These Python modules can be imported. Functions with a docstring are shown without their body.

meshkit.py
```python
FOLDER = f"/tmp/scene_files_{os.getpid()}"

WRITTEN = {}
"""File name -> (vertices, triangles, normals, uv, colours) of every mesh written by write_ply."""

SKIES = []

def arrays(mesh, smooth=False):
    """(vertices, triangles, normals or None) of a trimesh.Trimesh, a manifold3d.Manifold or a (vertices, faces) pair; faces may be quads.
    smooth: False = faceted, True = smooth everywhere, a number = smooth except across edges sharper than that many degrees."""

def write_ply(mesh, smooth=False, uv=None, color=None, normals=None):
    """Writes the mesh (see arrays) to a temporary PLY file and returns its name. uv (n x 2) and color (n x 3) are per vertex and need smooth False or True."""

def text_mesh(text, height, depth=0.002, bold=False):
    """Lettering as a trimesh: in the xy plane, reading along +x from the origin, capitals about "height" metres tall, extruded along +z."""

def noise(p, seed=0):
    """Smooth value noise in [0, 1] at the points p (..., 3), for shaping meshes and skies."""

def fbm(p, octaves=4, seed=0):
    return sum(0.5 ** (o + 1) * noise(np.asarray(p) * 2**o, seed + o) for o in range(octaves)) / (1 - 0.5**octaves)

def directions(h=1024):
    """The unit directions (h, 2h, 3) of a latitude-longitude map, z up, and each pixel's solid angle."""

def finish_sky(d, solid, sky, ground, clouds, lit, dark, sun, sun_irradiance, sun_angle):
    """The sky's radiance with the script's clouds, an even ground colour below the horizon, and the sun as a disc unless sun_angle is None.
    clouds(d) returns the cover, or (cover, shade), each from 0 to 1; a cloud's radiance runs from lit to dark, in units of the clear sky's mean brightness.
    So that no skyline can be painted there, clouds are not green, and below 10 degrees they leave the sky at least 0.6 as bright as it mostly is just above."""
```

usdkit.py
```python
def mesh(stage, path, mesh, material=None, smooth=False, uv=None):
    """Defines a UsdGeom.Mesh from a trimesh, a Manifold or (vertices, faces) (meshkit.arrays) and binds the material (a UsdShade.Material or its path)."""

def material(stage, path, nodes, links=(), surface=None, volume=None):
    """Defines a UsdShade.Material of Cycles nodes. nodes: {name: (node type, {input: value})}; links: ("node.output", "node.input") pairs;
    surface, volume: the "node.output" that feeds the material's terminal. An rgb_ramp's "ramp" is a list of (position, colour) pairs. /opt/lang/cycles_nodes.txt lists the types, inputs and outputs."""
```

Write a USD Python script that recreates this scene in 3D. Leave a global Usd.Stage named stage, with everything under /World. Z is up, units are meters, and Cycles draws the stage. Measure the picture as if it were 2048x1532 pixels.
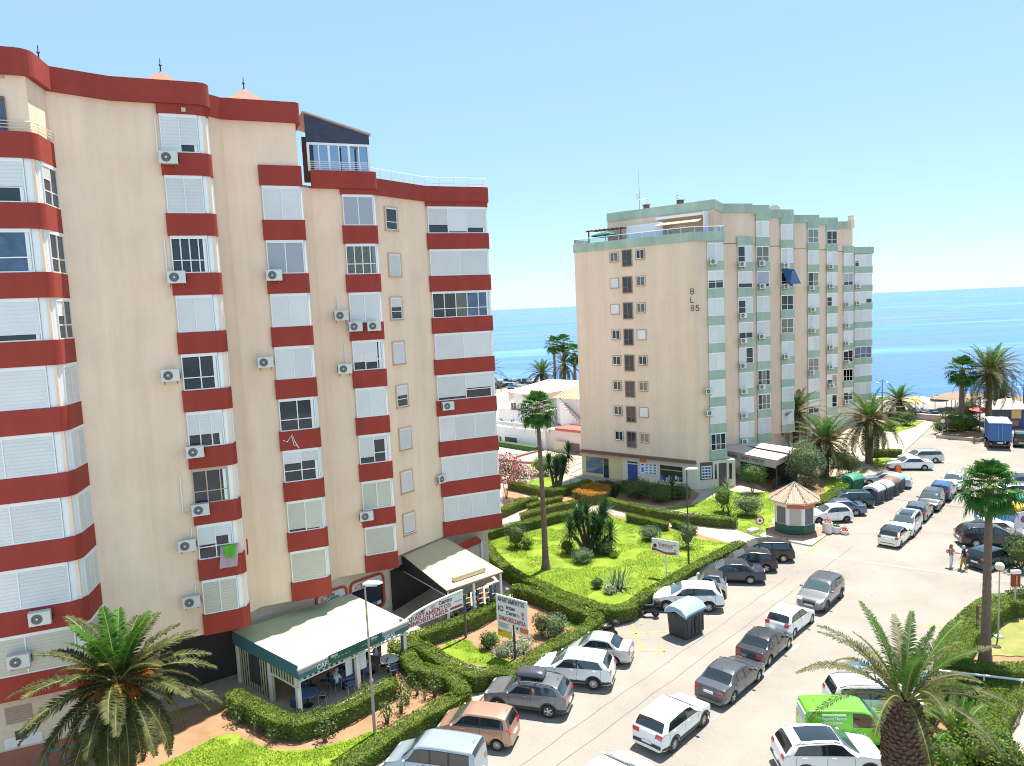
import math, random
import numpy as np, trimesh, usdkit, meshkit, manifold3d
from shapely.geometry import Polygon, LineString, Point
from pxr import Usd, UsdGeom, UsdLux, UsdShade, Gf, Sdf, Vt

stage = Usd.Stage.CreateInMemory()
UsdGeom.SetStageUpAxis(stage, UsdGeom.Tokens.z)
UsdGeom.SetStageMetersPerUnit(stage, 1.0)
UsdGeom.Xform.Define(stage, '/World')
UsdGeom.Scope.Define(stage, '/World/Looks')

# ------------------------------------------------------------------ camera
FPX, PITCH, ROLL, H = 1465.0, math.radians(5.88), math.radians(2.6), 20.5
_f = np.array([0, math.cos(PITCH), -math.sin(PITCH)])
_r0 = np.array([1.0, 0, 0]); _u0 = np.cross(_r0, _f)
CR = math.cos(ROLL) * _r0 - math.sin(ROLL) * _u0
CU = math.sin(ROLL) * _r0 + math.cos(ROLL) * _u0
cam = UsdGeom.Camera.Define(stage, '/World/Camera')
cam.CreateHorizontalApertureAttr(36.0)
cam.CreateVerticalApertureAttr(36.0 * 1532 / 2048)
cam.CreateFocalLengthAttr(36.0 * FPX / 2048)
cam.CreateClippingRangeAttr(Gf.Vec2f(0.1, 60000.0))
cam.CreateExposureAttr(1.42)
_m = Gf.Matrix4d(*CR, 0, *CU, 0, *(-_f), 0, 0, 0, H, 1)
cam.AddTransformOp().Set(_m)

# ------------------------------------------------------------------ sky and sun
SUN_EL, SUN_AZ = math.radians(71.0), math.radians(37.0)      # azimuth from +y towards +x
sun_dir = np.array([math.sin(SUN_AZ) * math.cos(SUN_EL), math.cos(SUN_AZ) * math.cos(SUN_EL), math.sin(SUN_EL)])
sun = UsdLux.DistantLight.Define(stage, '/World/sun')
sun.CreateIntensityAttr(1.0); sun.CreateAngleAttr(0.53); sun.CreateNormalizeAttr(True)
sun.CreateColorAttr(Gf.Vec3f(1.0, 0.93, 0.83))
sun.AddTransformOp().Set(Gf.Matrix4d(Gf.Rotation(Gf.Vec3d(0, 0, 1), Gf.Vec3d(*sun_dir)), Gf.Vec3d(0, 0, 60)))
sky = UsdLux.DomeLight.Define(stage, '/World/sky')
sky.CreateIntensityAttr(1.0)
skym = usdkit.material(stage, '/World/Looks/sky_air', {
    'sky': ('sky_texture', {'sky_type': 'single_scattering', 'sun_disc': False, 'sun_elevation': SUN_EL, 'sun_rotation': SUN_AZ,
                            'altitude': 20.0, 'air_density': 1.0, 'aerosol_density': .2, 'ozone_density': 4.5}),
    'sat': ('hsv', {'saturation': 1.05}), 'veil': ('mix', {'mix_type': 'mix', 'fac': .55, 'color2': (2.6, 4.1, 4.9)}), 'bg': ('background_shader', {'strength': 0.078})}, [('sky.color', 'sat.color'), ('sat.color', 'veil.color1'), ('veil.color', 'bg.color')], surface='bg.background')
UsdShade.MaterialBindingAPI.Apply(sky.GetPrim()).Bind(skym)
sky.GetPrim().SetCustomDataByKey('kind', 'structure')

# ------------------------------------------------------------------ helpers
def ray(px, py):
    return CR * (px - 1024) / FPX - CU * (py - 766) / FPX + _f
def G(px, py, z=0.0):
    """the point at height z that the photograph shows at this pixel"""
    d = ray(px, py); t = (z - H) / d[2]
    return np.array([d[0] * t, d[1] * t, z])
def onplane(px, py, p0, n):
    d = ray(px, py); o = np.array([0, 0, H]); t = ((np.array(p0) - o) @ n) / (d @ n)
    return o + d * t
def Zat(px, py, x, y):
    d = ray(px, py)
    return H + d[2] * math.hypot(x, y) / math.hypot(d[0], d[1])

_names = {}
def path_of(name, parent='/World'):
    k = (parent, name); n = _names.get(k, 0); _names[k] = n + 1
    return f'{parent}/{name}' + (f'_{n:03d}' if n else '')
def tag(p, label=None, cat=None, group=None, kind=None):
    pr = stage.GetPrimAtPath(p)
    for k, v in (('label', label), ('category', cat), ('group', group), ('kind', kind)):
        if v: pr.SetCustomDataByKey(k, v)
def thing(name, label, cat, loc=(0, 0, 0), rz=0.0, group=None, kind=None, sc=None):
    p = path_of(name); x = UsdGeom.Xform.Define(stage, p)
    x.AddTranslateOp().Set(Gf.Vec3d(*map(float, loc)))
    if rz: x.AddRotateZOp().Set(math.degrees(rz))
    if sc is not None: x.AddScaleOp().Set(Gf.Vec3f(*([sc] * 3 if np.ndim(sc) == 0 else sc)))
    tag(p, label, cat, group, kind)
    return p
def dup(src, label, loc, rz=0.0, group=None, sc=None, name=None):
    nm = name or src.split('/')[-1].rstrip('0123456789').rstrip('_')
    cat = stage.GetPrimAtPath(src).GetCustomDataByKey('category'); g0 = stage.GetPrimAtPath(src).GetCustomDataByKey('group')
    p = path_of(nm); x = UsdGeom.Xform.Define(stage, p)
    x.GetPrim().GetReferences().AddInternalReference(src)
    x.ClearXformOpOrder()
    x.AddTranslateOp(opSuffix='c').Set(Gf.Vec3d(*map(float, loc)))
    x.AddRotateZOp(opSuffix='c').Set(math.degrees(rz))
    if sc is not None: x.AddScaleOp(opSuffix='c').Set(Gf.Vec3f(*([sc] * 3 if np.ndim(sc) == 0 else sc)))
    x.GetPrim().SetInstanceable(True)
    tag(p, label, cat, group or g0)
    return p

class M:
    """collects quads, boxes, tubes and prisms; build() makes them one mesh of the scene"""
    def __init__(s): s.v, s.f, s.n = [], [], 0; s.T = None
    def add(s, v, f):
        v = np.asarray(v, float).reshape(-1, 3); f = np.asarray(f, int)
        if f.shape[1] == 4: f = np.vstack([f[:, [0, 1, 2]], f[:, [0, 2, 3]]])
        if s.T is not None: v = v @ s.T[:3, :3].T + s.T[:3, 3]
        s.v.append(v); s.f.append(f + s.n); s.n += len(v); return s
    def at(s, o, ux=None, uy=None, uz=None):
        """following shapes are given in the frame with origin o and these axes"""
        if o is None: s.T = None; return s
        T = np.eye(4); T[:3, 3] = o
        ux = np.array([1., 0, 0]) if ux is None else np.array(ux, float); uz = np.array([0, 0, 1.]) if uz is None else np.array(uz, float)
        uy = np.cross(uz, ux) if uy is None else np.array(uy, float)
        T[:3, 0], T[:3, 1], T[:3, 2] = ux, uy, uz; s.T = T; return s
    def box(s, x0, x1, y0, y1, z0, z1):
        v = [(x, y, z) for x in (x0, x1) for y in (y0, y1) for z in (z0, z1)]
        return s.add(v, [(0, 1, 3, 2), (4, 6, 7, 5), (0, 4, 5, 1), (2, 3, 7, 6), (0, 2, 6, 4), (1, 5, 7, 3)])
    def quad(s, a, b, c, d): return s.add([a, b, c, d], [(0, 1, 2, 3)])
    def grid(s, P):
        P = np.asarray(P, float); n, m = P.shape[:2]; i = np.arange(n * m).reshape(n, m)
        return s.add(P.reshape(-1, 3), np.stack([i[:-1, :-1], i[1:, :-1], i[1:, 1:], i[:-1, 1:]], -1).reshape(-1, 4))
    def prism(s, poly, z0, z1):
        poly = np.asarray(poly, float)[:, :2]; pg = Polygon(poly)
        v, f = trimesh.creation.triangulate_polygon(pg, engine='earcut'); v = np.asarray(v); n = len(v)
        s.add(np.c_[v, np.full(n, z1)], f); s.add(np.c_[v, np.full(n, z0)], np.asarray(f)[:, ::-1])
        a = poly if pg.exterior.is_ccw else poly[::-1]; k = len(a)
        w = np.vstack([np.c_[a, np.full(k, z0)], np.c_[a, np.full(k, z1)]]); i = np.arange(k); j = (i + 1) % k
        return s.add(w, np.stack([i, j, j + k, i + k], 1))
    def sheet(s, poly, z=0.0):
        pg = poly if isinstance(poly, Polygon) else Polygon(np.asarray(poly)[:, :2])
        v, f = trimesh.creation.triangulate_polygon(pg, engine='earcut'); v = np.asarray(v)
        f = np.asarray(f); a = v[f]; cr = (a[:, 1, 0] - a[:, 0, 0]) * (a[:, 2, 1] - a[:, 0, 1]) - (a[:, 1, 1] - a[:, 0, 1]) * (a[:, 2, 0] - a[:, 0, 0])
        f[cr < 0] = f[cr < 0][:, ::-1]
        return s.add(np.c_[v, np.full(len(v), z)], f)
    def tube(s, pts, r, n=6, cap=True):
        pts = np.asarray(pts, float); r = np.broadcast_to(np.asarray(r, float), (len(pts),))
        t = np.gradient(pts, axis=0); t /= np.maximum(np.linalg.norm(t, axis=1, keepdims=True), 1e-9)
        a0 = np.array([1., 0, 0]) if abs(t[0, 2]) > .7 else np.array([0, 0, 1.])
        rings = []
        for p, d, q in zip(pts, t, r):
            a = np.cross(d, a0); a /= max(np.linalg.norm(a), 1e-9); b = np.cross(d, a); th = np.arange(n) * 2 * math.pi / n
            rings.append(p + q * (np.cos(th)[:, None] * a + np.sin(th)[:, None] * b))
        v = np.vstack(rings); k = len(pts); i = np.arange(n); f = []
        for q in range(k - 1):
            f.append(np.stack([q * n + i, q * n + (i + 1) % n, (q + 1) * n + (i + 1) % n, (q + 1) * n + i], 1))
        s.add(v, np.vstack(f))
        if cap:
            for q, e in ((0, pts[0]), (k - 1, pts[-1])):
                s.add(np.vstack([rings[q], e]), np.stack([i, (i + 1) % n, np.full(n, n)], 1))
        return s
    def lathe(s, prof, n=12, c=(0, 0, 0), th0=0.0):
        prof = np.asarray(prof, float); th = th0 + np.arange(n + 1) * 2 * math.pi / n
        P = np.stack([np.outer(np.cos(th), prof[:, 0]), np.outer(np.sin(th), prof[:, 0]), np.broadcast_to(prof[:, 1], (n + 1, len(prof)))], -1) + np.array(c)
        return s.grid(P)
    def ball(s, c, r, sub=2, nz=0.0, seed=0, sc=(1, 1, 1)):
        b = trimesh.creation.icosphere(sub, 1.0); v = np.array(b.vertices)
        if nz: v = v * (1 + nz * (meshkit.fbm(v * 1.7 + seed * 7.3, 3, seed) - .5) * 2)[:, None]
        return s.add(v * r * np.array(sc) + np.array(c), b.faces)
    def mesh(s): return np.vstack(s.v), np.vstack(s.f)
    def build(s, name, mat, parent='/World', smooth=False, label=None):
        if not s.v: return None
        p = path_of(name, parent); usdkit.mesh(stage, p, s.mesh(), mat, smooth=smooth)
        if label: tag(p, label)
        return p
def top(p, label, cat, group=None, kind=None): tag(p, label, cat, group, kind); return p

# ------------------------------------------------------------------ materials
_mats = {}
def mat(name, col, rough=.6, spec=.5, var=0.0, vscale=3.0, bump=0.0, bscale=20.0, metal=0.0, rnd=0.0, trans=0.0, streak=0.0, coat=0.0):
    if name in _mats: return _mats[name]
    N = {'p': ('principled_bsdf', {'base_color': col, 'roughness': rough, 'specular_ior_level': spec, 'metallic': metal, 'coat_weight': coat, 'coat_roughness': 0.03})}; L = []
    src = None
    if var or bump or streak:
        N['g'] = ('geometry', {})
    c = np.array(col)
    if var:
        N['n'] = ('noise_texture', {'scale': vscale, 'detail': 5.0, 'roughness': .62}); L.append(('g.position', 'n.vector'))
        N['r'] = ('rgb_ramp', {'ramp': [(0.25, c * (1 - var)), (0.5, c), (0.75, np.minimum(c * (1 + var), 1))]}); L.append(('n.fac', 'r.fac')); src = 'r.color'
    if streak:
        N['sm'] = ('mapping', {'scale': (.55, .55, .035)}); L.append(('g.position', 'sm.vector'))
        N['sn'] = ('noise_texture', {'scale': 1.3, 'detail': 6.0, 'roughness': .7}); L.append(('sm.vector', 'sn.vector'))
        N['sr'] = ('rgb_ramp', {'ramp': [(0.38, (1, 1, 1)), (0.62, (1 - streak, 1 - streak * 1.25, 1 - streak * 1.5)), (.8, (1 - streak * .6, 1 - streak * .8, 1 - streak * .8))]}); L.append(('sn.fac', 'sr.fac'))
        N['sx'] = ('mix', {'mix_type': 'multiply', 'fac': 1.0, 'color1': c}); L.append(('sr.color', 'sx.color2'))
        if src: L.append((src, 'sx.color1'))
        src = 'sx.color'
    if rnd:
        N['oi'] = ('object_info', {}); N['rr'] = ('rgb_ramp', {'ramp': [(0, (1 - rnd,) * 3), (1, (1 + rnd * .6,) * 3)]}); L.append(('oi.random', 'rr.fac'))
        N['rx'] = ('mix', {'mix_type': 'multiply', 'fac': 1.0, 'color1': c}); L.append(('rr.color', 'rx.color2'))
        if src: L.append((src, 'rx.color1'))
        src = 'rx.color'
    if src: L.append((src, 'p.base_color'))
    if bump:
        N['bn'] = ('noise_texture', {'scale': bscale, 'detail': 3.0}); L.append(('g.position', 'bn.vector'))
        N['b'] = ('bump', {'strength': bump, 'distance': .02}); L += [('bn.fac', 'b.height'), ('b.normal', 'p.normal')]
    surf = 'p.BSDF'
    if trans:
        N['t'] = ('translucent_bsdf', {'color': np.minimum(c * 1.6 * np.array([1.1, 1.1, .6]), 1)})
        if src: L.append((src, 't.color'))
        N['mx'] = ('mix_closure', {'fac': trans}); L += [('p.BSDF', 'mx.closure1'), ('t.BSDF', 'mx.closure2')]; surf = 'mx.closure'
    _mats[name] = usdkit.material(stage, '/World/Looks/' + name, N, L, surface=surf)
    return _mats[name]
def leaf_mat(name, dark, light, trans=.3, rough=.55, spec=.22):
    """foliage whose tone varies from leaf to leaf and in clumps"""
    if name in _mats: return _mats[name]
    d, l = np.array(dark), np.array(light)
    N = {'g': ('geometry', {}), 'n': ('noise_texture', {'scale': 1.6, 'detail': 3.0}), 'mt': ('math', {'math_type': 'multiply_add', 'value2': .55, 'value3': -.27}), 'ad': ('math', {'math_type': 'add'}),
         'r': ('rgb_ramp', {'ramp': [(0.2, d), (0.75, l), (1, l * np.array([1.25, 1.12, .9]))]}),
         'p': ('principled_bsdf', {'roughness': rough, 'specular_ior_level': spec}), 't': ('translucent_bsdf', {}), 'mx': ('mix_closure', {'fac': trans})}
    L = [('g.position', 'n.vector'), ('g.random_per_island', 'mt.value1'), ('mt.value', 'ad.value1'), ('n.fac', 'ad.value2'), ('ad.value', 'r.fac'), ('r.color', 'p.base_color'), ('r.color', 't.color'),
         ('p.BSDF', 'mx.closure1'), ('t.BSDF', 'mx.closure2')]
    _mats[name] = usdkit.material(stage, '/World/Looks/' + name, N, L, surface='mx.closure')
    return _mats[name]
def glass_mat(name, tint, fac=.5):
    if name in _mats: return _mats[name]
    _mats[name] = usdkit.material(stage, '/World/Looks/' + name, {'f': ('fresnel', {'IOR': 1.5}), 't': ('transparent_bsdf', {'color': tint}), 'g': ('glossy_bsdf', {'color': (1, 1, 1), 'roughness': .02}), 'm': ('mix_closure', {})},
        [('f.fac', 'm.fac'), ('t.BSDF', 'm.closure1'), ('g.BSDF', 'm.closure2')], surface='m.closure')
    return _mats[name]
WHITE = mat('white_pvc', (.78, .78, .77), .35)
SHUT = mat('shutter_slats', (.66, .64, .63), .5, rnd=.10, var=.05, vscale=1.2)
SHUTB = mat('shutter_slats_beige', (.55, .51, .42), .5, rnd=.08, var=.05, vscale=1.2)
SHUTG = mat('grey_screen', (.36, .37, .42), .45, rnd=.06)
GLASS = mat('window_glass', (.018, .022, .028), .04, .6, var=.5, vscale=.8)
GLASSB = mat('window_glass_blue', (.06, .10, .17), .05, .6, var=.5, vscale=1.5)
CURT = mat('curtain_cloth', (.42, .37, .28), .8, var=.5, vscale=9.0)
BRONZE = mat('bronze_frame', (.45, .36, .24), .4)
STEEL = mat('galvanised_steel', (.42, .42, .42), .4, metal=.6)
DARKM = mat('dark_metal', (.03, .032, .035), .45)
BLACK = mat('black_rubber', (.012, .012, .013), .7)
RED = mat('red_render', (.32, .032, .018), .75, var=.10, vscale=1.1, streak=.12, bump=.15, bscale=30)
CREAM = mat('cream_render', (.90, .67, .50), .85, var=.06, vscale=.5, streak=.10, bump=.2, bscale=25)
TAN = mat('tan_render', (.74, .56, .43), .85, var=.05, vscale=.5, streak=.09, bump=.2, bscale=25)
GREEN = mat('sage_render', (.36, .455, .37), .8, var=.10, vscale=.9, streak=.15)
SOFF = mat('soffit', (.5, .42, .32), .9)
ROOFT = mat('roof_felt', (.30, .24, .20), .9, var=.2)
# ------------------------------------------------------------------ ground, paths, lawns, sea
def ground_mat(name, stops, scale=.35, scale2=14., rough=.9, bump=.25, spots=None):
    N = {'g': ('geometry', {}), 'a': ('noise_texture', {'scale': scale, 'detail': 6.0, 'roughness': .6}), 'b': ('noise_texture', {'scale': scale2, 'detail': 4.0, 'roughness': .7}),
         'm': ('mix', {'mix_type': 'mix', 'fac': .42}), 'r': ('rgb_ramp', {'ramp': stops}), 'p': ('principled_bsdf', {'roughness': rough, 'specular_ior_level': .3}), 'bm': ('bump', {'strength': bump, 'distance': .02})}
    L = [('g.position', 'a.vector'), ('g.position', 'b.vector'), ('a.color', 'm.color1'), ('b.color', 'm.color2'), ('m.color', 'bw.color'), ('bw.r', 'r.fac'), ('r.color', 'p.base_color'), ('b.fac', 'bm.height'), ('bm.normal', 'p.normal')]
    N['bw'] = ('separate_color', {})
    if spots:
        N['v'] = ('voronoi_texture', {'scale': spots[0], 'randomness': 1.0}); N['vr'] = ('rgb_ramp', {'ramp': [(0, spots[2]), (spots[1], spots[2]), (spots[1] * 1.8, (1, 1, 1))]}); N['x'] = ('mix', {'mix_type': 'multiply', 'fac': 1.0})
        L = [l for l in L if l[1] != 'p.base_color'] + [('g.position', 'v.vector'), ('v.distance', 'vr.fac'), ('vr.color', 'x.color2'), ('r.color', 'x.color1'), ('x.color', 'p.base_color')]
    _mats[name] = usdkit.material(stage, '/World/Looks/' + name, N, L, surface='p.BSDF'); return _mats[name]
ASPH = ground_mat('pale_asphalt', [(.3, (.18, .165, .145)), (.45, (.255, .232, .205)), (.58, (.295, .268, .236)), (.70, (.32, .292, .26))], .22, 9., spots=(.55, .035, (.72, .7, .68)))
PAVE = ground_mat('pavement_tiles', [(.3, (.36, .29, .225)), (.5, (.44, .36, .285)), (.7, (.50, .42, .335))], .6, 8.)
SOIL = ground_mat('garden_soil', [(.3, (.20, .115, .062)), (.5, (.30, .18, .10)), (.7, (.38, .245, .15))], .9, 22., bump=.7)
LAWN = ground_mat('lawn_grass', [(.32, (.06, .125, .008)), (.44, (.13, .21, .012)), (.56, (.20, .28, .022)), (.70, (.30, .33, .07))], .55, 16., bump=1.0)
DRY = ground_mat('dry_grass', [(.32, (.10, .15, .03)), (.48, (.22, .23, .07)), (.68, (.36, .30, .12))], .6, 16., bump=.8)
SAND = ground_mat('beach_sand', [(.3, (.36, .29, .21)), (.6, (.48, .40, .30))], .5, 8.)
KERB = mat('kerb_stone', (.44, .40, .35), .85, var=.15)
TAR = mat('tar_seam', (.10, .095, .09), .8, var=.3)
YEL = mat('yellow_road_paint', (.52, .40, .06), .7, var=.35, vscale=4.0)
BLUP = mat('blue_road_paint', (.12, .26, .48), .7, var=.3)
WHP = mat('worn_white_paint', (.55, .53, .48), .7, var=.2)
REDP = mat('red_paving', (.36, .10, .06), .8, var=.2)

C0, CD = np.array([40.0, 168.0]), np.array([.755, -.656])          # a point of the shore and its direction
CN = np.array([.656, .755])                                          # seaward
coast = lambda s, o=0.0: C0 + CD * s + CN * o
land = [(-260, -60), (240, -60), coast(240), coast(150, -3), coast(90, 2), coast(40), coast(0), coast(-60, 3), coast(-150), coast(-420)]
m = M(); m.sheet(land, 0.0); p = m.build('road', ASPH); tag(p, kind='structure')
m = M(); L = [np.array(q) for q in land[2:]]
for a, b in zip(L[:-1], L[1:]):
    m.quad((*a, 0), (*b, 0), (*(b + CN * 16), -1.9), (*(a + CN * 16), -1.9))
p = m.build('beach', SAND); tag(p, kind='structure')
# the sea ends where the eye sees the horizon
N = {'g': ('geometry', {}), 'mp': ('mapping', {'rotation': (0, 0, -.42), 'scale': (.0035, .022, 1)}), 'n': ('noise_texture', {'scale': 1.0, 'detail': 5.0, 'roughness': .55, 'distortion': .4}),
     'mp2': ('mapping', {'rotation': (0, 0, -.3), 'scale': (.12, .5, 1)}), 'n2': ('noise_texture', {'scale': 1.0, 'detail': 5.0, 'roughness': .6}),
     'r': ('rgb_ramp', {'ramp': [(.32, (.03, .105, .34)), (.5, (.05, .155, .41)), (.66, (.13, .28, .50))]}), 'rr': ('rgb_ramp', {'ramp': [(.35, (.10,) * 3), (.65, (.32,) * 3)]}),
     'b': ('bump', {'strength': .6, 'distance': .5}), 'p': ('principled_bsdf', {'ior': 1.33, 'specular_ior_level': .22})}
SEA = usdkit.material(stage, '/World/Looks/sea_water', N, [('g.position', 'mp.vector'), ('mp.vector', 'n.vector'), ('g.position', 'mp2.vector'), ('mp2.vector', 'n2.vector'), ('n.fac', 'r.fac'), ('r.color', 'p.base_color'), ('n.fac', 'rr.fac'), ('rr.color', 'p.roughness'), ('n2.fac', 'b.height'), ('b.normal', 'p.normal')], surface='p.BSDF')
m = M(); ang = np.linspace(-1.25, 1.5, 60); P = np.array([[(math.sin(a) * r, math.cos(a) * r, -1.6) for r in (60, 200, 600, 2500, 9000)] for a in ang]); m.grid(P)
p = m.build('sea', SEA); tag(p, kind='structure')

def pxpoly(pts, z=0.0): return [G(x, y, z)[:2] for x, y in pts]
def soft(poly, jit=.12, step=.5, seed=0):
    """the outline with an uneven edge"""
    pg = Polygon(poly).buffer(.3).buffer(-.3); r = random.Random(seed); ring = pg.exterior; n = max(8, int(ring.length / step)); out = []
    for i in range(n):
        q = ring.interpolate(i / n, normalized=True); out.append((q.x + r.uniform(-jit, jit), q.y + r.uniform(-jit, jit)))
    g = Polygon(out).buffer(0); return max(getattr(g, 'geoms', [g]), key=lambda a: a.area)
def slab(name, poly, z, matl, kind='structure'):
    m = M(); m.prism(np.asarray(poly.exterior.coords)[:-1] if isinstance(poly, Polygon) else poly, -.05, z); p = m.build(name, matl); tag(p, kind=kind); return p
def sheet(name, poly, z, matl, kind='structure'):
    m = M(); m.sheet(poly, z); p = m.build(name, matl); tag(p, kind=kind); return p
street = pxpoly([(640, 1640), (745, 1545), (800, 1503), (860, 1466), (915, 1436), (950, 1408), (968, 1388), (1060, 1347), (1110, 1320), (1150, 1297), (1190, 1277), (1208, 1256), (1218, 1242), (1262, 1237), (1300, 1206), (1345, 1181), (1400, 1151), (1450, 1121), (1492, 1098), (1515, 1085),
                 (1534, 1074), (1621, 1092), (1648, 1073), (1632, 1040), (1690, 990), (1735, 962), (1790, 930), (1808, 902), (1845, 868), (1868, 846)])
west = [tuple(q) for q in street] + [(62, 128), (-60, 215), (-120, 180), (-120, 0), (-20, 8)]
slab('pavement', west, .10, PAVE)
m = M()
for a, b in zip(street[:-1], street[1:]):
    a, b = np.array(a), np.array(b); d = (b - a) / np.linalg.norm(b - a); n = np.array([d[1], -d[0]]) * .14
    m.prism([a, b, b + n, a + n], -.05, .125)
p = m.build('kerb', KERB); tag(p, kind='structure')
east = pxpoly([(2100, 1188), (2048, 1189), (1984, 1196), (1962, 1223), (1914, 1265), (1889, 1311), (1889, 1343), (1864, 1352), (1840, 1392), (1800, 1452), (1790, 1532), (1780, 1700)]) + [(30, 14), (60, 20)]
slab('pavement', east, .10, SOIL)
sheet('path', soft(pxpoly([(2048, 1385), (2030, 1440), (2018, 1470), (2035, 1515), (2120, 1500), (2120, 1390)]), .03), .125, PAVE)
beds = [
    [(462, 1396), (540, 1438), (584, 1458), (627, 1450), (694, 1425), (750, 1392), (800, 1330), (820, 1318), (945, 1380), (905, 1420), (800, 1492), (700, 1545), (640, 1600), (150, 1640), (80, 1560), (200, 1470), (420, 1405)],
    [(828, 1282), (950, 1242), (1000, 1214), (1030, 1188), (1107, 1211), (1154, 1231), (1188, 1243), (1140, 1276), (1060, 1322), (1023, 1346), (940, 1335), (828, 1296)],
    [(962, 1085), (985, 1072), (1060, 1050), (1165, 1024), (1235, 1033), (1350, 1058), (1440, 1083), (1482, 1092), (1405, 1138), (1340, 1172), (1262, 1222), (1200, 1222), (1110, 1195), (1035, 1160), (985, 1118)],
    [(1005, 1020), (1060, 1003), (1035, 985), (1005, 975)], [(1047, 1031), (1094, 1017), (1150, 1006), (1150, 992), (1100, 990), (1060, 1010)],
    [(1225, 965), (1330, 950), (1400, 990), (1380, 1012), (1330, 1015), (1217, 1000)],
    [(1500, 960), (1640, 930), (1690, 985), (1640, 1012), (1560, 1000)]]
for i, b in enumerate(beds): slab('garden_bed', soft(pxpoly(b), .05, seed=i), .13, SOIL)
lawns = [
    ([(988, 1078), (1010, 1066), (1060, 1056), (1110, 1044), (1160, 1034), (1200, 1031), (1230, 1037), (1290, 1050), (1350, 1063), (1400, 1080), (1440, 1087), (1468, 1092), (1405, 1132), (1340, 1168), (1300, 1190), (1262, 1217), (1200, 1217), (1110, 1189), (1035, 1154), (985, 1112), (970, 1088)], LAWN),
    ([(890, 1287), (933, 1281), (960, 1303), (1000, 1319), (1036, 1326), (1012, 1343), (940, 1331), (880, 1310)], LAWN),
    ([(1110, 1222), (1150, 1232), (1168, 1244), (1140, 1262), (1118, 1252)], LAWN),
    ([(330, 1530), (440, 1474), (473, 1471), (507, 1489), (550, 1505), (600, 1508), (654, 1498), (694, 1485), (744, 1465), (770, 1466), (700, 1527), (640, 1605), (200, 1620), (290, 1545)], LAWN),
    ([(1330, 1018), (1385, 1012), (1425, 996), (1458, 983), (1491, 990), (1547, 985), (1552, 1000), (1545, 1050), (1530, 1066), (1510, 1076), (1474, 1062), (1478, 1040), (1428, 1034), (1380, 1027)], LAWN),
    ([(1035, 973), (1068, 962), (1103, 952), (1112, 957), (1120, 975), (1150, 966), (1150, 975), (1107, 984), (1060, 976)], LAWN),
    ([(1640, 1000), (1662, 955), (1690, 962), (1735, 938), (1722, 960), (1690, 982), (1650, 1004)], LAWN),
    ([(1738, 915), (1778, 912), (1788, 928), (1760, 938), (1740, 932)], LAWN),
    ([(1773, 842), (1848, 844), (1826, 856), (1792, 868), (1770, 860)], LAWN),
    ([(1984, 1240), (2060, 1228), (2060, 1318), (1978, 1316), (1972, 1290)], DRY),
    ([(1876, 1398), (1962, 1404), (1955, 1442), (1920, 1455), (1870, 1440)], DRY),
    ([(1850, 1505), (1900, 1470), (2040, 1510), (2060, 1600), (1830, 1600)], DRY)]
for i, (b, mt) in enumerate(lawns): sheet('lawn', soft(pxpoly(b), .10, .35, seed=20 + i), .138, mt, 'stuff')
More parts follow.
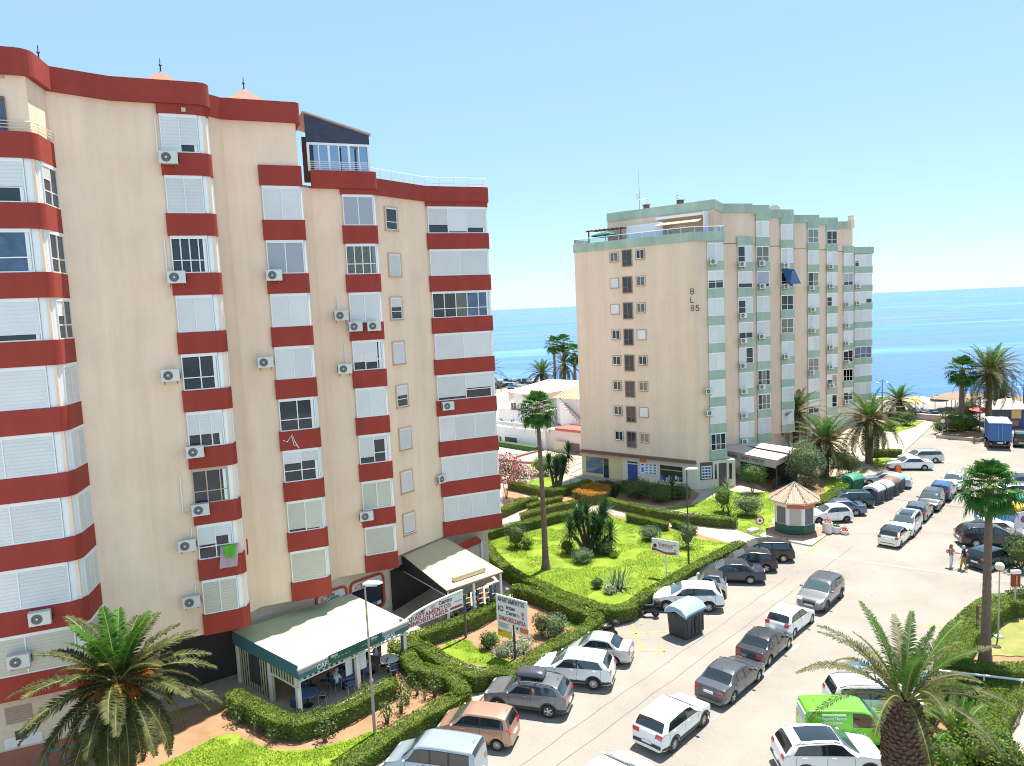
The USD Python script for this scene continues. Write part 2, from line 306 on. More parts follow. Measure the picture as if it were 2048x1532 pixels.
# worn marks and strips on the asphalt
def strip(pts, w, matl, name, z=.004):
    m = M(); pg = LineString([q[:2] for q in pts]).buffer(w / 2, cap_style='flat'); m.sheet(pg, z); p = m.build(name, matl); tag(p, kind='structure')
rr = random.Random(5)
def wob(a, b, n=40, j=.05): return [np.array(a) + (np.array(b) - np.array(a)) * t + np.array([rr.uniform(-j, j), rr.uniform(-j, j)]) for t in np.linspace(0, 1, n)]
u0 = np.array([.695, .719]); a1, a2 = G(1113, 1480)[:2], G(1194, 1472)[:2]
strip(wob(a1 - u0 * 12, a1 + u0 * 26), .035, TAR, 'tar_seam'); strip(wob(a2 - u0 * 12, a2 + u0 * 34), .035, TAR, 'tar_seam')
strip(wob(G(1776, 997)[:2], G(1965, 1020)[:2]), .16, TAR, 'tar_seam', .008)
strip(wob(G(1640, 1066)[:2], G(1900, 1068)[:2]), .09, mat('grey_strip', (.24, .22, .2), .8, var=.2), 'tar_seam', .008)  # thin strip a little darker than the asphalt
strip(wob(G(1585, 1104)[:2], G(2048, 1168)[:2]), .30, mat('pale_band', (.30, .28, .25), .9, var=.2), 'tar_seam', .008)  # wide strip close to the asphalt in tone
for a, b in (((1264, 1247), (1284, 1297)), ((1318, 1290), (1330, 1305)), ((1235, 1270), (1345, 1262)), ((1250, 1300), (1330, 1303)), ((1612, 1108), (1650, 1076)), ((1822, 1251), (1912, 1255)), ((1720, 1316), (1760, 1308)), ((1650, 1066), (1690, 1062))):
    strip([G(*a)[:2], G(*b)[:2]], .12, YEL, 'yellow_line', .012)
sheet('blue_bay_marking', pxpoly([(1692, 1332), (1720, 1318), (1748, 1322), (1722, 1338)]), .012, BLUP)
sheet('blue_bay_marking', pxpoly([(1818, 1375), (1850, 1345), (1868, 1350), (1846, 1384)]), .012, BLUP)
for a, b in (((1425, 1440), (1440, 1428)), ((1530, 1352), (1545, 1340)), ((1583, 1302), (1600, 1288))): strip([G(*a)[:2], G(*b)[:2]], .12, WHP, 'white_line', .012)
for k in range(5):
    strip([G(1112 + 8 * k, 906 + 10 * k, .1)[:2], G(1158 + 2 * k, 897 + 9.5 * k, .1)[:2]], .25, REDP, 'red_stripe', .116)
m = M(); m.prism(pxpoly([(1742, 935), (1790, 916), (1806, 926), (1762, 948)], .1), .09, .112); p = m.build('path', PAVE); tag(p, kind='structure')
for k in range(4):
    strip([G(1748 + 13 * k, 934 - 4 * k, .1)[:2], G(1762 + 13 * k, 944 - 5 * k, .1)[:2]], .35, REDP, 'red_stripe', .12)
# ------------------------------------------------------------------ apartment buildings
class Win:
    """a window unit: frame, panes and roller shutters in the local frame (s along the wall, outward d, height z)"""
    def __init__(s, parent, o, us, n, W, Hh, spec, name='window', rail=.34, frame=WHITE, shut=SHUT, rng=random, dep=.06, head=.14, label=None):
        fr = M().at(o, us, -np.array(n)); b = .055
        # local y runs INTO the wall; outward is negative
        fr.box(0, W, -dep, .02, 0, b); fr.box(0, W, -dep - .01, .02, Hh - head, Hh)
        pn = spec.split('|'); k = len(pn); wgt = [float(q[q.index('*') + 1:]) if '*' in q else 1. for q in pn]; tot = sum(wgt); x = b; span = (W - b * (k + 1)); cells = []
        fr.box(0, b, -dep, .02, b, Hh - head)
        for q, w in zip(pn, wgt):
            ww = span * w / tot; cells.append((q.split('*')[0], x, x + ww)); fr.box(x + ww, x + ww + b, -dep, .02, b, Hh - head); x += ww + b
        z1 = Hh - head; todo = []
        for q, x0, x1 in cells:
            c = q[0]; f = 1.0 if c == 'S' else (float(q[1:]) / 100 if c == 's' else 0.0)
            zs = z1 - (z1 - b) * f
            if f < .999:
                if c != 'N' and zs > b + (z1 - b) * rail + .05:
                    fr.box(x0, x1, -dep * .6, .01, b + (z1 - b) * rail, b + (z1 - b) * rail + .05)
                g = GLASS if c in 'sGN' else (GLASSB if c == 'B' else CURT)
                todo.append(('pane', (x0, x1, -.012, -.004, b, zs), g))
                if c == 'C': todo.append(('pane', (x0, x1, -.030, -.024, b, zs), glass_mat('clear_glass', (.8, .82, .82))))
            if f > 0:
                todo.append(('shutter', (x0 + .004, x1 - .004, -dep * .75, -.016, max(zs, b), z1), shut))
        s.path = fr.build(name, frame, parent, label=label)
        for nm, bx, mt in todo:
            m = M().at(o, us, -np.array(n)); x0, x1, y0, y1, za, zb = bx
            if nm == 'shutter' and zb - za > .3:
                ns = max(2, int((zb - za) / .16))
                zz = np.linspace(za, zb, ns + 1)
                for a, c in zip(zz[:-1], zz[1:]): m.box(x0, x1, y0, y1, a + .006, c); 
                m.box(x0, x1, y0 + .012, y1, za, zb)
                m.box(x0 - .002, x1 + .002, y0 - .012, y1, za, za + .04)
            else: m.box(*bx)
            m.build(nm, mt, s.path)

def unit(a, b):
    d = np.array(b, float) - np.array(a, float); return d / np.linalg.norm(d)
Z3 = lambda p, z: np.array([p[0], p[1], z])
def arc_corner(fl, fr, inn, rad, n=5):
    """points round the corner fr between fl and inn"""
    a, c = unit(fr, fl), unit(fr, inn); p0, p1 = fr + a * rad, fr + c * rad; o = p0 + p1 - fr; out = []
    for t in np.linspace(0, 1, n + 1):
        th = t * math.pi / 2; out.append(o - c * rad * math.cos(th) - a * rad * math.sin(th))
    return out
# ---------------- the red banded building
HF, ZL = 3.0, 20.5 - 5.17 * 3.0                       # storey height, top of the lowest band
BAYS = [  # front left px, front right px, depth of each, bands, fold length before it, radius
    ((-24.6, 31.0), (-20.15, 32.75)), ((-16.93, 37.45), (-14.80, 38.45)), ((-13.63, 41.70), (-11.33, 42.40)), ((-10.08, 45.85), (-7.90, 46.65)), ((-5.48, 52.85), (-1.15, 54.25))]
FIX = [(None, (121, 740)), ((356, 700), (457, 700)), ((545, 700), (630, 700)), ((702, 700), (772, 700)), ((868, 700), (990, 700))]
def at_depth(px, py, Y):
    d = ray(px, py); return np.array([d[0], d[1]]) * (Y / d[1])
bays = []
for (a, b), (fa, fb) in zip(BAYS, FIX):
    b2 = at_depth(*fb, b[1]); a2 = at_depth(*fa, a[1]) if fa else np.array(a); bays.append([a2, b2])
uu = unit((0, 0), (.92, .385)); vv = np.array([-uu[1], uu[0]])
def par(q, fa, fb, w):
    """the same front, turned parallel to the others"""
    c = (q[0] + q[1]) / 2; out = []
    for f in (fa, fb):
        d = ray(*f)[:2]; t = np.linalg.solve(np.array([d, -w]).T, c); out.append(d * t[0])
    return out
for i in range(1, 5): bays[i] = par(bays[i], *FIX[i], uu)
bays[0][0] = bays[0][1] - uu * 4.6
RET = [2.35, 1.9, 1.9, 1.9, 2.2]
inner = [b[1] + vv * r for b, r in zip(bays, RET)]
inner[0] = bays[0][1] + np.array([-.50, 2.25])
fold = [None, 1.95, 1.7, 1.7, 0.0]
red = thing('red_banded_apartment_building', 'tall cream apartment building with dark red bands and a stepped bay front, at left', 'apartment building')
def outline(i0, i1, back, dfront):
    pts = []
    for i in range(i0, i1 + 1):
        fl, fr = bays[i]; off = vv * dfront
        if i > i0 and i > 0:
            k = fl - uu * fold[i]
            if fold[i] > .01: pts.append(k + off)
        elif i == i0 and i > 0:
            pts.append(inner[i - 1]) if False else None
        pts += [fl + off, fr + off - uu * .16, inner[i] - uu * .16]
    return pts
Zsoff = ZL - 1.12
ZT = 32.45; ZT2 = 29.26
wl = bays[0][0] - uu * 9 + vv * .0
body1 = [wl + vv * .35, bays[0][0] + vv * .35] + outline(0, 2, 0, .17)[1:]
pA = body1 + [inner[2] + vv * 10, wl + vv * 16]
m = M(); m.prism([q for q in pA], Zsoff, 31.35); m.build('wall', CREAM, red)
pB = [inner[2] + vv * .02] + [q for q in outline(3, 4, 0, .17)]
pB = [inner[2] - uu * .16, bays[3][0] - uu * fold[3] + vv * .17] + outline(3, 4, 0, .17) + [inner[4] + vv * 9 - uu * .16, inner[2] + vv * 12 - uu * .16]
m = M(); m.prism(pB, Zsoff, 28.2); m.build('wall', CREAM, red)
# parapets
def parapet(pts, z0, z1, th=.22, name='parapet'):
    m = M(); ls = LineString(pts); pg = ls.buffer(th / 2, cap_style='flat', join_style='mitre'); m.prism(np.asarray(pg.exterior.coords)[:-1], z0, z1); return m.build(name, RED, red)
def front_line(i0, i1, d):
    pts = []
    for i in range(i0, i1 + 1):
        fl, fr = bays[i]
        if i > 0 and i > i0 - 1 and fold[i] > .01: pts.append(fl - uu * fold[i] + vv * d)
        pts.append(fl + vv * d); pts += arc_corner(fl + vv * d, fr + vv * d, inner[i] + vv * d, .45 if i < 2 else .2); pts.append(inner[i])
    return pts
parapet([bays[0][0] - uu * 9 + vv * .02] + front_line(0, 2, .02)[1:] + [inner[2] + vv * 9], 31.36, ZT)
parapet(front_line(3, 4, .02) + [inner[4] + vv * 8], 28.21, ZT2)
m = M(); m.prism(pA, 31.35, 31.5); m.build('roof', ROOFT, red)
m = M(); m.prism(pB, 28.2, 28.34); m.build('roof', ROOFT, red)
nn = -vv
SPEC = {
    0: {7: 'G*.6|G|s58|s62', 6: 'C|B|B*2', 5: 's55|s86', 4: 'S|S', 3: 'S|S', 2: 'S|S', 1: 'S|S', 0: 'S|S'},
    1: {8: 'S|s80', 7: 'S|S', 6: 'G|G|G|G', 5: 'S|S', 4: 'G|G', 3: 's64|s64|s64', 2: 'G|G|G*.5', 1: 's56|s34', 0: 'S|S'},
    2: {7: 'S|S', 6: 'S|S', 5: 'S|S', 4: 'S|S', 3: 'G|G', 2: 's38|s34', 1: 's92|s96', 0: 'S'},
    3: {7: 'S|S', 6: 'C|C|C|C*.7', 5: 'S|S', 4: 's72|s74|G*.4', 3: 'S|S', 2: 's78|s14', 1: 'S|S', 0: 'S'},
    4: {7: 's68|s95|s80', 6: 'S|S', 5: 'G|G|C|B|B', 4: 'S|S', 3: 's90|s58', 2: 'S*.7|S|S', 1: 'S*.6|S|S|S', 0: 'S|S|S|S'}}
SIDE = {7: 's35|G', 6: 'G|G', 5: 's40|G', 4: 'S|S', 3: 'S|S', 2: 'S|S', 1: 'S|S|S', 0: 'S'}
BH = 1.12
for i, (fl, fr) in enumerate(bays):
    rad = .5 if i < 2 else .16
    nb = 9 if i < 3 else 8
    poly = [fl] + arc_corner(fl, fr, inner[i], rad) + [inner[i] - uu * .05, fl + vv * 1.0]
    for k in range(nb):
        z = ZL + k * HF; m = M(); m.prism(poly, z - BH, z); m.build('balcony_band', RED, red, smooth=40)
    # header over the topmost window and slim drip lip under each band
    ztop = ZL + (nb - 1) * HF
    if i in (1, 3, 4):
        k = 8 if i == 1 else 7; z = ZL + k * HF + HF - BH; m = M(); poly2 = [fl - vv * .0] + arc_corner(fl, fr, inner[i], rad) + [inner[i] - uu * .05, fl + vv * 1.0]
        m.prism(poly2, z, (31.355 if i == 1 else 28.205)); m.build('balcony_band', RED, red, smooth=40)
    for k, sp in SPEC[i].items():
        z = ZL + k * HF; hh = HF - BH; o = Z3(fl + uu * .10 - nn * .10, z)
        ln = np.linalg.norm(fr - fl); W = ln - .10 - (rad + .06 if i < 2 else .22)
        sh = SHUTG if (i, k) in ((2, 6), (3, 7)) else (SHUTB if (i, k) in ((2, 0), (3, 0), (2, 1), (3, 1), (0, 0), (1, 0)) else SHUT)
        Win(red, o, (*uu, 0), (*nn, 0), W, hh, sp, frame=BRONZE if (i, k) in ((1, 2),) else WHITE, shut=sh, head=.16)
        cp = arc_corner(fl + vv * .08 - uu * .07, fr + vv * .08 - uu * .07, inner[i] - uu * .07, rad + .04); c = M(); c.prism([fr - uu * (rad + .30) + vv * .08] + cp + [fr - uu * .07 + vv * (rad + .25), fr - uu * (rad + .30) + vv * (rad + .25)], z, z + hh); q = c.build('corner_post', WHITE, red, smooth=35)
        g_ = M(); [g_.tube([Z3(fr - uu * (rad + t_) + vv * .075, z), Z3(fr - uu * (rad + t_) + vv * .075, z + hh)], .012, 4) for t_ in (.14, .05)]; g_.build('joint', mat('joint_grey', (.35, .34, .33), .6), q)
        rv = unit(fr, inner[i]); rn = np.array([rv[1], -rv[0]]); o2 = Z3(fr - rn * .10 + rv * (rad + .02 if i < 2 else .25), z)
        L2 = RET[i] - rad - .12 if i < 2 else RET[i] - .35
        sp2 = SIDE.get(k, 'S') if i == 0 else ('S|S' if k % 3 else 'S|G')
        Win(red, o2, (*rv, 0), (*rn, 0), L2, hh, sp2, shut=sh, name='side_window', head=.16)
# open balcony on the top floor of the first bay
fl, fr = bays[0]; z = ZL + 8 * HF
m = M(); q0 = fl - uu * 4 + vv * 1.5; q1 = inner[0] - uu * 1.15 - vv * .1
m2 = M(); m2.prism([fl + vv * .2 - uu * 5, fr + vv * .2 - uu * .3, inner[0] - uu * .3, fl + vv * 2.3 - uu * 5], 31.2, 31.34); m2.build('soffit', SOFF, red)
fp = front_line(0, 0, .06)[0:]
rl = [bays[0][0] - uu * 5 + vv * .06] + [q for q in front_line(0, 0, .06)]
m = M()
for dz in (.16, .30, .44): m.tube([Z3(q, z + dz) for q in rl], .02, 6)
ls = LineString(rl)
for t in np.linspace(.02, .98, 8):
    q = ls.interpolate(t, normalized=True); m.tube([(q.x, q.y, z), (q.x, q.y, z + .44)], .016, 5)
m.build('balcony_railing', mat('cream_paint', (.7, .6, .46), .4), red)
Win(red, Z3(bays[0][1] - uu * 2.35 + vv * .16, z - .9), (*uu, 0), (*nn, 0), 1.35, 2.35, 'B|B', name='balcony_door', frame=mat('brown_frame', (.16, .10, .07), .5), rail=0)
# small windows in the oblique wall beside the last bay
wa, wb = inner[3], bays[4][0]; wu = unit(wa, wb); wn = np.array([wu[1], -wu[0]])
SM = {7: 'G*1', 6: 'S', 5: 's42', 4: 'S', 3: 's45', 2: 'S', 1: 'S', 0: 's96'}
off = vv * .17
a2 = wa - uu * .16; b2 = bays[4][0] + off; wu = unit(a2, b2); wn = np.array([wu[1], -wu[0]])
cpx = [(782, 438), (789, 530), (792, 617), (797, 706), (804, 792), (810, 877), (813, 963), (818, 1047)]
for j, k in enumerate(range(7, -1, -1)):
    c = onplane(*cpx[j], Z3(a2, 0), (*wn, 0)); o = c - np.array([*wu, 0]) * .52; o[2] = c[2] - .72; o = o + np.array([*wn, 0]) * .03
    m = M().at(o, (*wu, 0), (*(-wn), 0)); m.box(-.09, 0, -.05, .03, -.06, 1.52); m.box(1.04, 1.13, -.05, .03, -.06, 1.52); m.box(0, 1.04, -.05, .03, 1.44, 1.52); m.box(-.12, 1.16, -.10, .03, -.10, -.04)
    s_ = m.build('window_surround', mat('pale_surround', (.62, .42, .29), .8), red)
    Win(red, o, (*wu, 0), (*wn, 0), 1.04, 1.44, SM[k], name='small_window', head=.08, dep=.03, frame=WHITE)
# parapet railing over the last two bays
fl5 = front_line(4, 4, .1); rl = [inner[3]] + fl5 + [inner[4] + vv * 3]
m = M(); ls = LineString(rl)
for dz in (.22, .42, .64): m.tube([Z3(q, ZT2 + dz) for q in rl], .022, 6)
n = int(ls.length / 1.0)
for t in np.linspace(0, 1, n):
    q = ls.interpolate(t, normalized=True); m.tube([(q.x, q.y, ZT2 - .05), (q.x, q.y, ZT2 + .64)], .022, 6)
m.build('roof_railing', WHITE, red)
# glazed terrace over the fourth bay
fl, fr = bays[3]; g0 = inner[2] - uu * .0 + vv * .1; A = fl - uu * 1.7 + vv * .3; B = fr + vv * .3 - uu * .25
z0 = ZT2; TG = glass_mat('terrace_glass', (.55, .6, .68))
m = M().at(Z3(A, z0), (*uu, 0), (*vv, 0)); Lw = np.linalg.norm(B - A)
xs = np.linspace(0, Lw, 7)
for j, x in enumerate(xs): w = .07 if j % 2 == 0 else .03; m.box(x - w, x + w, 0, .10, 0, 1.62)
m.box(-.07, Lw + .07, -.01, .11, 1.56, 1.70); m.box(0, Lw, -.01, .11, 0, .09)
for dz in (.18, .30, .42, .54): m.box(-.02, Lw, -.16, -.13, dz, dz + .03)
for x in xs: m.box(x - .02, x + .02, -.16, -.12, 0, .57)
tf = m.build('terrace_window', WHITE, red)
for x0, x1 in zip(xs[:-1], xs[1:]):
    m = M().at(Z3(A, z0), (*uu, 0), (*vv, 0)); m.box(x0 + .04, x1 - .04, .04, .05, .09, 1.56); m.build('pane', TG, tf)
m = M().at(Z3(A, z0), (*uu, 0), (*vv, 0)); zr = 1.70
m.add([(-.1, 0, zr), (Lw + .08, 0, zr), (Lw + .08, 0, 2.25), (-.1, 0, 3.35)], [(0, 1, 2, 3)]); m.add([(-.1, .06, zr), (Lw + .08, .06, zr), (Lw + .08, .06, 2.25), (-.1, .06, 3.35)], [(3, 2, 1, 0)])
m.build('gable_panel', mat('navy_sheet', (.035, .04, .075), .5, var=.3), red)
m = M().at(Z3(A, z0), (*uu, 0), (*vv, 0)); P = [[(-.2, y, 3.42), (Lw + .2, y, 2.28)] for y in (-.12, 4.2)]; m.grid(P); P = [[(-.2, y, 3.50), (Lw + .2, y, 2.36)] for y in (4.2, -.12)]; m.grid(P)
m.add([(-.2, -.12, 3.42), (Lw + .2, -.12, 2.28), (Lw + .2, -.12, 2.36), (-.2, -.12, 3.50)], [(0, 1, 2, 3)])
m.add([(Lw + .2, -.12, 2.28), (Lw + .2, 4.2, 2.28), (Lw + .2, 4.2, 2.36), (Lw + .2, -.12, 2.36)], [(0, 1, 2, 3)])
m.build('terrace_roof', mat('pink_sheet', (.52, .38, .33), .6), red)
m = M().at(Z3(A, z0), (*uu, 0), (*vv, 0)); 
for bx in ((Lw - .06, Lw + .06, .1, .22, 0, 2.25), (Lw - .06, Lw + .06, 3.9, 4.05, 0, 2.25), (Lw - 1.1, Lw - .95, 3.9, 4.05, 0, 2.3), (.2, .9, 3.9, 4.05, 0, 2.9)): m = M().at(Z3(A, z0), (*uu, 0), (*vv, 0)); m.box(*bx); m.build('terrace_post', mat('terrace_brown', (.12, .07, .06), .6), red)
# rooftop pyramids, chimney and cowl
def pyramid(px, py, base, hgt, rw, sp):
    q = G(px, py, 33.0) if False else None
for (px, top_y, base_y, Y, w) in ((80, 118, 140, 44, 1.6), (324, 143, 172, 47, 2.0), (490, 178, 206, 51, 2.1)):
    d = ray(px, base_y); t = Y / d[1]; c = np.array([0, 0, H]) + d * t; zt = H + ray(px, top_y)[2] * t
    m = M(); b = 31.5
    cs = [c[:2] + uu * w * a + vv * w * e for a, e in ((-1, -1), (1, -1), (1, 1), (-1, 1))]
    zb = c[2] - .9
    m.prism(cs, b, zb)
    for j in range(4): m.add([Z3(cs[j], zb), Z3(cs[(j + 1) % 4], zb), (c[0], c[1], zt)], [(0, 1, 2)])
    ph = m.build('roof_lantern', mat('lantern_tile', (.34, .16, .11), .8, var=.3, vscale=6.), red)
    s = M(); s.tube([(c[0], c[1], zt - .1), (c[0], c[1], zt + .75)], [.05, .02], 6); s.ball((c[0], c[1], zt + .35), .09, 1)
    s.build('finial', DARKM, ph)
d = ray(420, 178); c = np.array([0, 0, H]) + d * (44.6 / d[1]); m = M().at((c[0], c[1], 31.4), (*uu, 0)); m.box(-.35, .42, -.35, .4, 0, 1.75); ch = m.build('chimney', RED, red)
d = ray(409, 165); c = np.array([0, 0, H]) + d * (42.2 / d[1]); m = M(); m.tube([(c[0], c[1], 32.3), (c[0], c[1], 32.75)], [.12, .10], 8); m.build('vent_base', WHITE, red)
m = M(); m.tube([(c[0], c[1], 32.75), (c[0] - .04, c[1], 33.05), (c[0] - .1, c[1], 33.3)], [.10, .15, .07], 8); m.build('vent_cowl', DARKM, red)
m = M().at(Z3(bays[1][0] + uu * 1.15 - vv * .02, 30.98), (*uu, 0)); m.box(0, .2, -.03, .1, 0, .2); m.build('vent_grille', mat('vent_beige', (.55, .45, .33), .7), red)
# ground floor: walls set back under the soffit
gp = [bays[0][0] - uu * 9 + vv * .5, bays[0][1] + vv * .5 - uu * .4, inner[0] + vv * 2.2 - uu * .5, bays[1][1] + vv * 3.0, bays[2][1] + vv * 2.6, inner[3] - uu * .4, bays[4][0] + vv * 1.3 + uu * .1, inner[4] - uu * .7 - vv * .6, inner[4] + vv * 6 - uu * 1]
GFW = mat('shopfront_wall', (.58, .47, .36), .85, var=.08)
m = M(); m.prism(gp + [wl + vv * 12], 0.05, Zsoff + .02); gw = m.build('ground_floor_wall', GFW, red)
# soffit lip line
m = M(); d0 = gp[0]; wq = unit(gp[0], gp[1]); m.at(Z3(gp[0] - vv * .01, .1), (*wq, 0)); m.box(0, 13.5, -.02, .05, 0, 1.25); m.build('dado', mat('terracotta_dado', (.28, .10, .06), .85, var=.12), red)
def wallpt(px, py, P, n2): return onplane(px, py, Z3(P, 0), (*n2, 0))
for (x0, y0, wz, hz, nm, mt) in ((10, 1418, 1.0, .75, 'louvre_vent', mat('louvre', (.40, .28, .22), .8)), (8, 1478, 1.5, .5, 'sign_strip', mat('pale_sign', (.62, .60, .58), .6, var=.15, vscale=8.))):
    c = wallpt(x0, y0, gp[0], nn); m = M().at(c, (*uu, 0), (*vv, 0))
    if nm == 'louvre_vent':
        for j in range(7): m.box(0, wz, -.05, .0, -hz + j * hz / 7, -hz + (j + .45) * hz / 7)
        m.box(-.03, wz + .03, -.02, .02, -hz - .03, .03)
    else: m.box(0, wz, -.03, .02, -hz, 0)
    m.build(nm, mt, red)
c = wallpt(30, 1463, gp[0], nn); m = M().at(c, (*uu, 0), (*vv, 0)); m.box(0, .45, -.04, .02, -.42, 0); m.build('vent_hole', DARKM, red)
for x0, y0, W_, H_ in ((90, 1500, 1.5, 1.0), (172, 1440, 1.9, 1.15)):
    c = wallpt(x0, y0, gp[0], nn); Win(red, c - np.array([0, 0, H_]), (*uu, 0), (*nn, 0), W_, H_, 'B|B', name='shop_window', frame=mat('teal_frame', (.04, .18, .17), .5), rail=0)
# shop windows with red rounded surrounds
sa, sb = gp[4], gp[5]; su = unit(sa, sb); sn = np.array([su[1], -su[0]])
def rrect(W, Hh, r, n=6):
    pts = []
    for cx, cy, a0 in ((W - r, r, -90), (W - r, Hh - r, 0), (r, Hh - r, 90), (r, r, 180)):
        for t in np.linspace(0, 90, n): a = math.radians(a0 + t); pts.append((cx + r * math.cos(a), cy + r * math.sin(a)))
    return Polygon(pts)
def plate(pg, o, ux, n2, d0, d1, m=None):
    """a flat shape in the wall plane, from d0 to d1 in front of it"""
    m = m or M(); e = trimesh.creation.extrude_polygon(pg, abs(d1 - d0), engine='earcut'); v = np.array(e.vertices)
    W3 = np.array(o) + v[:, :1] * np.array([*ux, 0]) + v[:, 1:2] * np.array([0, 0, 1]) + (v[:, 2:] + d0) * np.array([*n2, 0])
    return m.add(W3, e.faces)
def words(txt, h, o, ux, n2, d=.012, mt=None, parent=None, name='lettering', bold=True, up=None, wid=None):
    t = meshkit.text_mesh(txt, h, .01, bold=bold); v = np.array(t.vertices)
    if wid: v[:, 0] *= wid / (v[:, 0].max() - v[:, 0].min())
    ux3 = np.array([*ux, 0]) if len(ux) == 2 else np.array(ux); n3 = np.array([*n2, 0]) if len(n2) == 2 else np.array(n2); up = np.cross(n3, ux3) if up is None else up
    m = M(); m.add(np.array(o) + v[:, :1] * ux3 + v[:, 1:2] * up + (v[:, 2:] + d) * n3, t.faces); return m.build(name, mt, parent)
LRED = mat('letter_red', (.42, .03, .03), .5); LBLK = mat('letter_black', (.02, .02, .022), .5); LORG = mat('letter_orange', (.70, .16, .03), .5); LWHT = mat('letter_white', (.75, .75, .73), .5); LGRN = mat('letter_green', (.12, .35, .12), .5)
ORED = mat('orange_red_frame', (.48, .055, .02), .5)
LB = np.linalg.norm(sb - sa)
for s0, W_ in ((LB - 3.1, 2.75), (LB - 5.6, 2.35)):
    o = Z3(sa + su * s0, .75); pg = rrect(W_, 2.45, .45); inn = pg.buffer(-.17)
    m = plate(pg.difference(inn), o, su, sn, .0, .07); sw = m.build('shopfront_frame', ORED, red)
    m = plate(inn, o, su, sn, .005, .02); m.build('pane', GLASS, sw)
    m = plate(inn.intersection(Polygon([(0, 1.75), (W_, 1.75), (W_, 2.5), (0, 2.5)])), o, su, sn, .025, .035); m.build('fascia', mat('fascia_white', (.62, .66, .64), .5), sw)
    words('inter', .2, o + np.array([*su, 0]) * .85 + np.array([0, 0, 2.0]), su, sn, .04, LBLK, sw); words('Centro', .2, o + np.array([*su, 0]) * .85 + np.array([0, 0, 1.78]), su, sn, .04, LBLK, sw)
    words('iC', .34, o + np.array([*su, 0]) * .38 + np.array([0, 0, 1.8]), su, sn, .04, LORG, sw)
    rg = random.Random(int(s0 * 10))
    for j in range(6):
        x, zz = .3 + j * (W_ - .6) / 6, rg.choice((.3, .32, .75)); m = plate(Polygon([(x, zz), (x + .32, zz), (x + .32, zz + .24), (x, zz + .24)]), o, su, sn, .022, .03)
        m.build('window_card', (mat('card_yellow', (.6, .42, .04), .6), mat('card_blue', (.06, .16, .5), .6), mat('card_white', (.7, .7, .68), .6))[j % 3], sw)
# open shops beside: dark plates with the shade inside put into the colour
sa2, sb2 = gp[5], gp[6]; su2 = unit(sa2, sb2); sn2 = np.array([su2[1], -su2[0]])
s1, s2 = gp[2], gp[3]; s3 = unit(s1, s2); s4 = np.array([s3[1], -s3[0]]); Ld = np.linalg.norm(s2 - s1)
m = plate(Polygon([(Ld * .35, 0), (Ld, 0), (Ld, 3.1), (Ld * .35, 3.1)]), Z3(s1, .1), s3, s4, 0, .02); m.build('shop_opening', mat('shop_shade', (.03, .022, .02), .7), red)
m = plate(Polygon([(.25, 0), (6.2, 0), (6.2, 2.9), (.25, 2.9)]), Z3(sa2, .1), su2, sn2, 0, .02); m.build('shop_opening', mat('shop_shade', (.03, .022, .02), .7), red)
# ---------------- the green banded building
HF2, ZL2 = 2.89, 20.5 - 5.64 * 2.89
TB = [((1417, 650), 77.6, (1450.5, 650), 78.05, 8), ((1477, 650), 83.9, (1508, 650), 84.6, 9), ((1514, 650), 86.05, (1541.5, 650), 86.6, 9), ((1562.5, 650), 91.5, (1589, 650), 92.2, 9),
      ((1616, 650), 99.1, (1639.5, 650), 99.9, 9), ((1653.4, 650), 103.6, (1676, 650), 104.4, 9), ((1687, 650), 110.5, (1707.7, 650), 110.8, 9), ((1709, 650), 115.8, (1745, 650), 117.1, 8)]
u2 = unit((0, 0), (.955, .297)); v2 = np.array([-u2[1], u2[0]]); n2_ = -v2
tb = [(at_depth(*a, ya), at_depth(*b, yb), n) for a, ya, b, yb, n in TB]
tb = [(*par((a, b), t[0], t[2], u2), n) for (a, b, n), t in zip(tb, TB)]
c0 = np.array([19.45, 77.35]); e0 = np.array([7.95, 86.6])      # corner and far end of the plain end wall
grn = thing('green_banded_apartment_building', 'tan apartment building with pale green bands and BL 85 on its wall', 'apartment building')
ZP = ZL2 + 8.05 * HF2; ZR = ZL2 + 9.27 * HF2; ZS2 = ZL2 - 1.1
front = [c0]
for i, (a, b, n) in enumerate(tb):
    a_, b_ = a + v2 * .17, b + v2 * .17 - u2 * .12
    if i == 0: front += [a_, b_, b + v2 * 1.6 - u2 * .12]
    elif i == 2: front += [a_, b_, b + v2 * 1.5 - u2 * .12]
    else: front += [a - u2 * min(1.9, .5 * np.linalg.norm(a - tb[i - 1][1])) + v2 * .17, a_, b_, b + v2 * 1.5 - u2 * .12]
end_n = unit((0, 0), np.array([-(c0 - e0)[1], (c0 - e0)[0]])); end_n = np.array([(e0 - c0)[1], -(e0 - c0)[0]]); end_n = end_n / np.linalg.norm(end_n)
if end_n[1] > 0: end_n = -end_n
eu = unit(e0, c0)
backs = [tb[7][1] + v2 * 9 - u2 * 3, e0 + np.array([30, 36])]
poly = front + backs + [e0]
m = M(); m.prism(poly, ZS2, ZP - .95); m.build('wall', TAN, grn)
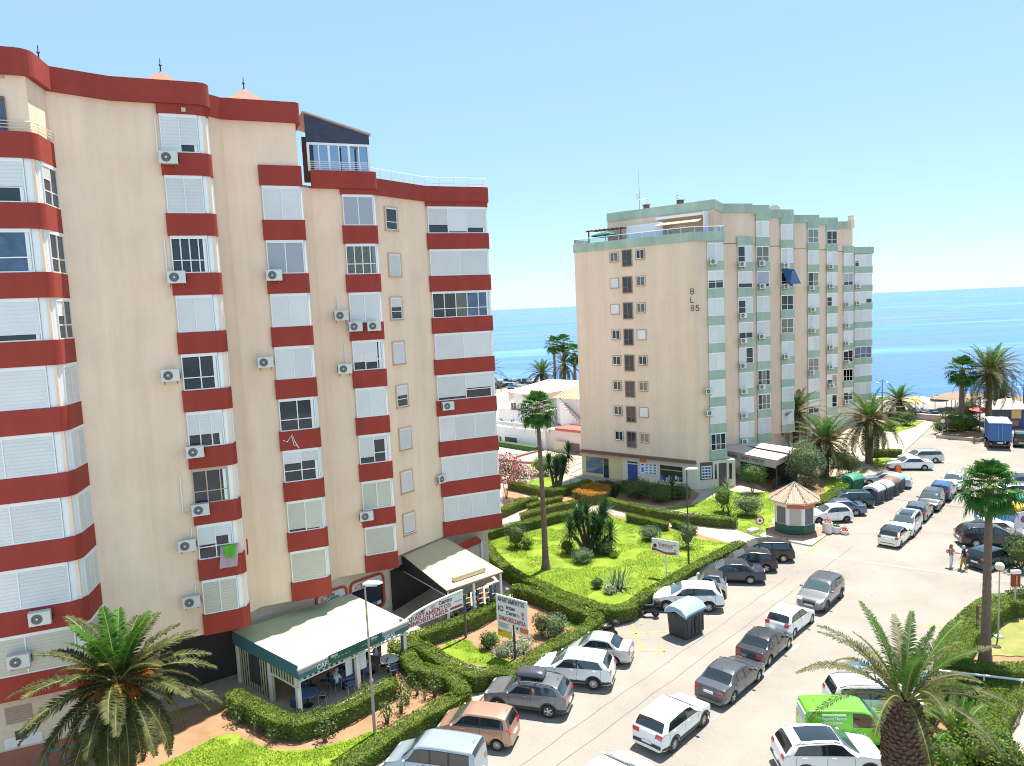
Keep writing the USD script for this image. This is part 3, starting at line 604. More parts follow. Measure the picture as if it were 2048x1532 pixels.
# upper storey, set back from the end wall
i3 = [tb[0][1] + v2 * 1.6, ] 
up = [tb[0][1] + v2 * 1.6 - u2 * .1] + front[4:4 + 4 * 1]
upf = [c for c in front[3:]]
k7 = len(front) - 4
upper = front[3:k7] + [tb[6][1] + v2 * 8, front[3] + u2 * .1 - eu * 13.2 + end_n * -9, front[3] - eu * 13.2]
m = M(); m.prism(upper, ZP - .95, ZR - .95); m.build('wall', TAN, grn)
def gpar(pts, z0, z1, th=.22):
    m = M(); pg = LineString(pts).buffer(th / 2, cap_style='flat', join_style='mitre'); m.prism(np.asarray(pg.exterior.coords)[:-1], z0, z1); return m.build('parapet', GREEN, grn)
gpar([e0 + np.array([10, 14]), e0 - end_n * .03, c0 - end_n * .03, tb[0][0] + v2 * .02, tb[0][1] + v2 * .02, tb[0][1] + v2 * 1.6], ZP - .96, ZP)
gpar([upper[-1], upper[0]] + [q - v2 * .04 for q in upper[1:-2]] + [upper[-2]], ZR - 1.0, ZR)
gpar([tb[6][1] + v2 * 1.2, tb[7][0] + v2 * .02, tb[7][1] + v2 * .02, tb[7][1] + v2 * 6], ZP - .96, ZP)
m = M(); m.prism(poly, ZP - .95, ZP - .85); m.build('roof', ROOFT, grn); m = M(); m.prism(upper, ZR - .95, ZR - .85); m.build('roof', ROOFT, grn)
rg = random.Random(11)
S2 = {0: ['S|S', 's55|s55', 'S|S', 'S|S', 'S|S', 'S', 'S*.5|S', 'G|C|G'][::-1],
      1: ['G|S', 's75', 's20|S', 's62|s62', 'S|G', 'S|S', 'S', 'S|S'][::-1], 2: ['S|S', 'C|C', 's80', 'S|S', 'S', 'S|S', 'G|C|G', 'G|C|C', 'S|S'][::-1],
      3: ['S|S', 'S|S', 'G|G', 'G|G', 'C|C', 'S|S', 'S|S', 'S|S', 'S|S'][::-1], 4: ['C|C', 'S|S', 'G|C', 'S|S', 'S|S', 'S|S', 'C|C', 'S|S', 's50|s60'][::-1],
      5: ['G|G', 'S|S', 'S|S', 's30|S', 'S', 'S|S', 'S|S', 's40|C', 'S|G'][::-1], 6: ['S|S', 's75|s75', 'S|S', 'S|S', 'S|S', 's10|C', 'C|C|C', 's40|s50'][::-1],
      7: ['s55*.6|S|S', 'S|S|S', 'S|S|s60', 'S|S', 'S|S|S', 'B|B|B', 'S|S|S', 'S|S|S'][::-1]}
for i, (a, b, n) in enumerate(tb):
    W_ = np.linalg.norm(b - a); pl = [a, b, b + v2 * 1.2, a + v2 * 1.2]
    for k in range(n):
        if k == 8 and i in (2, 3, 4, 5) or k < 8 or i in (1, 6):
            z = ZL2 + k * HF2; m = M(); m.prism(pl, z - 1.02, z); m.build('balcony_band', GREEN, grn)
    m = M(); zt = ZL2 + n * HF2 - 1.02
    if i in (2, 3, 4, 5): m.prism(pl, zt, ZR - .99); m.build('balcony_band', GREEN, grn)
    elif i in (0, 7): m.prism(pl, ZL2 + 8 * HF2 - 1.02, ZP - .94); m.build('balcony_band', GREEN, grn)
    for k, sp in enumerate(S2[i]):
        z = ZL2 + k * HF2; hh = HF2 - 1.02
        sh = SHUTG if (i, k) in ((2, 6), (6, 6)) else SHUT
        Win(grn, Z3(a + u2 * .06 + v2 * .08, z), (*u2, 0), (*n2_, 0), W_ - .18, hh, sp, shut=sh, head=.12)
# end wall windows
rows = [(465, 470, 452), (590, 598, 580), (715, 722, 708), (837, 848, 837), (960, 972, 960), (1080, 1097, 1084), (1200, 1217, 1208), (1320, 1338, 1330)]
cx = [(235, 297, 360), (237, 299, 362), (240, 302, 364), (245, 305, 367), (248, 309, 373), (251, 312, 376), (255, 317, 378), (260, 319, 381)]
typ = ['CGG', 'SGC', 'SGC', 'GGS', 'GGG', 'GGC', 'GGS', 'GGC']
for j in range(8):
    for t in range(3):
        W_, H_ = (1.0, 1.02) if t != 1 else (1.15, 1.75)
        c = onplane(1130 + cx[j][t] / 2.394, 320 + rows[j][t] / 2.394, Z3(c0, 0), (*end_n, 0)); o = c - np.array([*eu, 0]) * W_ / 2 - np.array([0, 0, H_ / 2]) + np.array([*end_n, 0]) * .02
        sp = {'C': 'C|C', 'G': 'G|N', 'S': 'S'}[typ[j][t]] if t != 1 else 'G|N'
        m = M().at(o, (*eu, 0), (*(-end_n), 0)); m.box(-.07, 0, -.04, .03, -.07, H_ + .07); m.box(W_, W_ + .07, -.04, .03, -.07, H_ + .07); m.box(0, W_, -.04, .03, H_, H_ + .07); m.box(0, W_, -.09, .03, -.07, 0)
        m.build('window_surround', mat('taupe_surround', (.33, .23, .17), .8), grn)
        w = Win(grn, o, (*eu, 0), (*end_n, 0), W_, H_, sp, name='end_window', head=.05, dep=.025, rail=.30 if t == 1 else 0, frame=WHITE if t != 1 else mat('brown_alu', (.20, .13, .10), .5))
for ch, px, py in (('B', 1379.5, 589), ('L', 1379.5, 606), ('85', 1380, 622.5)):
    fu = unit(c0, tb[0][0]); fn = np.array([fu[1], -fu[0]]); c = onplane(px, py, Z3(c0, 0), (*fn, 0)); words(ch, .62, c, fu, fn, .0, LBLK, grn, bold=False)
# roof terrace of the end: white rooms, pergola, awning, glass balustrade
o1 = tb[0][1] + v2 * 2.2 - u2 * .2; w1 = unit(o1, upper[-1]); d1 = np.array([-w1[1], w1[0]]); d1 = d1 if d1 @ end_n > 0 else -d1
WROOM = mat('white_render', (.72, .71, .72), .8, var=.04)
m = M(); m.prism([o1 + w1 * 5.0, o1 + w1 * 5.0 + d1 * 1.2, o1 + w1 * 9.5 + d1 * 1.2, o1 + w1 * 9.5], ZP - .85, ZP + 1.7); m.prism([o1 + w1 * .1, o1 + w1 * .1 + d1 * .12, o1 + w1 * 5 + d1 * .12, o1 + w1 * 5], ZP - .85, ZP + 2.0); m.prism([o1 + w1 * 0 - u2 * .1, o1 + d1 * 1.6, o1 + d1 * 1.6 + w1 * .14, o1 + w1 * .14], ZP - .85, ZP + 2.3)
m.prism([o1 + d1 * .1, o1 + d1 * .9, o1 + w1 * 6 + d1 * .9, o1 + w1 * 6 + d1 * .1], ZP + 2.0, ZP + 2.28); m.build('terrace_room', WROOM, grn)
Win(grn, Z3(o1 + w1 * 4.3 + d1 * .14, ZP - .6), (*(-w1), 0), (*d1, 0), 3.6, 1.8, 'C|G|C|G', name='terrace_door', rail=0)
m = M(); q = o1 + w1 * .5 + d1 * .2
m.add([Z3(q, ZP + 1.85), Z3(q + w1 * 5, ZP + 1.85), Z3(q + w1 * 5 + d1 * 1.9, ZP + 1.25), Z3(q + d1 * 1.9, ZP + 1.25), Z3(q, ZP + 1.80), Z3(q + w1 * 5, ZP + 1.80), Z3(q + w1 * 5 + d1 * 1.9, ZP + 1.20), Z3(q + d1 * 1.9, ZP + 1.20)], [(0, 1, 2, 3), (7, 6, 5, 4), (2, 3, 7, 6), (0, 3, 7, 4), (1, 2, 6, 5)])
m.build('terrace_awning', mat('awning_beige', (.66, .50, .30), .8), grn)
m = M()
for j in range(9): m.tube([Z3(o1 + w1 * (9.5 + j * .55) + d1 * .1, ZP + 1.55), Z3(o1 + w1 * (9.5 + j * .55) + d1 * 2.6, ZP + 1.5)], .06, 4)
for s_ in (9.6, 13.8): m.tube([Z3(o1 + w1 * s_ + d1 * 2.4, ZP - .85), Z3(o1 + w1 * s_ + d1 * 2.4, ZP + 1.5)], .09, 5)
m.tube([Z3(o1 + w1 * 9.3 + d1 * 2.4, ZP + 1.44), Z3(o1 + w1 * 14.2 + d1 * 2.4, ZP + 1.44)], .08, 5); m.build('pergola', mat('pergola_wood', (.13, .045, .03), .7), grn)
rl = [e0 + np.array([2, 2.4]), e0 - end_n * .03, c0 - end_n * .03, tb[0][1] + v2 * .02, tb[0][1] + v2 * 1.2]
m = M(); m.tube([Z3(q, ZP + .55) for q in rl], .03, 5); ls = LineString(rl)
for t in np.linspace(0, 1, 16): q = ls.interpolate(t, normalized=True); m.tube([(q.x, q.y, ZP), (q.x, q.y, ZP + .55)], .022, 5)
bal = m.build('glass_balustrade', WHITE, grn)
bg = glass_mat('balustrade_glass', (.60, .75, .92))
for a, b in zip(rl[:-1], rl[1:]):
    m = M(); m.quad(Z3(a, ZP + .04), Z3(b, ZP + .04), Z3(b, ZP + .5), Z3(a, ZP + .5)); m.build('pane', bg, bal)
q0 = tb[7][0] + v2 * .1; q1 = tb[7][1] + v2 * .1; m = M(); m.tube([Z3(q0, ZP + .6), Z3(q1, ZP + .6), Z3(q1 + v2 * 4, ZP + .6)], .03, 5); m.tube([Z3(q0, ZP + .3), Z3(q1, ZP + .3)], .02, 5)
for t in np.linspace(0, 1, 8): q = q0 + (q1 - q0) * t; m.tube([Z3(q, ZP), Z3(q, ZP + .6)], .025, 5)
m.build('roof_railing', WHITE, grn)
# roof things: chimneys and aerials
def roofpt(px, py, Y): d = ray(px, py); return np.array([0, 0, H]) + d * (Y / d[1])
for px, py, Y, s_ in ((1293, 420, 88, 1.0), (1361, 411, 86, 1.0), (1702, 440, 109, .9)):
    c = roofpt(px, py, Y); m = M().at((c[0], c[1], ZR - 1.2), (*u2, 0)); m.box(-.35 * s_, .35 * s_, -.35, .35, 0, c[2] - ZR + 1.2); q = m.build('chimney', GREEN if px < 1600 else TAN, grn)
    m = M().at((c[0], c[1], c[2]), (*u2, 0)); m.box(-.28, .28, -.28, .28, 0, .55); m.box(-.36, .36, -.36, .36, .55, .62); m.build('chimney_cap', mat('chimney_brown', (.14, .08, .06), .8) if px < 1600 else CREAM, q)
# ground floor of the green building
gA, gB = e0 - end_n * .02, c0 - end_n * .02
GY = mat('ochre_render', (.60, .46, .24), .85, var=.06); GW = mat('offwhite_render', (.62, .56, .46), .85, var=.06)
Lg = np.linalg.norm(gB - gA)
m = M(); m.prism([gA, gA + eu * Lg * .38, gA + eu * Lg * .38 - end_n * 4, gA - end_n * 4 + eu * .5], .05, ZS2); m.build('ground_floor_wall', GY, grn)
fu = unit(c0, tb[0][0]); fn = np.array([fu[1], -fu[0]])
gf = [gA + eu * Lg * .38, gB, gB + fu * 4.3, gB + fu * 4.3 - fn * 5, tb[1][1] + v2 * 3, tb[3][1] + v2 * 2.5, tb[5][1] + v2 * 2.5, tb[7][1] + v2 * 1, tb[7][1] + v2 * 8 - u2 * 3, gA + eu * Lg * .38 - end_n * 20]
m = M(); m.prism(gf, .05, ZS2); m.build('ground_floor_wall', GW, grn)
m = M().at(Z3(gA + end_n * .02, ZS2 - .12), (*eu, 0), (*(-end_n), 0)); 
for j in range(int(Lg / .22)): m.tube([(j * .22 + .1, .05, .22), (j * .22 + .1, -.42, .02)], .09, 6)
m.box(0, Lg, -.4, .05, -.08, .02); m.build('tile_canopy', mat('canopy_tile', (.25, .13, .10), .85, var=.2, vscale=6.), grn)
def eo(px, py, d=.0): return onplane(px, py, Z3(gA, 0), (*end_n, 0)) + np.array([*end_n, 0]) * d
def epanel(name, p0, p1, mt, d=.03, parent=grn, dd=0.0):
    a, b = eo(*p0), eo(*p1); m = M().at(np.array([a[0], a[1], b[2]]) + np.array([*end_n, 0]) * dd, (*eu, 0), (*(-end_n), 0)); m.box(0, np.linalg.norm((b - a)[:2]), -d, .0, 0, a[2] - b[2]); return m.build(name, mt, parent)
Z1140 = lambda u, v: (1140 + u / 7.877, 880 + v / 7.877)
epanel('shop_window', Z1140(250, 255), Z1140(520, 535), GLASSB); epanel('shop_door', Z1140(525, 285), Z1140(615, 605), GLASS)
epanel('blue_door', Z1140(910, 375), Z1140(1070, 665), mat('blue_door', (.035, .05, .24), .5, var=.2)); epanel('door_lintel', Z1140(905, 330), Z1140(1065, 372), DARKM)
b1 = epanel('poster_board', Z1140(1105, 365), Z1140(1380, 555), mat('poster_white', (.66, .70, .76), .5))
rg = random.Random(3)
for r_ in range(4):
    for c_ in range(4):
        if c_ == 0 and r_ > 0: continue
        p0 = (1125 + c_ * 65, 375 + r_ * 42 + c_ * 4); epanel('poster_picture', Z1140(*p0), Z1140(p0[0] + 38, p0[1] + 24), (mat('pic_navy', (.03, .05, .14), .6), mat('pic_brown', (.16, .08, .06), .6), mat('pic_grey', (.2, .22, .26), .6))[rg.randrange(3)], .012, b1, .031)
epanel('poster_picture', Z1140(1128, 425), Z1140(1165, 505), mat('pic_blue', (.05, .16, .5), .6), .012, b1, .031)
epanel('orange_sign', Z1140(1100, 270), Z1140(1205, 358), LORG, .04)
w = epanel('shop_window', Z1140(1420, 390), Z1140(1775, 660), mat('shop_shade2', (.03, .035, .03), .2))
epanel('awning_stripe', Z1140(1435, 465), Z1140(1770, 490), mat('stripe_yellow', (.5, .4, .03), .6), .012, w, .031); epanel('awning_stripe', Z1140(1435, 492), Z1140(1770, 530), mat('stripe_green', (.22, .38, .05), .6), .012, w, .031)
for j in range(9):
    x = 1440 + j * 36; epanel('shop_goods', Z1140(x, 560 + (j % 3) * 14), Z1140(x + 30, 625 + (j % 2) * 20), (mat('pic_blue', (.05, .16, .5), .6), mat('pic_tan', (.45, .3, .15), .6), mat('pic_pale', (.5, .55, .6), .6), mat('pic_navy', (.03, .05, .14), .6))[(j * 7) % 4], .012, w, .031)
cq = Z3(gB + fn * .01, .1)
def cpanel(name, x0, x1, z0, z1, mt, d=.03): m = M().at(cq, (*fu, 0), (*(-fn), 0)); m.box(x0, x1, -d, .0, z0, z1); return m.build(name, mt, grn)
cpanel('shop_window', .35, 1.75, 1.0, 2.9, mat('shop_shade2', (.03, .035, .03), .2)); cpanel('poster_board', .5, 1.6, 1.1, 2.5, mat('poster_white', (.66, .70, .76), .5), .05)
for r_ in range(4):
    for c_ in range(3): cpanel('poster_picture', .56 + c_ * .34, .82 + c_ * .34, 1.2 + r_ * .32, 1.42 + r_ * .32, mat('pic_navy', (.03, .05, .14), .6), .06)
cpanel('narrow_window', 2.0, 2.2, 1.0, 2.6, GLASS); cpanel('shop_door', 2.45, 3.3, .05, 2.7, mat('door_grey', (.06, .06, .06), .5)); cpanel('narrow_window', 3.6, 3.9, .9, 2.6, GLASS)
m = M().at(cq, (*fu, 0), (*(-fn), 0)); m.box(2.35, 3.5, -.6, 0, 0, .12); m.build('doorstep', KERB, grn)
# ------------------------------------------------------------------ plants
PALM = leaf_mat('palm_leaf', (.05, .062, .015), (.235, .225, .075), .22)
PALMN = leaf_mat('palm_young_leaf', (0.054, 0.153, 0.018), (0.17, 0.34, 0.04), .3)
FAN = leaf_mat('fan_leaf', (0.04, 0.14, 0.024), (0.176, 0.396, 0.066), .3)
FAND = leaf_mat('dry_fan_leaf', (0.14, 0.091, 0.042), (0.336, 0.238, 0.112), .2)
TRUNK = mat('palm_trunk', (.16, .105, .075), .9, var=.3, vscale=5.0, bump=.8, bscale=30)
TRUNKG = mat('grey_trunk', (.15, .10, .072), .9, var=.25, vscale=4.0, bump=.6, bscale=20)
BOOT = mat('leaf_boot', (.115, .062, .038), .85, var=.45, vscale=9.0)
DATE = leaf_mat('date_stalk', (.26, .09, .02), (.62, .27, .06), .15)
RACH = mat('frond_rib', (.22, .21, .07), .6)
HEDGE = leaf_mat('hedge_leaf', (.115, .185, .02), (.38, .50, .05), .3)
HEDGED = leaf_mat('dry_hedge_leaf', (0.126, 0.112, 0.04), (0.399, 0.351, 0.133), .25)
CORE = mat('twig_core', (.07, .085, .022), .95)
BARK = mat('twig_bark', (.13, .095, .065), .95)
SHRUB = leaf_mat('shrub_leaf', (0.036, 0.096, 0.028), (0.15, 0.3, 0.06), .3)
GREYL = leaf_mat('grey_leaf', (0.108, 0.18, 0.099), (0.36, 0.468, 0.306), .3)
LIME = leaf_mat('lime_leaf', (0.09, 0.22, 0.02), (0.27, 0.504, 0.036), .35)
SILVER = leaf_mat('silver_leaf', (0.264, 0.3, 0.216), (0.598, 0.624, 0.494), .2)
ORANGE = leaf_mat('orange_leaf', (.46, .20, .015), (.85, .42, .05), .25)
PINK = leaf_mat('pink_flower', (0.48, 0.072, 0.156), (0.713, 0.207, 0.322), .3)
REDF = mat('red_flower', (.42, .015, .01), .6)
YUC = leaf_mat('yucca_leaf', (0.022, 0.081, 0.022), (0.13, 0.28, 0.07), .2, rough=.4)
AGAV = leaf_mat('agave_leaf', (0.15, 0.21, 0.105), (0.42, 0.495, 0.255), .1)

def cards(P, Nrm, size, rng, jit=.9, asp=.55):
    """one small pointed leaf at each point"""
    n = len(P); d = Nrm + rng.normal(size=(n, 3)) * jit; d /= np.linalg.norm(d, axis=1, keepdims=True) + 1e-9
    t = rng.normal(size=(n, 3)); a = np.cross(d, t); a /= np.linalg.norm(a, axis=1, keepdims=True) + 1e-9; b = np.cross(d, a)
    s = (np.broadcast_to(size, (n,)) * rng.uniform(.6, 1.3, n))[:, None]
    v = np.stack([P - a * s, P + b * s * asp, P + a * s, P - b * s * asp], 1).reshape(-1, 3)
    i = np.arange(n)[:, None] * 4
    return v, np.hstack([i, i + 1, i + 2, i + 3])
def hedge(px, w, h, label, mt=None, seed=0, dens=230, size=.055, gap=0.0, zt=None, group=None, cat='hedge', raw=None, drysides=0.0, name='hedge'):
    """a clipped hedge along points given by the photograph's pixels of its top"""
    rng = np.random.default_rng(seed); mt = mt or HEDGE
    pts = np.array(raw) if raw is not None else np.array([G(x, y, h + .1)[:2] for x, y in px])
    ls = LineString(pts); pg = ls.buffer(w / 2, cap_style='round', join_style='round') if len(pts) > 1 else None
    ring = pg.exterior; p = thing(name, label, cat, (0, 0, 0), group=group)
    core = pg.buffer(-.13)
    m = M()
    for c in getattr(core, 'geoms', [core]):
        if c.area > .05: m.prism(np.asarray(c.exterior.coords)[:-1], .1, h - .06)
    m.build('twigs', CORE, p)
    # top leaves
    x0, y0, x1, y1 = pg.bounds; n = int((x1 - x0) * (y1 - y0) * dens * 1.3); q = np.c_[rng.uniform(x0, x1, n), rng.uniform(y0, y1, n)]
    import shapely
    q = q[shapely.contains_xy(pg, q[:, 0], q[:, 1])]
    hz = h * (1 + .09 * (meshkit.fbm(np.c_[q * 1.1, np.full(len(q), seed)], 3, seed) - .5) * 2) + .1
    ed = np.array([1.0]); P = np.c_[q, hz - np.abs(rng.normal(0, .035, len(q)))]; Nn = np.tile([0, 0, 1.], (len(q), 1))
    # side leaves
    L = ring.length; k = int(L * h * dens * .95); tt = rng.uniform(0, 1, k)
    e = np.array([ring.interpolate(t, normalized=True).coords[0] for t in tt]); e2 = np.array([ring.interpolate((t + .002) % 1, normalized=True).coords[0] for t in tt])
    dd = e2 - e; dd /= np.linalg.norm(dd, axis=1, keepdims=True) + 1e-9; nn_ = np.c_[dd[:, 1], -dd[:, 0]]
    if not ring.is_ccw: nn_ = -nn_
    zz = .1 + h * np.sqrt(rng.uniform(0.0, 1, k)) * .98
    bl = .10 * (meshkit.fbm(np.c_[e * 1.3, zz], 3, seed + 4) - .5) * 2
    P2 = np.c_[e + nn_ * (bl - np.abs(rng.normal(0, .05, k)))[:, None], zz]; N2 = np.c_[nn_, np.full(k, .25)]
    if gap:
        keep = meshkit.fbm(np.c_[P2[:, :2] * .9, P2[:, 2] * 1.2], 3, seed + 9) > gap * (1.25 - .6 * (P2[:, 2] / h)); P2, N2 = P2[keep], N2[keep]
    m = M(); 
    if drysides:
        dry = rng.uniform(0, 1, len(P2)) < drysides * (1.15 - P2[:, 2] / (h + .1)) * 1.5
        md = M(); md.add(*cards(P2[dry], N2[dry], size * .9, rng)); md.build('dry_leaves', HEDGED, p); P2, N2 = P2[~dry], N2[~dry]
    m.add(*cards(P, Nn, size, rng)); m.add(*cards(P2, N2, size, rng)); m.build('foliage', mt, p)
    return p
def clump(c, r, n, size, mt, p, rng, sc=(1, 1, .8), name='foliage', shell=.55, nz=.35, seed=0):
    """leaves through an uneven rounded volume"""
    d = rng.normal(size=(n, 3)); d /= np.linalg.norm(d, axis=1, keepdims=True)
    rad = r * (shell + (1 - shell) * rng.uniform(0, 1, n) ** .6) * (1 + nz * (meshkit.fbm(d * 1.6 + seed, 3, seed) - .5) * 2)
    P = np.array(c) + d * rad[:, None] * np.array(sc); k = P[:, 2] > .12; m = M(); m.add(*cards(P[k], d[k], size, rng)); return m.build(name, mt, p)
def shrub(loc, r, label, mt=SHRUB, n=900, size=.06, sc=(1, 1, .85), seed=0, trunk=.0, cat='shrub', group=None, name='shrub', blooms=None, sparse=False, stems=5):
    rng = np.random.default_rng(seed + 77); p = thing(name, label, cat, loc, group=group)
    m = M(); z0 = trunk + r * sc[2] * .55
    for k in range(stems):
        a = k * 2.4 + seed; e = np.array([math.cos(a) * r * .55 * sc[0], math.sin(a) * r * .55 * sc[1], trunk + r * sc[2] * (.9 + .3 * (k % 2))]); m.tube([(math.cos(a) * .04, math.sin(a) * .04, -.02), e * np.array([.4, .4, .6]), e], [.035, .025, .01], 5)
    m.build('stems', BARK, p)
    cz = trunk + r * sc[2]
    if not sparse:
        m = M(); m.ball((0, 0, cz), r * .62, 2, .25, seed, sc); m.build('twigs', CORE, p)
    clump((0, 0, cz), r, n, size, mt, p, rng, sc, seed=seed, shell=.2 if sparse else .6)
    if blooms:
        bm, bn, bs = blooms; clump((0, 0, cz + .04), r * 1.04, bn, bs, bm, p, rng, sc, name='blossom', seed=seed, shell=.8)
    return p

def frond(L, droop, up, az, rng, nl, lw, wmax, base=(0, 0, 0), twist=0.0):
    """(rib points, leaflet mesh) of one feather leaf"""
    t = np.linspace(0, 1, 14); el = up - droop * t ** 1.35; ds = L / 13
    x = np.cumsum(np.r_[0, np.cos(el[:-1]) * ds]); z = np.cumsum(np.r_[0, np.sin(el[:-1]) * ds])
    ca, sa = math.cos(az), math.sin(az); side = np.array([-sa, ca, 0])
    curve = np.c_[x * ca, x * sa, z] + np.array(base) + side * (twist * (t ** 2) * L)[:, None]
    tl = np.linspace(.10, .995, nl); P = np.stack([np.interp(tl, t, curve[:, k]) for k in range(3)], 1); E = np.interp(tl, t, el)
    T = np.c_[np.cos(E) * ca, np.cos(E) * sa, np.sin(E)]; U = np.c_[-np.sin(E) * ca, -np.sin(E) * sa, np.cos(E)]
    ll = wmax * np.clip(np.sin(np.pi * (tl * .86 + .10)) ** .62, .12, 1) * rng.uniform(.88, 1.1, nl)
    vs, fs, o = [], [], 0
    for s in (-1, 1):
        a = rng.uniform(.42, .72, nl)[:, None]; v = rng.uniform(-.02, .42, nl)[:, None]
        D = side * s * np.cos(a) + T * np.sin(a) + U * v; D /= np.linalg.norm(D, axis=1, keepdims=True)
        D2 = D + np.array([0, 0, -1]) * rng.uniform(.15, .5, nl)[:, None]; D2 /= np.linalg.norm(D2, axis=1, keepdims=True)
        mid = P + D * (ll * .55)[:, None]; tip = mid + D2 * (ll * .45)[:, None]; w = T * lw * .5
        q = np.stack([P - w * .7, P + w * .7, mid + w, mid - w, tip], 1).reshape(-1, 3); i = np.arange(nl)[:, None] * 5 + o
        vs.append(q); fs += [np.hstack([i, i + 1, i + 2]), np.hstack([i, i + 2, i + 3]), np.hstack([i + 3, i + 2, i + 4])]; o += nl * 5
    return curve, (np.vstack(vs), np.vstack(fs))
def phoenix(name, loc, trunk_h, r0, r1, L, nf, label, seed, nl=46, lw=.05, wmax=.5, fruit=0, el0=-.75, group=None, boots=0, young=.25, shaft=None, droop=(.75, 1.5), lean=(0, 0)):
    rng = np.random.default_rng(seed); p = thing(name, label, 'palm tree', loc, group=group)
    zz = np.linspace(0, trunk_h, 26); m = M(); n = 18; P = []
    for i, z in enumerate(zz):
        t = z / trunk_h; r = r0 + (r1 - r0) * t
        if boots: r = np.interp(t, [0, .25, .55, .8, 1], [r0 * .86, r0 * .95, r0 * 1.1, r0 * 1.12, r0 * .62])
        th = np.linspace(0, 2 * math.pi, n + 1); rr_ = r * (1 + .06 * np.sin(i * 2.4 + th * 5) + .05 * ((i % 2) - .5)); P.append(np.c_[np.cos(th) * rr_ + lean[0] * t * t, np.sin(th) * rr_ + lean[1] * t * t, np.full(n + 1, z)])
    m.grid(P); m.build('trunk', TRUNK if not boots else BOOT, p, smooth=50)
    top_ = np.array([lean[0], lean[1], trunk_h])
    if boots:
        m = M(); k = 0
        for row in range(30):
            z = trunk_h * (.02 + .97 * row / 30); t = z / trunk_h; r = np.interp(t, [0, .25, .55, .8, 1], [r0 * .86, r0 * .95, r0 * 1.1, r0 * 1.12, r0 * .62])
            for j in range(17):
                a = (j + .5 * (row % 2)) * 2 * math.pi / 17 + rng.uniform(-.05, .05); c, s_ = math.cos(a), math.sin(a); hw = r * .19 * rng.uniform(.85, 1.1); hh = trunk_h / 30 * 1.05; out = rng.uniform(.05, .13)
                o_ = np.array([c * r, s_ * r, z]); tx = np.array([-s_, c, 0]); nr = np.array([c, s_, .0]); u = np.array([0, 0, 1.])
                v = [o_ - tx * hw, o_ + u * -hh * .55, o_ + tx * hw, o_ + u * hh * .75, o_ + nr * out + u * hh * .35 - tx * hw * .55, o_ + nr * out * 1.15 - u * hh * .1, o_ + nr * out + u * hh * .35 + tx * hw * .55, o_ + nr * out * .9 + u * hh * .62]
                m.add(v, [(0, 1, 5), (0, 5, 4), (1, 2, 6), (1, 6, 5), (2, 3, 7), (2, 7, 6), (3, 0, 4), (3, 4, 7), (4, 5, 6), (4, 6, 7)])
        q = m.build('leaf_bases', BOOT, p); tag(q, kind='stuff')
    else:
        m = M()
        for j in range(40):
            a = j * 2.39996; z = trunk_h - .05 - .9 * r1 * (j / 40) * 2.2; r = r1 * (1.05 + .25 * (j / 40)); c, s_ = math.cos(a), math.sin(a)
            m.tube([(c * r * .7 + top_[0], s_ * r * .7 + top_[1], z - .25), (c * r * 1.25 + top_[0], s_ * r * 1.25 + top_[1], z + .18)], [.09, .03], 5)
        m.build('leaf_bases', BOOT, p)
    for k in range(nf):
        f = (k + .5) / nf; up = 1.42 - (1.42 - el0) * f ** .85 + rng.uniform(-.09, .09); az = k * 2.39996 + rng.uniform(-.15, .15)
        Lk = L * rng.uniform(.86, 1.06) * (.72 + .28 * min(1, f * 2.5)); dr = np.interp(f, [0, .5, 1], [droop[0] * .75, (droop[0] + droop[1]) / 2, droop[1]]) * rng.uniform(.85, 1.15)
        if shaft is None: b = top_ + np.array([math.cos(az) * r1 * .5, math.sin(az) * r1 * .5, .15 - .45 * f])
        else: b = top_ + np.array([math.cos(az) * r0 * .35, math.sin(az) * r0 * .35, .1 - .25 * f])
        curve, (v, fc) = frond(Lk, dr, up, az, rng, nl, lw, wmax, b, rng.uniform(-.07, .07))
        m = M(); m.add(v, fc); q = m.build('frond', PALMN if f < young else PALM, p)
        m = M(); m.tube(curve, np.linspace(.045, .008, 14), 4, cap=False); m.build('rib', RACH, q)
    if fruit:
        for k in range(fruit):
            az = k * 2.39996 + .4; b = top_ + np.array([math.cos(az) * r1 * .6, math.sin(az) * r1 * .6, -.05]); m = M(); cl = L * .33 * rng.uniform(.7, 1.1); e = b + np.array([math.cos(az) * cl, math.sin(az) * cl, rng.uniform(.12, .5) * cl])
            m.tube([b, (b + e) / 2 + np.array([0, 0, .08]), e], .03, 4)
            for j in range(46):
                s_ = b + (e - b) * rng.uniform(.5, 1); d = np.array([math.cos(az), math.sin(az), -.45]) * .45 + rng.normal(size=3) * .35; l_ = cl * .42
                w = np.cross(d, [0, 0, 1]); w /= np.linalg.norm(w) + 1e-9; w *= .022
                m.add([s_ - w, s_ + w, s_ + d * l_ * .6 + w * 1.3 + np.array([0, 0, -.04]), s_ + d * l_ * .6 - w * 1.3 + np.array([0, 0, -.04]), s_ + d * l_ + np.array([0, 0, -.15])], [(0, 1, 2), (0, 2, 3), (3, 2, 4)])
            m.build('date_cluster', DATE, p)
    return p
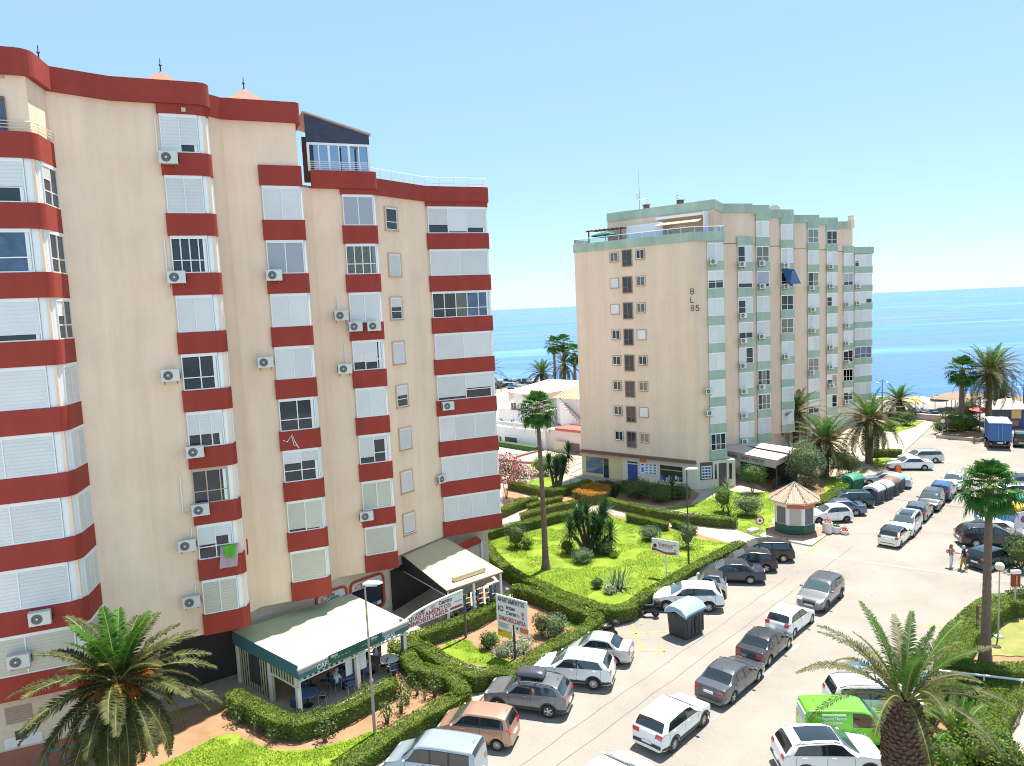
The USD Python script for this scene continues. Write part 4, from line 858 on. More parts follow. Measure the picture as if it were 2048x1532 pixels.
def fanpalm(name, loc, trunk_h, r0, r1, R, nl, label, seed, dead=10, group=None, lean=(0, 0), ring=True):
    rng = np.random.default_rng(seed); p = thing(name, label, 'palm tree', loc, group=group); m = M(); n = 14; P = []
    zz = np.linspace(0, trunk_h, int(trunk_h * 5) + 2)
    for i, z in enumerate(zz):
        t = z / trunk_h; r = r1 + (r0 - r1) * (1 - t) ** 1.6 + r0 * .7 * math.exp(-z * 1.6); r *= 1 + (.05 if i % 2 else -.03); th = np.linspace(0, 2 * math.pi, n + 1); P.append(np.c_[np.cos(th) * r + lean[0] * t * t, np.sin(th) * r + lean[1] * t * t, np.full(n + 1, z)])
    m.grid(P); m.build('trunk', TRUNKG, p, smooth=50); tp = np.array([lean[0], lean[1], trunk_h])
    if ring:
        m = M()
        for j in range(60):
            a = j * 2.4; z = trunk_h - j / 60 * 1.3; c, s_ = math.cos(a), math.sin(a); m.tube([(tp[0] + c * r1 * .9, tp[1] + s_ * r1 * .9, z - .22), (tp[0] + c * r1 * 1.35, tp[1] + s_ * r1 * 1.35, z + .08)], [.07, .02], 4)
        m.build('leaf_bases', mat('red_brown_sheath', (.20, .075, .045), .9, var=.3, vscale=8.), p)
    for k in range(nl + dead):
        isd = k >= nl; f = (k + .5) / nl; az = k * 2.39996 + rng.uniform(-.2, .2); el = (1.40 - 2.25 * f ** .95) if not isd else rng.uniform(-1.5, -1.1); st = R * rng.uniform(.40, .52) if not isd else R * .3
        D = np.array([math.cos(az) * math.cos(el), math.sin(az) * math.cos(el), math.sin(el)]); b = tp + np.array([0, 0, .15 - .35 * min(f, 1)]); hub = b + D * st + np.array([0, 0, -.10 * st]); S = np.array([-math.sin(az), math.cos(az), 0]); U = np.cross(S, D) * -1
        if U[2] < 0: U = -U
        m = M(); ns = 20; fl = R * (.62 if not isd else .5); vs = []; fs = []
        for j in range(ns):
            a = (j - (ns - 1) / 2) / (ns / 2) * 1.35; d = D * math.cos(a) + S * math.sin(a); d = d + U * (.34 * abs(a) / 1.35 - .05); d /= np.linalg.norm(d); l_ = fl * (1 - .18 * abs(a) / 1.35) * rng.uniform(.85, 1.08); w = np.cross(d, U); w /= np.linalg.norm(w) + 1e-9; hw = l_ * .050
            mid = hub + d * l_ * .5; q3 = mid + (d * .8 + np.array([0, 0, -.45])) * l_ * .28; tip = q3 + (d * .25 + np.array([0, 0, -1.0])) * l_ * rng.uniform(.18, .42); i = j * 6
            vs += [hub, mid - w * hw, mid + w * hw, q3 - w * hw * .7, q3 + w * hw * .7, tip]; fs += [(i, i + 1, i + 2), (i + 1, i + 3, i + 4), (i + 1, i + 4, i + 2), (i + 3, i + 5, i + 4)]
        m.add(vs, fs); q = m.build('fan_leaf', FAND if isd else FAN, p)
        s = M(); s.tube([b, (b + hub) / 2 + np.array([0, 0, .06]), hub], .018, 4, cap=False); s.build('stalk', RACH, q)
    return p
def rosette(loc, h, heads, label, seed, cat='yucca', name='yucca', nleaf=70, ll=.75, mt=None):
    rng = np.random.default_rng(seed); p = thing(name, label, cat, loc); m = M(); tops = []
    for k, (dx, dy, z) in enumerate(heads):
        m.tube([(dx * .25, dy * .25, 0), (dx * .6, dy * .6, z * .5), (dx, dy, z)], [.20, .13, .10], 8); tops.append(np.array([dx, dy, z]))
    m.build('trunk', TRUNKG, p)
    for tpt in tops:
        vs, fs = [], []
        for j in range(nleaf):
            f = (j + .5) / nleaf; el = 1.45 - 2.25 * f; az = j * 2.39996; D = np.array([math.cos(az) * math.cos(el), math.sin(az) * math.cos(el), math.sin(el)]); S = np.array([-math.sin(az), math.cos(az), 0]); l_ = ll * rng.uniform(.8, 1.1); b = tpt + np.array([0, 0, .25 - .6 * f]); mid = b + D * l_ * .55; tip = b + D * l_ + np.array([0, 0, -.16 * l_ * f]); w = S * .05; i = len(vs)
            vs += [b - w * .7, b + w * .7, mid + w, mid - w, tip]; fs += [(i, i + 1, i + 2), (i, i + 2, i + 3), (i + 3, i + 2, i + 4)]
        q = M().add(vs, fs).build('leaf_rosette', mt or YUC, p)
    return p

# the big feather palms
phoenix('feather_palm', (*G(262, 1610)[:2], .12), 5.55, .34, .36, 4.1, 66, 'large date palm with orange fruit stalks in front of the lower left corner', 1, nl=90, lw=.058, wmax=.52, fruit=12, el0=-.95, young=.12, droop=(.7, 1.25))
phoenix('feather_palm', (*G(1806, 1668)[:2], .12), 5.35, .62, .5, 4.0, 30, 'thick trunked palm with brown diamond leaf scars beside the green van', 2, nl=90, lw=.036, wmax=.36, el0=.38, boots=1, young=.3, shaft=1, droop=(.45, 1.75))
MP = 'date palms before the green banded building'
phoenix('feather_palm', (*G(1650, 957)[:2], .1), 4.3, .42, .42, 4.3, 58, 'date palm with orange fruit between the olive bush and the green bin', 3, nl=56, lw=.06, wmax=.55, fruit=9, el0=-1.0, young=.15)
phoenix('feather_palm', (*G(1738, 928)[:2], .1), 5.4, .42, .42, 4.9, 58, 'tall date palm nearest the white coupe with a pink path at its foot', 4, nl=56, lw=.06, wmax=.6, fruit=8, el0=-1.05, young=.15)
phoenix('feather_palm', (*G(1592, 903)[:2], .1), 5.2, .4, .4, 4.7, 50, 'date palm close to the green banded wall above the restaurant canopy', 5, nl=50, lw=.06, wmax=.6, el0=-.95, young=.3)
phoenix('feather_palm', (*G(1797, 838)[:2], .1), 3.0, .35, .35, 3.8, 40, 'short palm on the far lawn by the promenade', 6, nl=40, lw=.08, wmax=.6, el0=-.6, young=.3)
phoenix('feather_palm', (*G(1976, 868)[:2], .1), 8.6, .4, .38, 5.6, 56, 'tallest palm with a broad crown beside the blue lorry', 7, nl=44, lw=.08, wmax=.7, el0=-.8, young=.1)
phoenix('feather_palm', (*G(1992, 842)[:2], .1), 8.4, .32, .3, 4.0, 36, 'slim palm half behind the tallest palm near the beach kiosk', 8, nl=36, lw=.08, wmax=.6, el0=-.8, young=.1)
phoenix('feather_palm', (*G(1915, 1500)[:2], .12), .5, .25, .25, 2.3, 34, 'small arching palm with no trunk at the lower right', 9, nl=60, lw=.035, wmax=.32, el0=-.1, young=.4)
phoenix('feather_palm', (*G(2003, 835)[:2], .1), 3.6, .25, .22, 2.2, 26, 'low dark palm beside the beach kiosk', 10, nl=36, lw=.07, wmax=.5, el0=-.3, young=.2)
phoenix('feather_palm', (*G(975, 848)[:2], .1), 9.0, .35, .3, 4.6, 40, 'palm crown half hidden by the right edge of the red banded building', 11, nl=40, lw=.08, wmax=.6, el0=-.9, young=.1)
phoenix('feather_palm', (*G(1085, 796)[:2], .1), 5.5, .4, .35, 4.6, 40, 'palm rising behind the tiled roofs of the white villas', 12, nl=40, lw=.1, wmax=.7, el0=-.6, young=.2)
phoenix('feather_palm', (*G(1131, 806)[:2], .1), 8.2, .35, .3, 4.4, 34, 'thin drooping palm among the beach palms left of the green banded building', 13, nl=36, lw=.09, wmax=.6, el0=-1.0, young=.0)
fanpalm('fan_palm', (*G(1092, 1141)[:2], .12), 12.6, .24, .15, 1.75, 40, 'very tall thin fan palm standing on the round garden lawn', 21, dead=3, lean=(-.15, .2))
fanpalm('fan_palm', (*G(1970, 1338)[:2], .12), 9.9, .26, .17, 1.75, 44, 'tall fan palm growing from the clipped hedge at the right', 22, dead=2, lean=(.1, .1))
fanpalm('fan_palm', (*G(1922, 868)[:2], .1), 8.9, .34, .3, 2.6, 30, 'shaggy fan palm with a thick ringed trunk left of the tallest palm', 23, dead=12)
fanpalm('fan_palm', (*G(1112, 802)[:2], .1), 12.2, .3, .25, 2.4, 26, 'left fan palm of the pair behind the white villas', 24, dead=8)
fanpalm('fan_palm', (*G(1131, 800)[:2], .1), 12.4, .3, .25, 2.5, 26, 'right fan palm of the pair behind the white villas', 25, dead=8)
fanpalm('fan_palm', (*G(1152, 806)[:2], .1), 10.4, .35, .3, 2.6, 24, 'fan palm with a brown skirt of dead leaves touching the green banded building', 26, dead=40)
# yuccas, agave
gy = G(1180, 1105)
rosette((gy[0], gy[1], .12), 4, [(-1.6, -.3, 1.9), (-.6, .6, 3.0), (.4, -.1, 2.4), (1.1, .3, 2.9), (1.7, -.4, 1.6), (.2, -.7, 1.5), (1.5, 1.0, 3.2), (-1.0, .4, 2.5), (-.2, -.4, 3.3), (.9, -.5, 2.1)], 'clump of dark spiky yuccas in the middle of the round lawn', 31, nleaf=120, ll=1.1)
gy = G(1112, 978)
rosette((gy[0], gy[1], .12), 4, [(-.7, 0, 2.9), (.2, .3, 2.2), (.9, -.1, 2.6), (1.6, .4, 3.9), (.1, -.3, 2.0)], 'yucca with a bare side head behind the tall fan palm trunk', 32, nleaf=110, ll=1.25)
ga = G(1236, 1182)
rosette((ga[0], ga[1], .12), 1, [(0, 0, .1), (.35, .15, .1), (-.3, .2, .08)], 'upright grey agave among white flowers near the street hedge', 33, cat='agave', name='agave', nleaf=26, ll=1.5, mt=AGAV)
gc = G(1455, 985); rosette((gc[0], gc[1], .12), 1, [(0, 0, .3)], 'yellowing spiky plant beside the round green tree', 34, cat='agave', name='agave', nleaf=40, ll=1.2, mt=AGAV)
gc = G(1457, 1034); rosette((gc[0], gc[1], .12), 1, [(0, 0, .2)], 'stiff cycad next to the lime green bush', 35, cat='cycad', name='cycad', nleaf=40, ll=.9)
gc = G(1345, 1000); rosette((gc[0], gc[1], .12), 1, [(0, 0, 1.2)], 'small shaded palm under the shop window', 36, cat='palm tree', name='small_palm', nleaf=50, ll=1.1)
# hedges
HG = [
    ([(470, 1386), (520, 1412), (560, 1432), (600, 1437), (650, 1423), (700, 1402), (745, 1378), (778, 1361)], .95, 1.0, 'clipped hedge along the front of the cafe pavilion', .0),
    ([(640, 1562), (707, 1512), (774, 1466), (834, 1430), (888, 1402), (925, 1380)], .95, .9, 'street hedge beside the blue van and copper hatchback', .0),
    ([(925, 1376), (905, 1348), (871, 1338), (830, 1328), (812, 1300), (790, 1285)], .9, 1.0, 'curving hedge between the rose bed and the path to the shops', .0),
    ([(822, 1268), (862, 1256), (908, 1241), (952, 1224), (993, 1202), (1006, 1186)], .85, 1.0, 'hedge under the arched sign in front of the shop canopy', .0),
    ([(824, 1280), (860, 1297), (901, 1324), (952, 1344), (985, 1338), (1024, 1338), (1060, 1314), (1100, 1288), (1144, 1268), (1182, 1246), (1193, 1230)], .95, 1.0, 'hedge round the bed of the APARTAMENTOS board, street side', .0),
    ([(1190, 1226), (1154, 1214), (1107, 1194), (1067, 1177), (1034, 1171)], .9, 1.0, 'hedge between the APARTAMENTOS board and the round lawn', .0),
    ([(966, 1076), (984, 1104), (1010, 1130), (1036, 1148), (1074, 1161), (1114, 1181), (1161, 1198), (1201, 1211), (1234, 1214), (1259, 1208), (1301, 1178), (1344, 1155), (1378, 1135), (1412, 1118), (1450, 1098), (1478, 1084)], .9, .95, 'long hedge round the near and street sides of the round lawn', .25),
    ([(962, 1064), (1010, 1050), (1060, 1040), (1110, 1027), (1160, 1017)], .85, .9, 'hedge with bare sides along the far left edge of the round lawn', .5),
    ([(1258, 1027), (1296, 1035), (1331, 1044)], .7, .8, 'short clipped hedge at the far edge of the round lawn', .4),
    ([(1347, 1040), (1368, 1047), (1388, 1054)], .6, .7, 'thin low hedge left of the dark lamp post', .8),
    ([(1217, 996), (1261, 1006), (1311, 1018), (1361, 1026), (1428, 1033), (1467, 1036)], .8, .9, 'long straight hedge beyond the garden path', .5),
    ([(1005, 1016), (1035, 1003), (1058, 995)], .9, .9, 'hedge beside the foot of the red banded building', .2),
    ([(1047, 1026), (1094, 1012), (1147, 1001)], .8, .8, 'patchy dry hedge between the two garden paths', .8),
    ([(1060, 1008), (1094, 998), (1120, 992)], .7, .6, 'small dry hedge of mixed shrubs left of the tall palm trunk', .9),
    ([(1022, 962), (1070, 973), (1107, 978), (1140, 972), (1175, 960)], .9, .95, 'curved hedge round the small lawn by the pink oleander', .4),
    ([(1637, 1000), (1660, 988), (1688, 968)], 1.2, 1.1, 'hedge between the kiosk and the green bin', .0),
    ([(1745, 900), (1765, 899), (1795, 899)], 1.1, .9, 'dark low hedge beside the far white cars', .0)]
for i, (px, w, h, lb, dry) in enumerate(HG):
    far = G(*px[0])[1]; hedge(px, w, h, lb, seed=40 + i, dens=270 if far < 47 else 190, size=.05 if far < 47 else .062, drysides=dry)
HR = [([(2045, 1193), (2010, 1196), (1985, 1204), (1960, 1224), (1935, 1248), (1915, 1268), (1906, 1292), (1905, 1318)], 1.7, 1.0, 'broad hedge curving round the foot of the right fan palm'), ([(1905, 1322), (1950, 1328), (2000, 1332), (2060, 1330)], 1.1, 1.0, 'straight hedge just behind the white rail'),
      ([(1872, 1372), (1862, 1392), (1848, 1415), (1836, 1440)], 1.0, .8, 'ragged bush beside the bonnet of the white people carrier'), ([(1895, 1362), (1930, 1366), (1970, 1368)], .9, .9, 'open twiggy hedge under the white rail'),
      ([(1995, 1368), (1982, 1390), (1972, 1418), (1966, 1445)], .9, 1.0, 'bright hedge along the dry patch of grass'), ([(2028, 1370), (2010, 1405), (1998, 1430), (1985, 1460), (2000, 1490), (2030, 1510)], 1.0, .9, 'browning hedge beside the pale path at right')]
for i, (px, w, h, lb) in enumerate(HR): hedge(px, w, h, lb, seed=70 + i, dens=260, size=.052, drysides=.6 if i in (2, 5) else .1)
# flat orange topped block
pp = [(1146, 983), (1165, 970), (1186, 964), (1222, 972), (1216, 985), (1181, 992)]
po = Polygon([G(x, y, 1.15)[:2] for x, y in pp])
def block(pg, h, label, mt, side, seed, name='hedge'):
    import shapely
    rng = np.random.default_rng(seed); p = thing(name, label, 'hedge'); m = M(); m.prism(np.asarray(pg.buffer(-.2).exterior.coords)[:-1], .1, h - .08); m.build('twigs', CORE, p)
    x0, y0, x1, y1 = pg.bounds; n = int((x1 - x0) * (y1 - y0) * 170); q = np.c_[rng.uniform(x0, x1, n), rng.uniform(y0, y1, n)]; q = q[shapely.contains_xy(pg, q[:, 0], q[:, 1])]
    m = M(); m.add(*cards(np.c_[q, h + rng.normal(0, .04, len(q))], np.tile([0, 0, 1.], (len(q), 1)), .07, rng)); m.build('top_leaves', mt, p)
    k = int(pg.exterior.length * h * 170); e = np.array([pg.exterior.interpolate(t, normalized=True).coords[0] for t in rng.uniform(0, 1, k)]); c = np.array(pg.centroid.coords[0]); d = e - c; d /= np.linalg.norm(d, axis=1, keepdims=True)
    z = .1 + h * rng.uniform(0, 1, k); m = M(); m.add(*cards(np.c_[e + d * rng.normal(0, .05, k)[:, None], z], np.c_[d, np.full(k, .2)], .07, rng)); m.build('foliage', side, p)
block(po.buffer(.1), 1.15, 'flat topped hedge block with orange leaves near the ochre wall', ORANGE, HEDGED, 90)
block(Polygon([G(x, y, 1.0)[:2] for x, y in [(1192, 962), (1215, 961), (1238, 968), (1230, 980)]]), 1.0, 'shaded part of the orange hedge block, shade painted into its leaf colour', leaf_mat('shaded_orange_leaf', (.10, .05, .02), (.2, .10, .03)), SHRUB, 91)  # leaf colour darkened to hold the shade on this part of the hedge
# single shrubs: (px, py, radius, label, material, flattening)
SH = [
    (1033, 1098, 1.0, 'dark dense bush on the left of the round lawn', SHRUB, 1.15), (1055, 1100, .6, 'loose light bush beside the dark dense one', LIME, .9), (1300, 1082, 1.05, 'low rounded bush on the far right of the round lawn', GREYL, .62), (1165, 1128, 1.0, 'grey green mound at the foot of the yuccas', GREYL, .6),
    (1212, 1112, .9, 'mixed shrub right of the yuccas', SHRUB, .8), (1135, 1110, .75, 'thin brownish shrub left of the yuccas', HEDGED, .9), (1228, 1118, .4, 'bright small bush by the yucca bed edge', LIME, .7), (1375, 1098, .75, 'tall narrow shrub behind the dark lamp post', GREYL, 1.5),
    (1195, 1180, .45, 'small leafy bush left of the agave', SHRUB, .9), (1219, 1190, .5, 'white flowered mound below the agave', SILVER, .55), (1112, 1280, .95, 'large grey green bush in the bed of the APARTAMENTOS board', GREYL, .85), (1085, 1275, .7, 'brown twiggy shrub left of the large grey green bush', HEDGED, 1.2),
    (975, 1302, .55, 'small dark rose bush near the arched sign post', SHRUB, 1.0), (1035, 1305, 1.1, 'silver carpet plant round the board post', SILVER, .28), (1010, 1312, .8, 'pale ground cover left of the board post', SILVER, .3), (985, 1290, .6, 'yellow green tuft behind the silver carpet', LIME, .6),
    (1505, 988, 1.55, 'round green tree between the restaurant and the kiosk', SHRUB, .72), (1446, 1026, 1.05, 'lime green bush by the stepping path', LIME, 1.2), (1496, 1034, 1.45, 'big fountain grass mound on the lawn behind the kiosk', GREYL, .72), (1610, 975, 2.3, 'tall silvery olive bush behind the kiosk', GREYL, 1.05),
    (1275, 998, 1.7, 'dark shaded bush below the blue door', SHRUB, .65), (1320, 1006, 1.6, 'dark shaded bush below the shop window', SHRUB, .7), (1360, 1000, 1.2, 'dark rounded bush at the corner of the green banded building', SHRUB, .7), (1248, 985, .9, 'pale green shaded bush beside the orange block', HEDGE, .7),
    (1085, 952, 1.6, 'bright green bush behind the small lawn', LIME, .75), (1120, 945, 1.4, 'deep green bush behind the second yucca', SHRUB, 1.0), (1070, 1010, .6, 'small wild bush at the path fork', HEDGE, .8), (1040, 1010, .6, 'leafy plant under the oleander', SHRUB, .6),
    (1700, 950, 1.3, 'dark bush behind the wheelie bins', SHRUB, 1.0), (1680, 935, 1.2, 'flowering bush left of the pink path', LIME, .9), (1780, 862, 1.2, 'bright bush on the far lawn', LIME, .7), (1760, 868, 1.3, 'yellow flowered bush behind the far white cars', LIME, .6), (1812, 852, 1.5, 'far green bush beside the promenade lawn', SHRUB, .8),
    (1905, 868, 2.1, 'clipped green bush under the shaggy fan palm', HEDGE, .75), (1940, 866, 1.8, 'dark bush left of the blue lorry', SHRUB, .75), (1935, 842, 1.9, 'green tree behind the traffic signs', SHRUB, .95), (1880, 868, 1.2, 'low bush behind the three round traffic signs', HEDGE, .8),
    (2045, 1222, .9, 'red flowered bush at the right edge', SHRUB, .9), (1960, 1540, 1.3, 'leafy bush at the lower right corner', HEDGE, .8), (1900, 1545, .9, 'bright bush right of the thick palm trunk', LIME, .8), (2042, 1140, 1.3, 'bush with red flowers behind the dark blue hatchback', SHRUB, 1.0), (1990, 1545, 1.2, 'dark bush below the small arching palm', SHRUB, .7)]
for i, (x, y, r, lb, mt, fl_) in enumerate(SH):
    g = G(x, y); bl = (REDF, 14, .07) if 'red flower' in lb else ((mat('white_flower', (.75, .73, .65), .6), 60, .05) if 'white flower' in lb else ((mat('yellow_flower', (.7, .5, .03), .6), 60, .06) if 'yellow flower' in lb else None))
    shrub((g[0], g[1], .1), r, lb, mt, n=int(900 * max(.6, r) ** 1.7), size=.055 + .012 * r, sc=(1, 1, fl_), seed=100 + i, blooms=bl, trunk=1.0 if i == 16 else (.25 if i in (17, 19) else 0))
g = G(1013, 1000); shrub((g[0], g[1], .1), 1.9, 'tall pink oleander beside the red banded building', SHRUB, n=1800, size=.09, sc=(1.0, 1.0, .85), seed=150, trunk=1.7, cat='oleander', name='oleander', blooms=(PINK, 1300, .10), sparse=True)
g = G(1045, 978); shrub((g[0], g[1], .1), 1.5, 'lower pink oleander in front of the bright green bush', SHRUB, n=1300, size=.08, sc=(1.1, 1.1, .8), seed=151, trunk=.4, cat='oleander', name='oleander', blooms=(PINK, 500, .09), sparse=True)
# blades of grass that break the smooth lawns
GRASS = leaf_mat('grass_blade', (.13, .23, .012), (.36, .44, .05), .35)
def blades(poly, dens, h, seed):
    import shapely
    rng = np.random.default_rng(seed); pg = Polygon(pxpoly(poly)).buffer(-.1); x0, y0, x1, y1 = pg.bounds; n = int((x1 - x0) * (y1 - y0) * dens); q = np.c_[rng.uniform(x0, x1, n), rng.uniform(y0, y1, n)]; q = q[shapely.contains_xy(pg, q[:, 0], q[:, 1])]
    q = q[meshkit.fbm(np.c_[q * .7, np.zeros(len(q))], 3, seed) > .40]; n = len(q); a = rng.uniform(0, 6.28, n); w = np.c_[np.cos(a), np.sin(a)] * rng.uniform(.012, .03, n)[:, None]; hh = h * rng.uniform(.5, 1.3, n); l = rng.normal(0, .04, (n, 2))
    v = np.stack([np.c_[q - w, np.full(n, .13)], np.c_[q + w, np.full(n, .13)], np.c_[q + l, .135 + hh]], 1).reshape(-1, 3); m = M(); m.add(v, np.arange(3 * n).reshape(n, 3)); p = m.build('grass', GRASS); tag(p, 'short uneven grass on the garden lawn', 'grass', kind='stuff')
for i, k in enumerate((0, 1, 3, 4)): blades(lawns[k][0], (190, 260, 420, 120)[i], (.075, .07, .06, .08)[i], 300 + i)
# rose bushes in the red soil
RB = [(462, 1432), (478, 1452), (500, 1448), (520, 1470), (528, 1446), (548, 1490), (573, 1486), (600, 1478), (650, 1488), (640, 1462), (668, 1470), (690, 1452), (700, 1440), (722, 1432), (775, 1452), (803, 1430), (815, 1412), (835, 1395), (850, 1405), (870, 1398), (800, 1395), (826, 1378), (845, 1372), (745, 1420), (600, 1448), (730, 1392)]
RB.sort(); first = None
OW = 'first second third fourth fifth sixth seventh eighth ninth tenth eleventh twelfth thirteenth'.split()
for i, (x, y) in enumerate(RB):
    g = G(x, y); lb = f'{OW[i]} rose bush from the left in the red soil round the cafe' if i < 13 else f'{OW[25 - i]} rose bush from the right in the red soil round the cafe'
    if first is None: first = shrub((g[0], g[1], .12), .40, lb, leaf_mat('rose_leaf', (.09, .15, .04), (.36, .44, .18), .3), n=150, size=.06, sc=(1, 1, 1.0), seed=201, cat='rose bush', name='rose_bush', group='rose bushes in the cafe garden', sparse=True, trunk=.12)
    else: dup(first, lb, (g[0], g[1], .12), rz=i * 1.9, sc=.7 + .09 * ((i * 7) % 8))
# ------------------------------------------------------------------ cars
from scipy.interpolate import PchipInterpolator
def paint(name, c, metal=0.0, rough=.28): return mat('paint_' + name, c, rough, .5, metal=metal, coat=.8)
PA = {'white': paint('white', (.74, .74, .73)), 'silver': paint('silver', (.50, .50, .50), .5, .32), 'grey': paint('grey', (.085, .09, .105), .35, .3), 'lgrey': paint('light_grey', (.17, .175, .185), .4, .3), 'dark': paint('dark', (.035, .037, .042), .3), 'black': paint('black', (.012, .012, .014), .1),
      'navy': paint('navy', (.022, .032, .060), .35), 'blue': paint('blue', (.03, .09, .22), .3), 'teal': paint('teal', (.015, .045, .06), .3), 'copper': paint('copper', (.46, .27, .19), .45, .35), 'ice': paint('ice_blue', (.36, .44, .52), .4, .3), 'steel': paint('steel_blue', (.12, .16, .23), .4),
      'green': paint('green', (.13, .52, .012)), 'cream': paint('cream', (.74, .69, .56)), 'royal': paint('royal', (.05, .20, .50), .2)}
CGL = mat('car_glass', (.012, .016, .018), .03, .9, coat=.6); CGLT = mat('car_windscreen', (.05, .075, .08), .03, 1.0, coat=1.0)
TYRE = mat('tyre', (.018, .018, .018), .8); RIM = mat('rim', (.50, .50, .50), .3, metal=.7); RIMD = mat('dark_rim', (.08, .08, .08), .35, metal=.5)
TAIL = mat('tail_lamp', (.42, .012, .012), .15, .7, coat=1.0); HEAD = mat('head_lamp', (.55, .57, .58), .12, .8, coat=1.0); PLAS = mat('black_plastic', (.025, .025, .027), .55); PLATE = mat('number_plate', (.70, .70, .68), .4); CHROME = mat('chrome', (.7, .7, .7), .15, metal=1.0); SEAM = mat('door_seam', (.01, .01, .01), .8)
PROF = {
 'hatch': dict(L=4.0, W=1.72, H=1.47, wb=2.52, r=.305, zb=.2, top=[(0, .40), (.008, .60), (.06, .73), (.2, .90), (.25, .97), (.44, 1.39), (.55, 1.47), (.75, 1.46), (.88, 1.38), (.955, 1.03), (.983, .86), (.994, .6), (1, .40)], ws=(.26, .435), rg=(.885, .956), bl=(.94, 1.02), sg=(.30, .46, .84, .90), pil=[.60], tl=(.80, 1.0)),
 'sedan': dict(L=4.75, W=1.82, H=1.45, wb=2.82, r=.325, zb=.2, top=[(0, .38), (.008, .58), (.05, .70), (.2, .88), (.27, .95), (.42, 1.37), (.52, 1.45), (.66, 1.43), (.72, 1.36), (.845, 1.04), (.965, .99), (.985, .86), (.995, .6), (1, .38)], ws=(.275, .415), rg=(.725, .84), bl=(.92, .99), sg=(.31, .44, .70, .80), pil=[.535, .69], tl=(.70, .92)),
 'suv': dict(L=4.45, W=1.84, H=1.64, wb=2.66, r=.35, zb=.26, top=[(0, .46), (.008, .76), (.05, .90), (.2, 1.05), (.25, 1.11), (.42, 1.55), (.52, 1.64), (.75, 1.62), (.885, 1.54), (.955, 1.19), (.985, 1.0), (.995, .7), (1, .46)], ws=(.26, .415), rg=(.89, .957), bl=(1.06, 1.16), sg=(.30, .44, .83, .89), pil=[.58], tl=(.90, 1.10), clad=1),
 'wagon': dict(L=4.75, W=1.8, H=1.48, wb=2.72, r=.315, zb=.2, top=[(0, .38), (.008, .58), (.05, .70), (.2, .88), (.26, .95), (.40, 1.38), (.5, 1.47), (.75, 1.47), (.91, 1.40), (.965, 1.0), (.985, .86), (.995, .6), (1, .38)], ws=(.268, .395), rg=(.912, .964), bl=(.93, .99), sg=(.30, .42, .90, .935), pil=[.51, .68], tl=(.78, 1.0)),
 'mpv': dict(L=4.0, W=1.7, H=1.6, wb=2.5, r=.30, zb=.2, top=[(0, .42), (.008, .68), (.05, .82), (.14, .96), (.18, 1.03), (.36, 1.50), (.48, 1.6), (.78, 1.59), (.92, 1.50), (.965, 1.08), (.987, .85), (.995, .6), (1, .42)], ws=(.19, .355), rg=(.922, .965), bl=(1.0, 1.06), sg=(.22, .38, .88, .90), pil=[.38, .60], tl=(.84, 1.12)),
 'van': dict(L=4.4, W=1.8, H=1.84, wb=2.75, r=.315, zb=.22, top=[(0, .45), (.008, .72), (.05, .86), (.16, 1.02), (.2, 1.10), (.35, 1.68), (.43, 1.80), (.7, 1.84), (.955, 1.81), (.985, 1.62), (.994, 1.0), (1, .45)], ws=(.21, .345), rg=None, bl=(1.06, 1.14), sg=(.24, .375, .53, .53), pil=[], tl=(.85, 1.15), tum=.12),
}
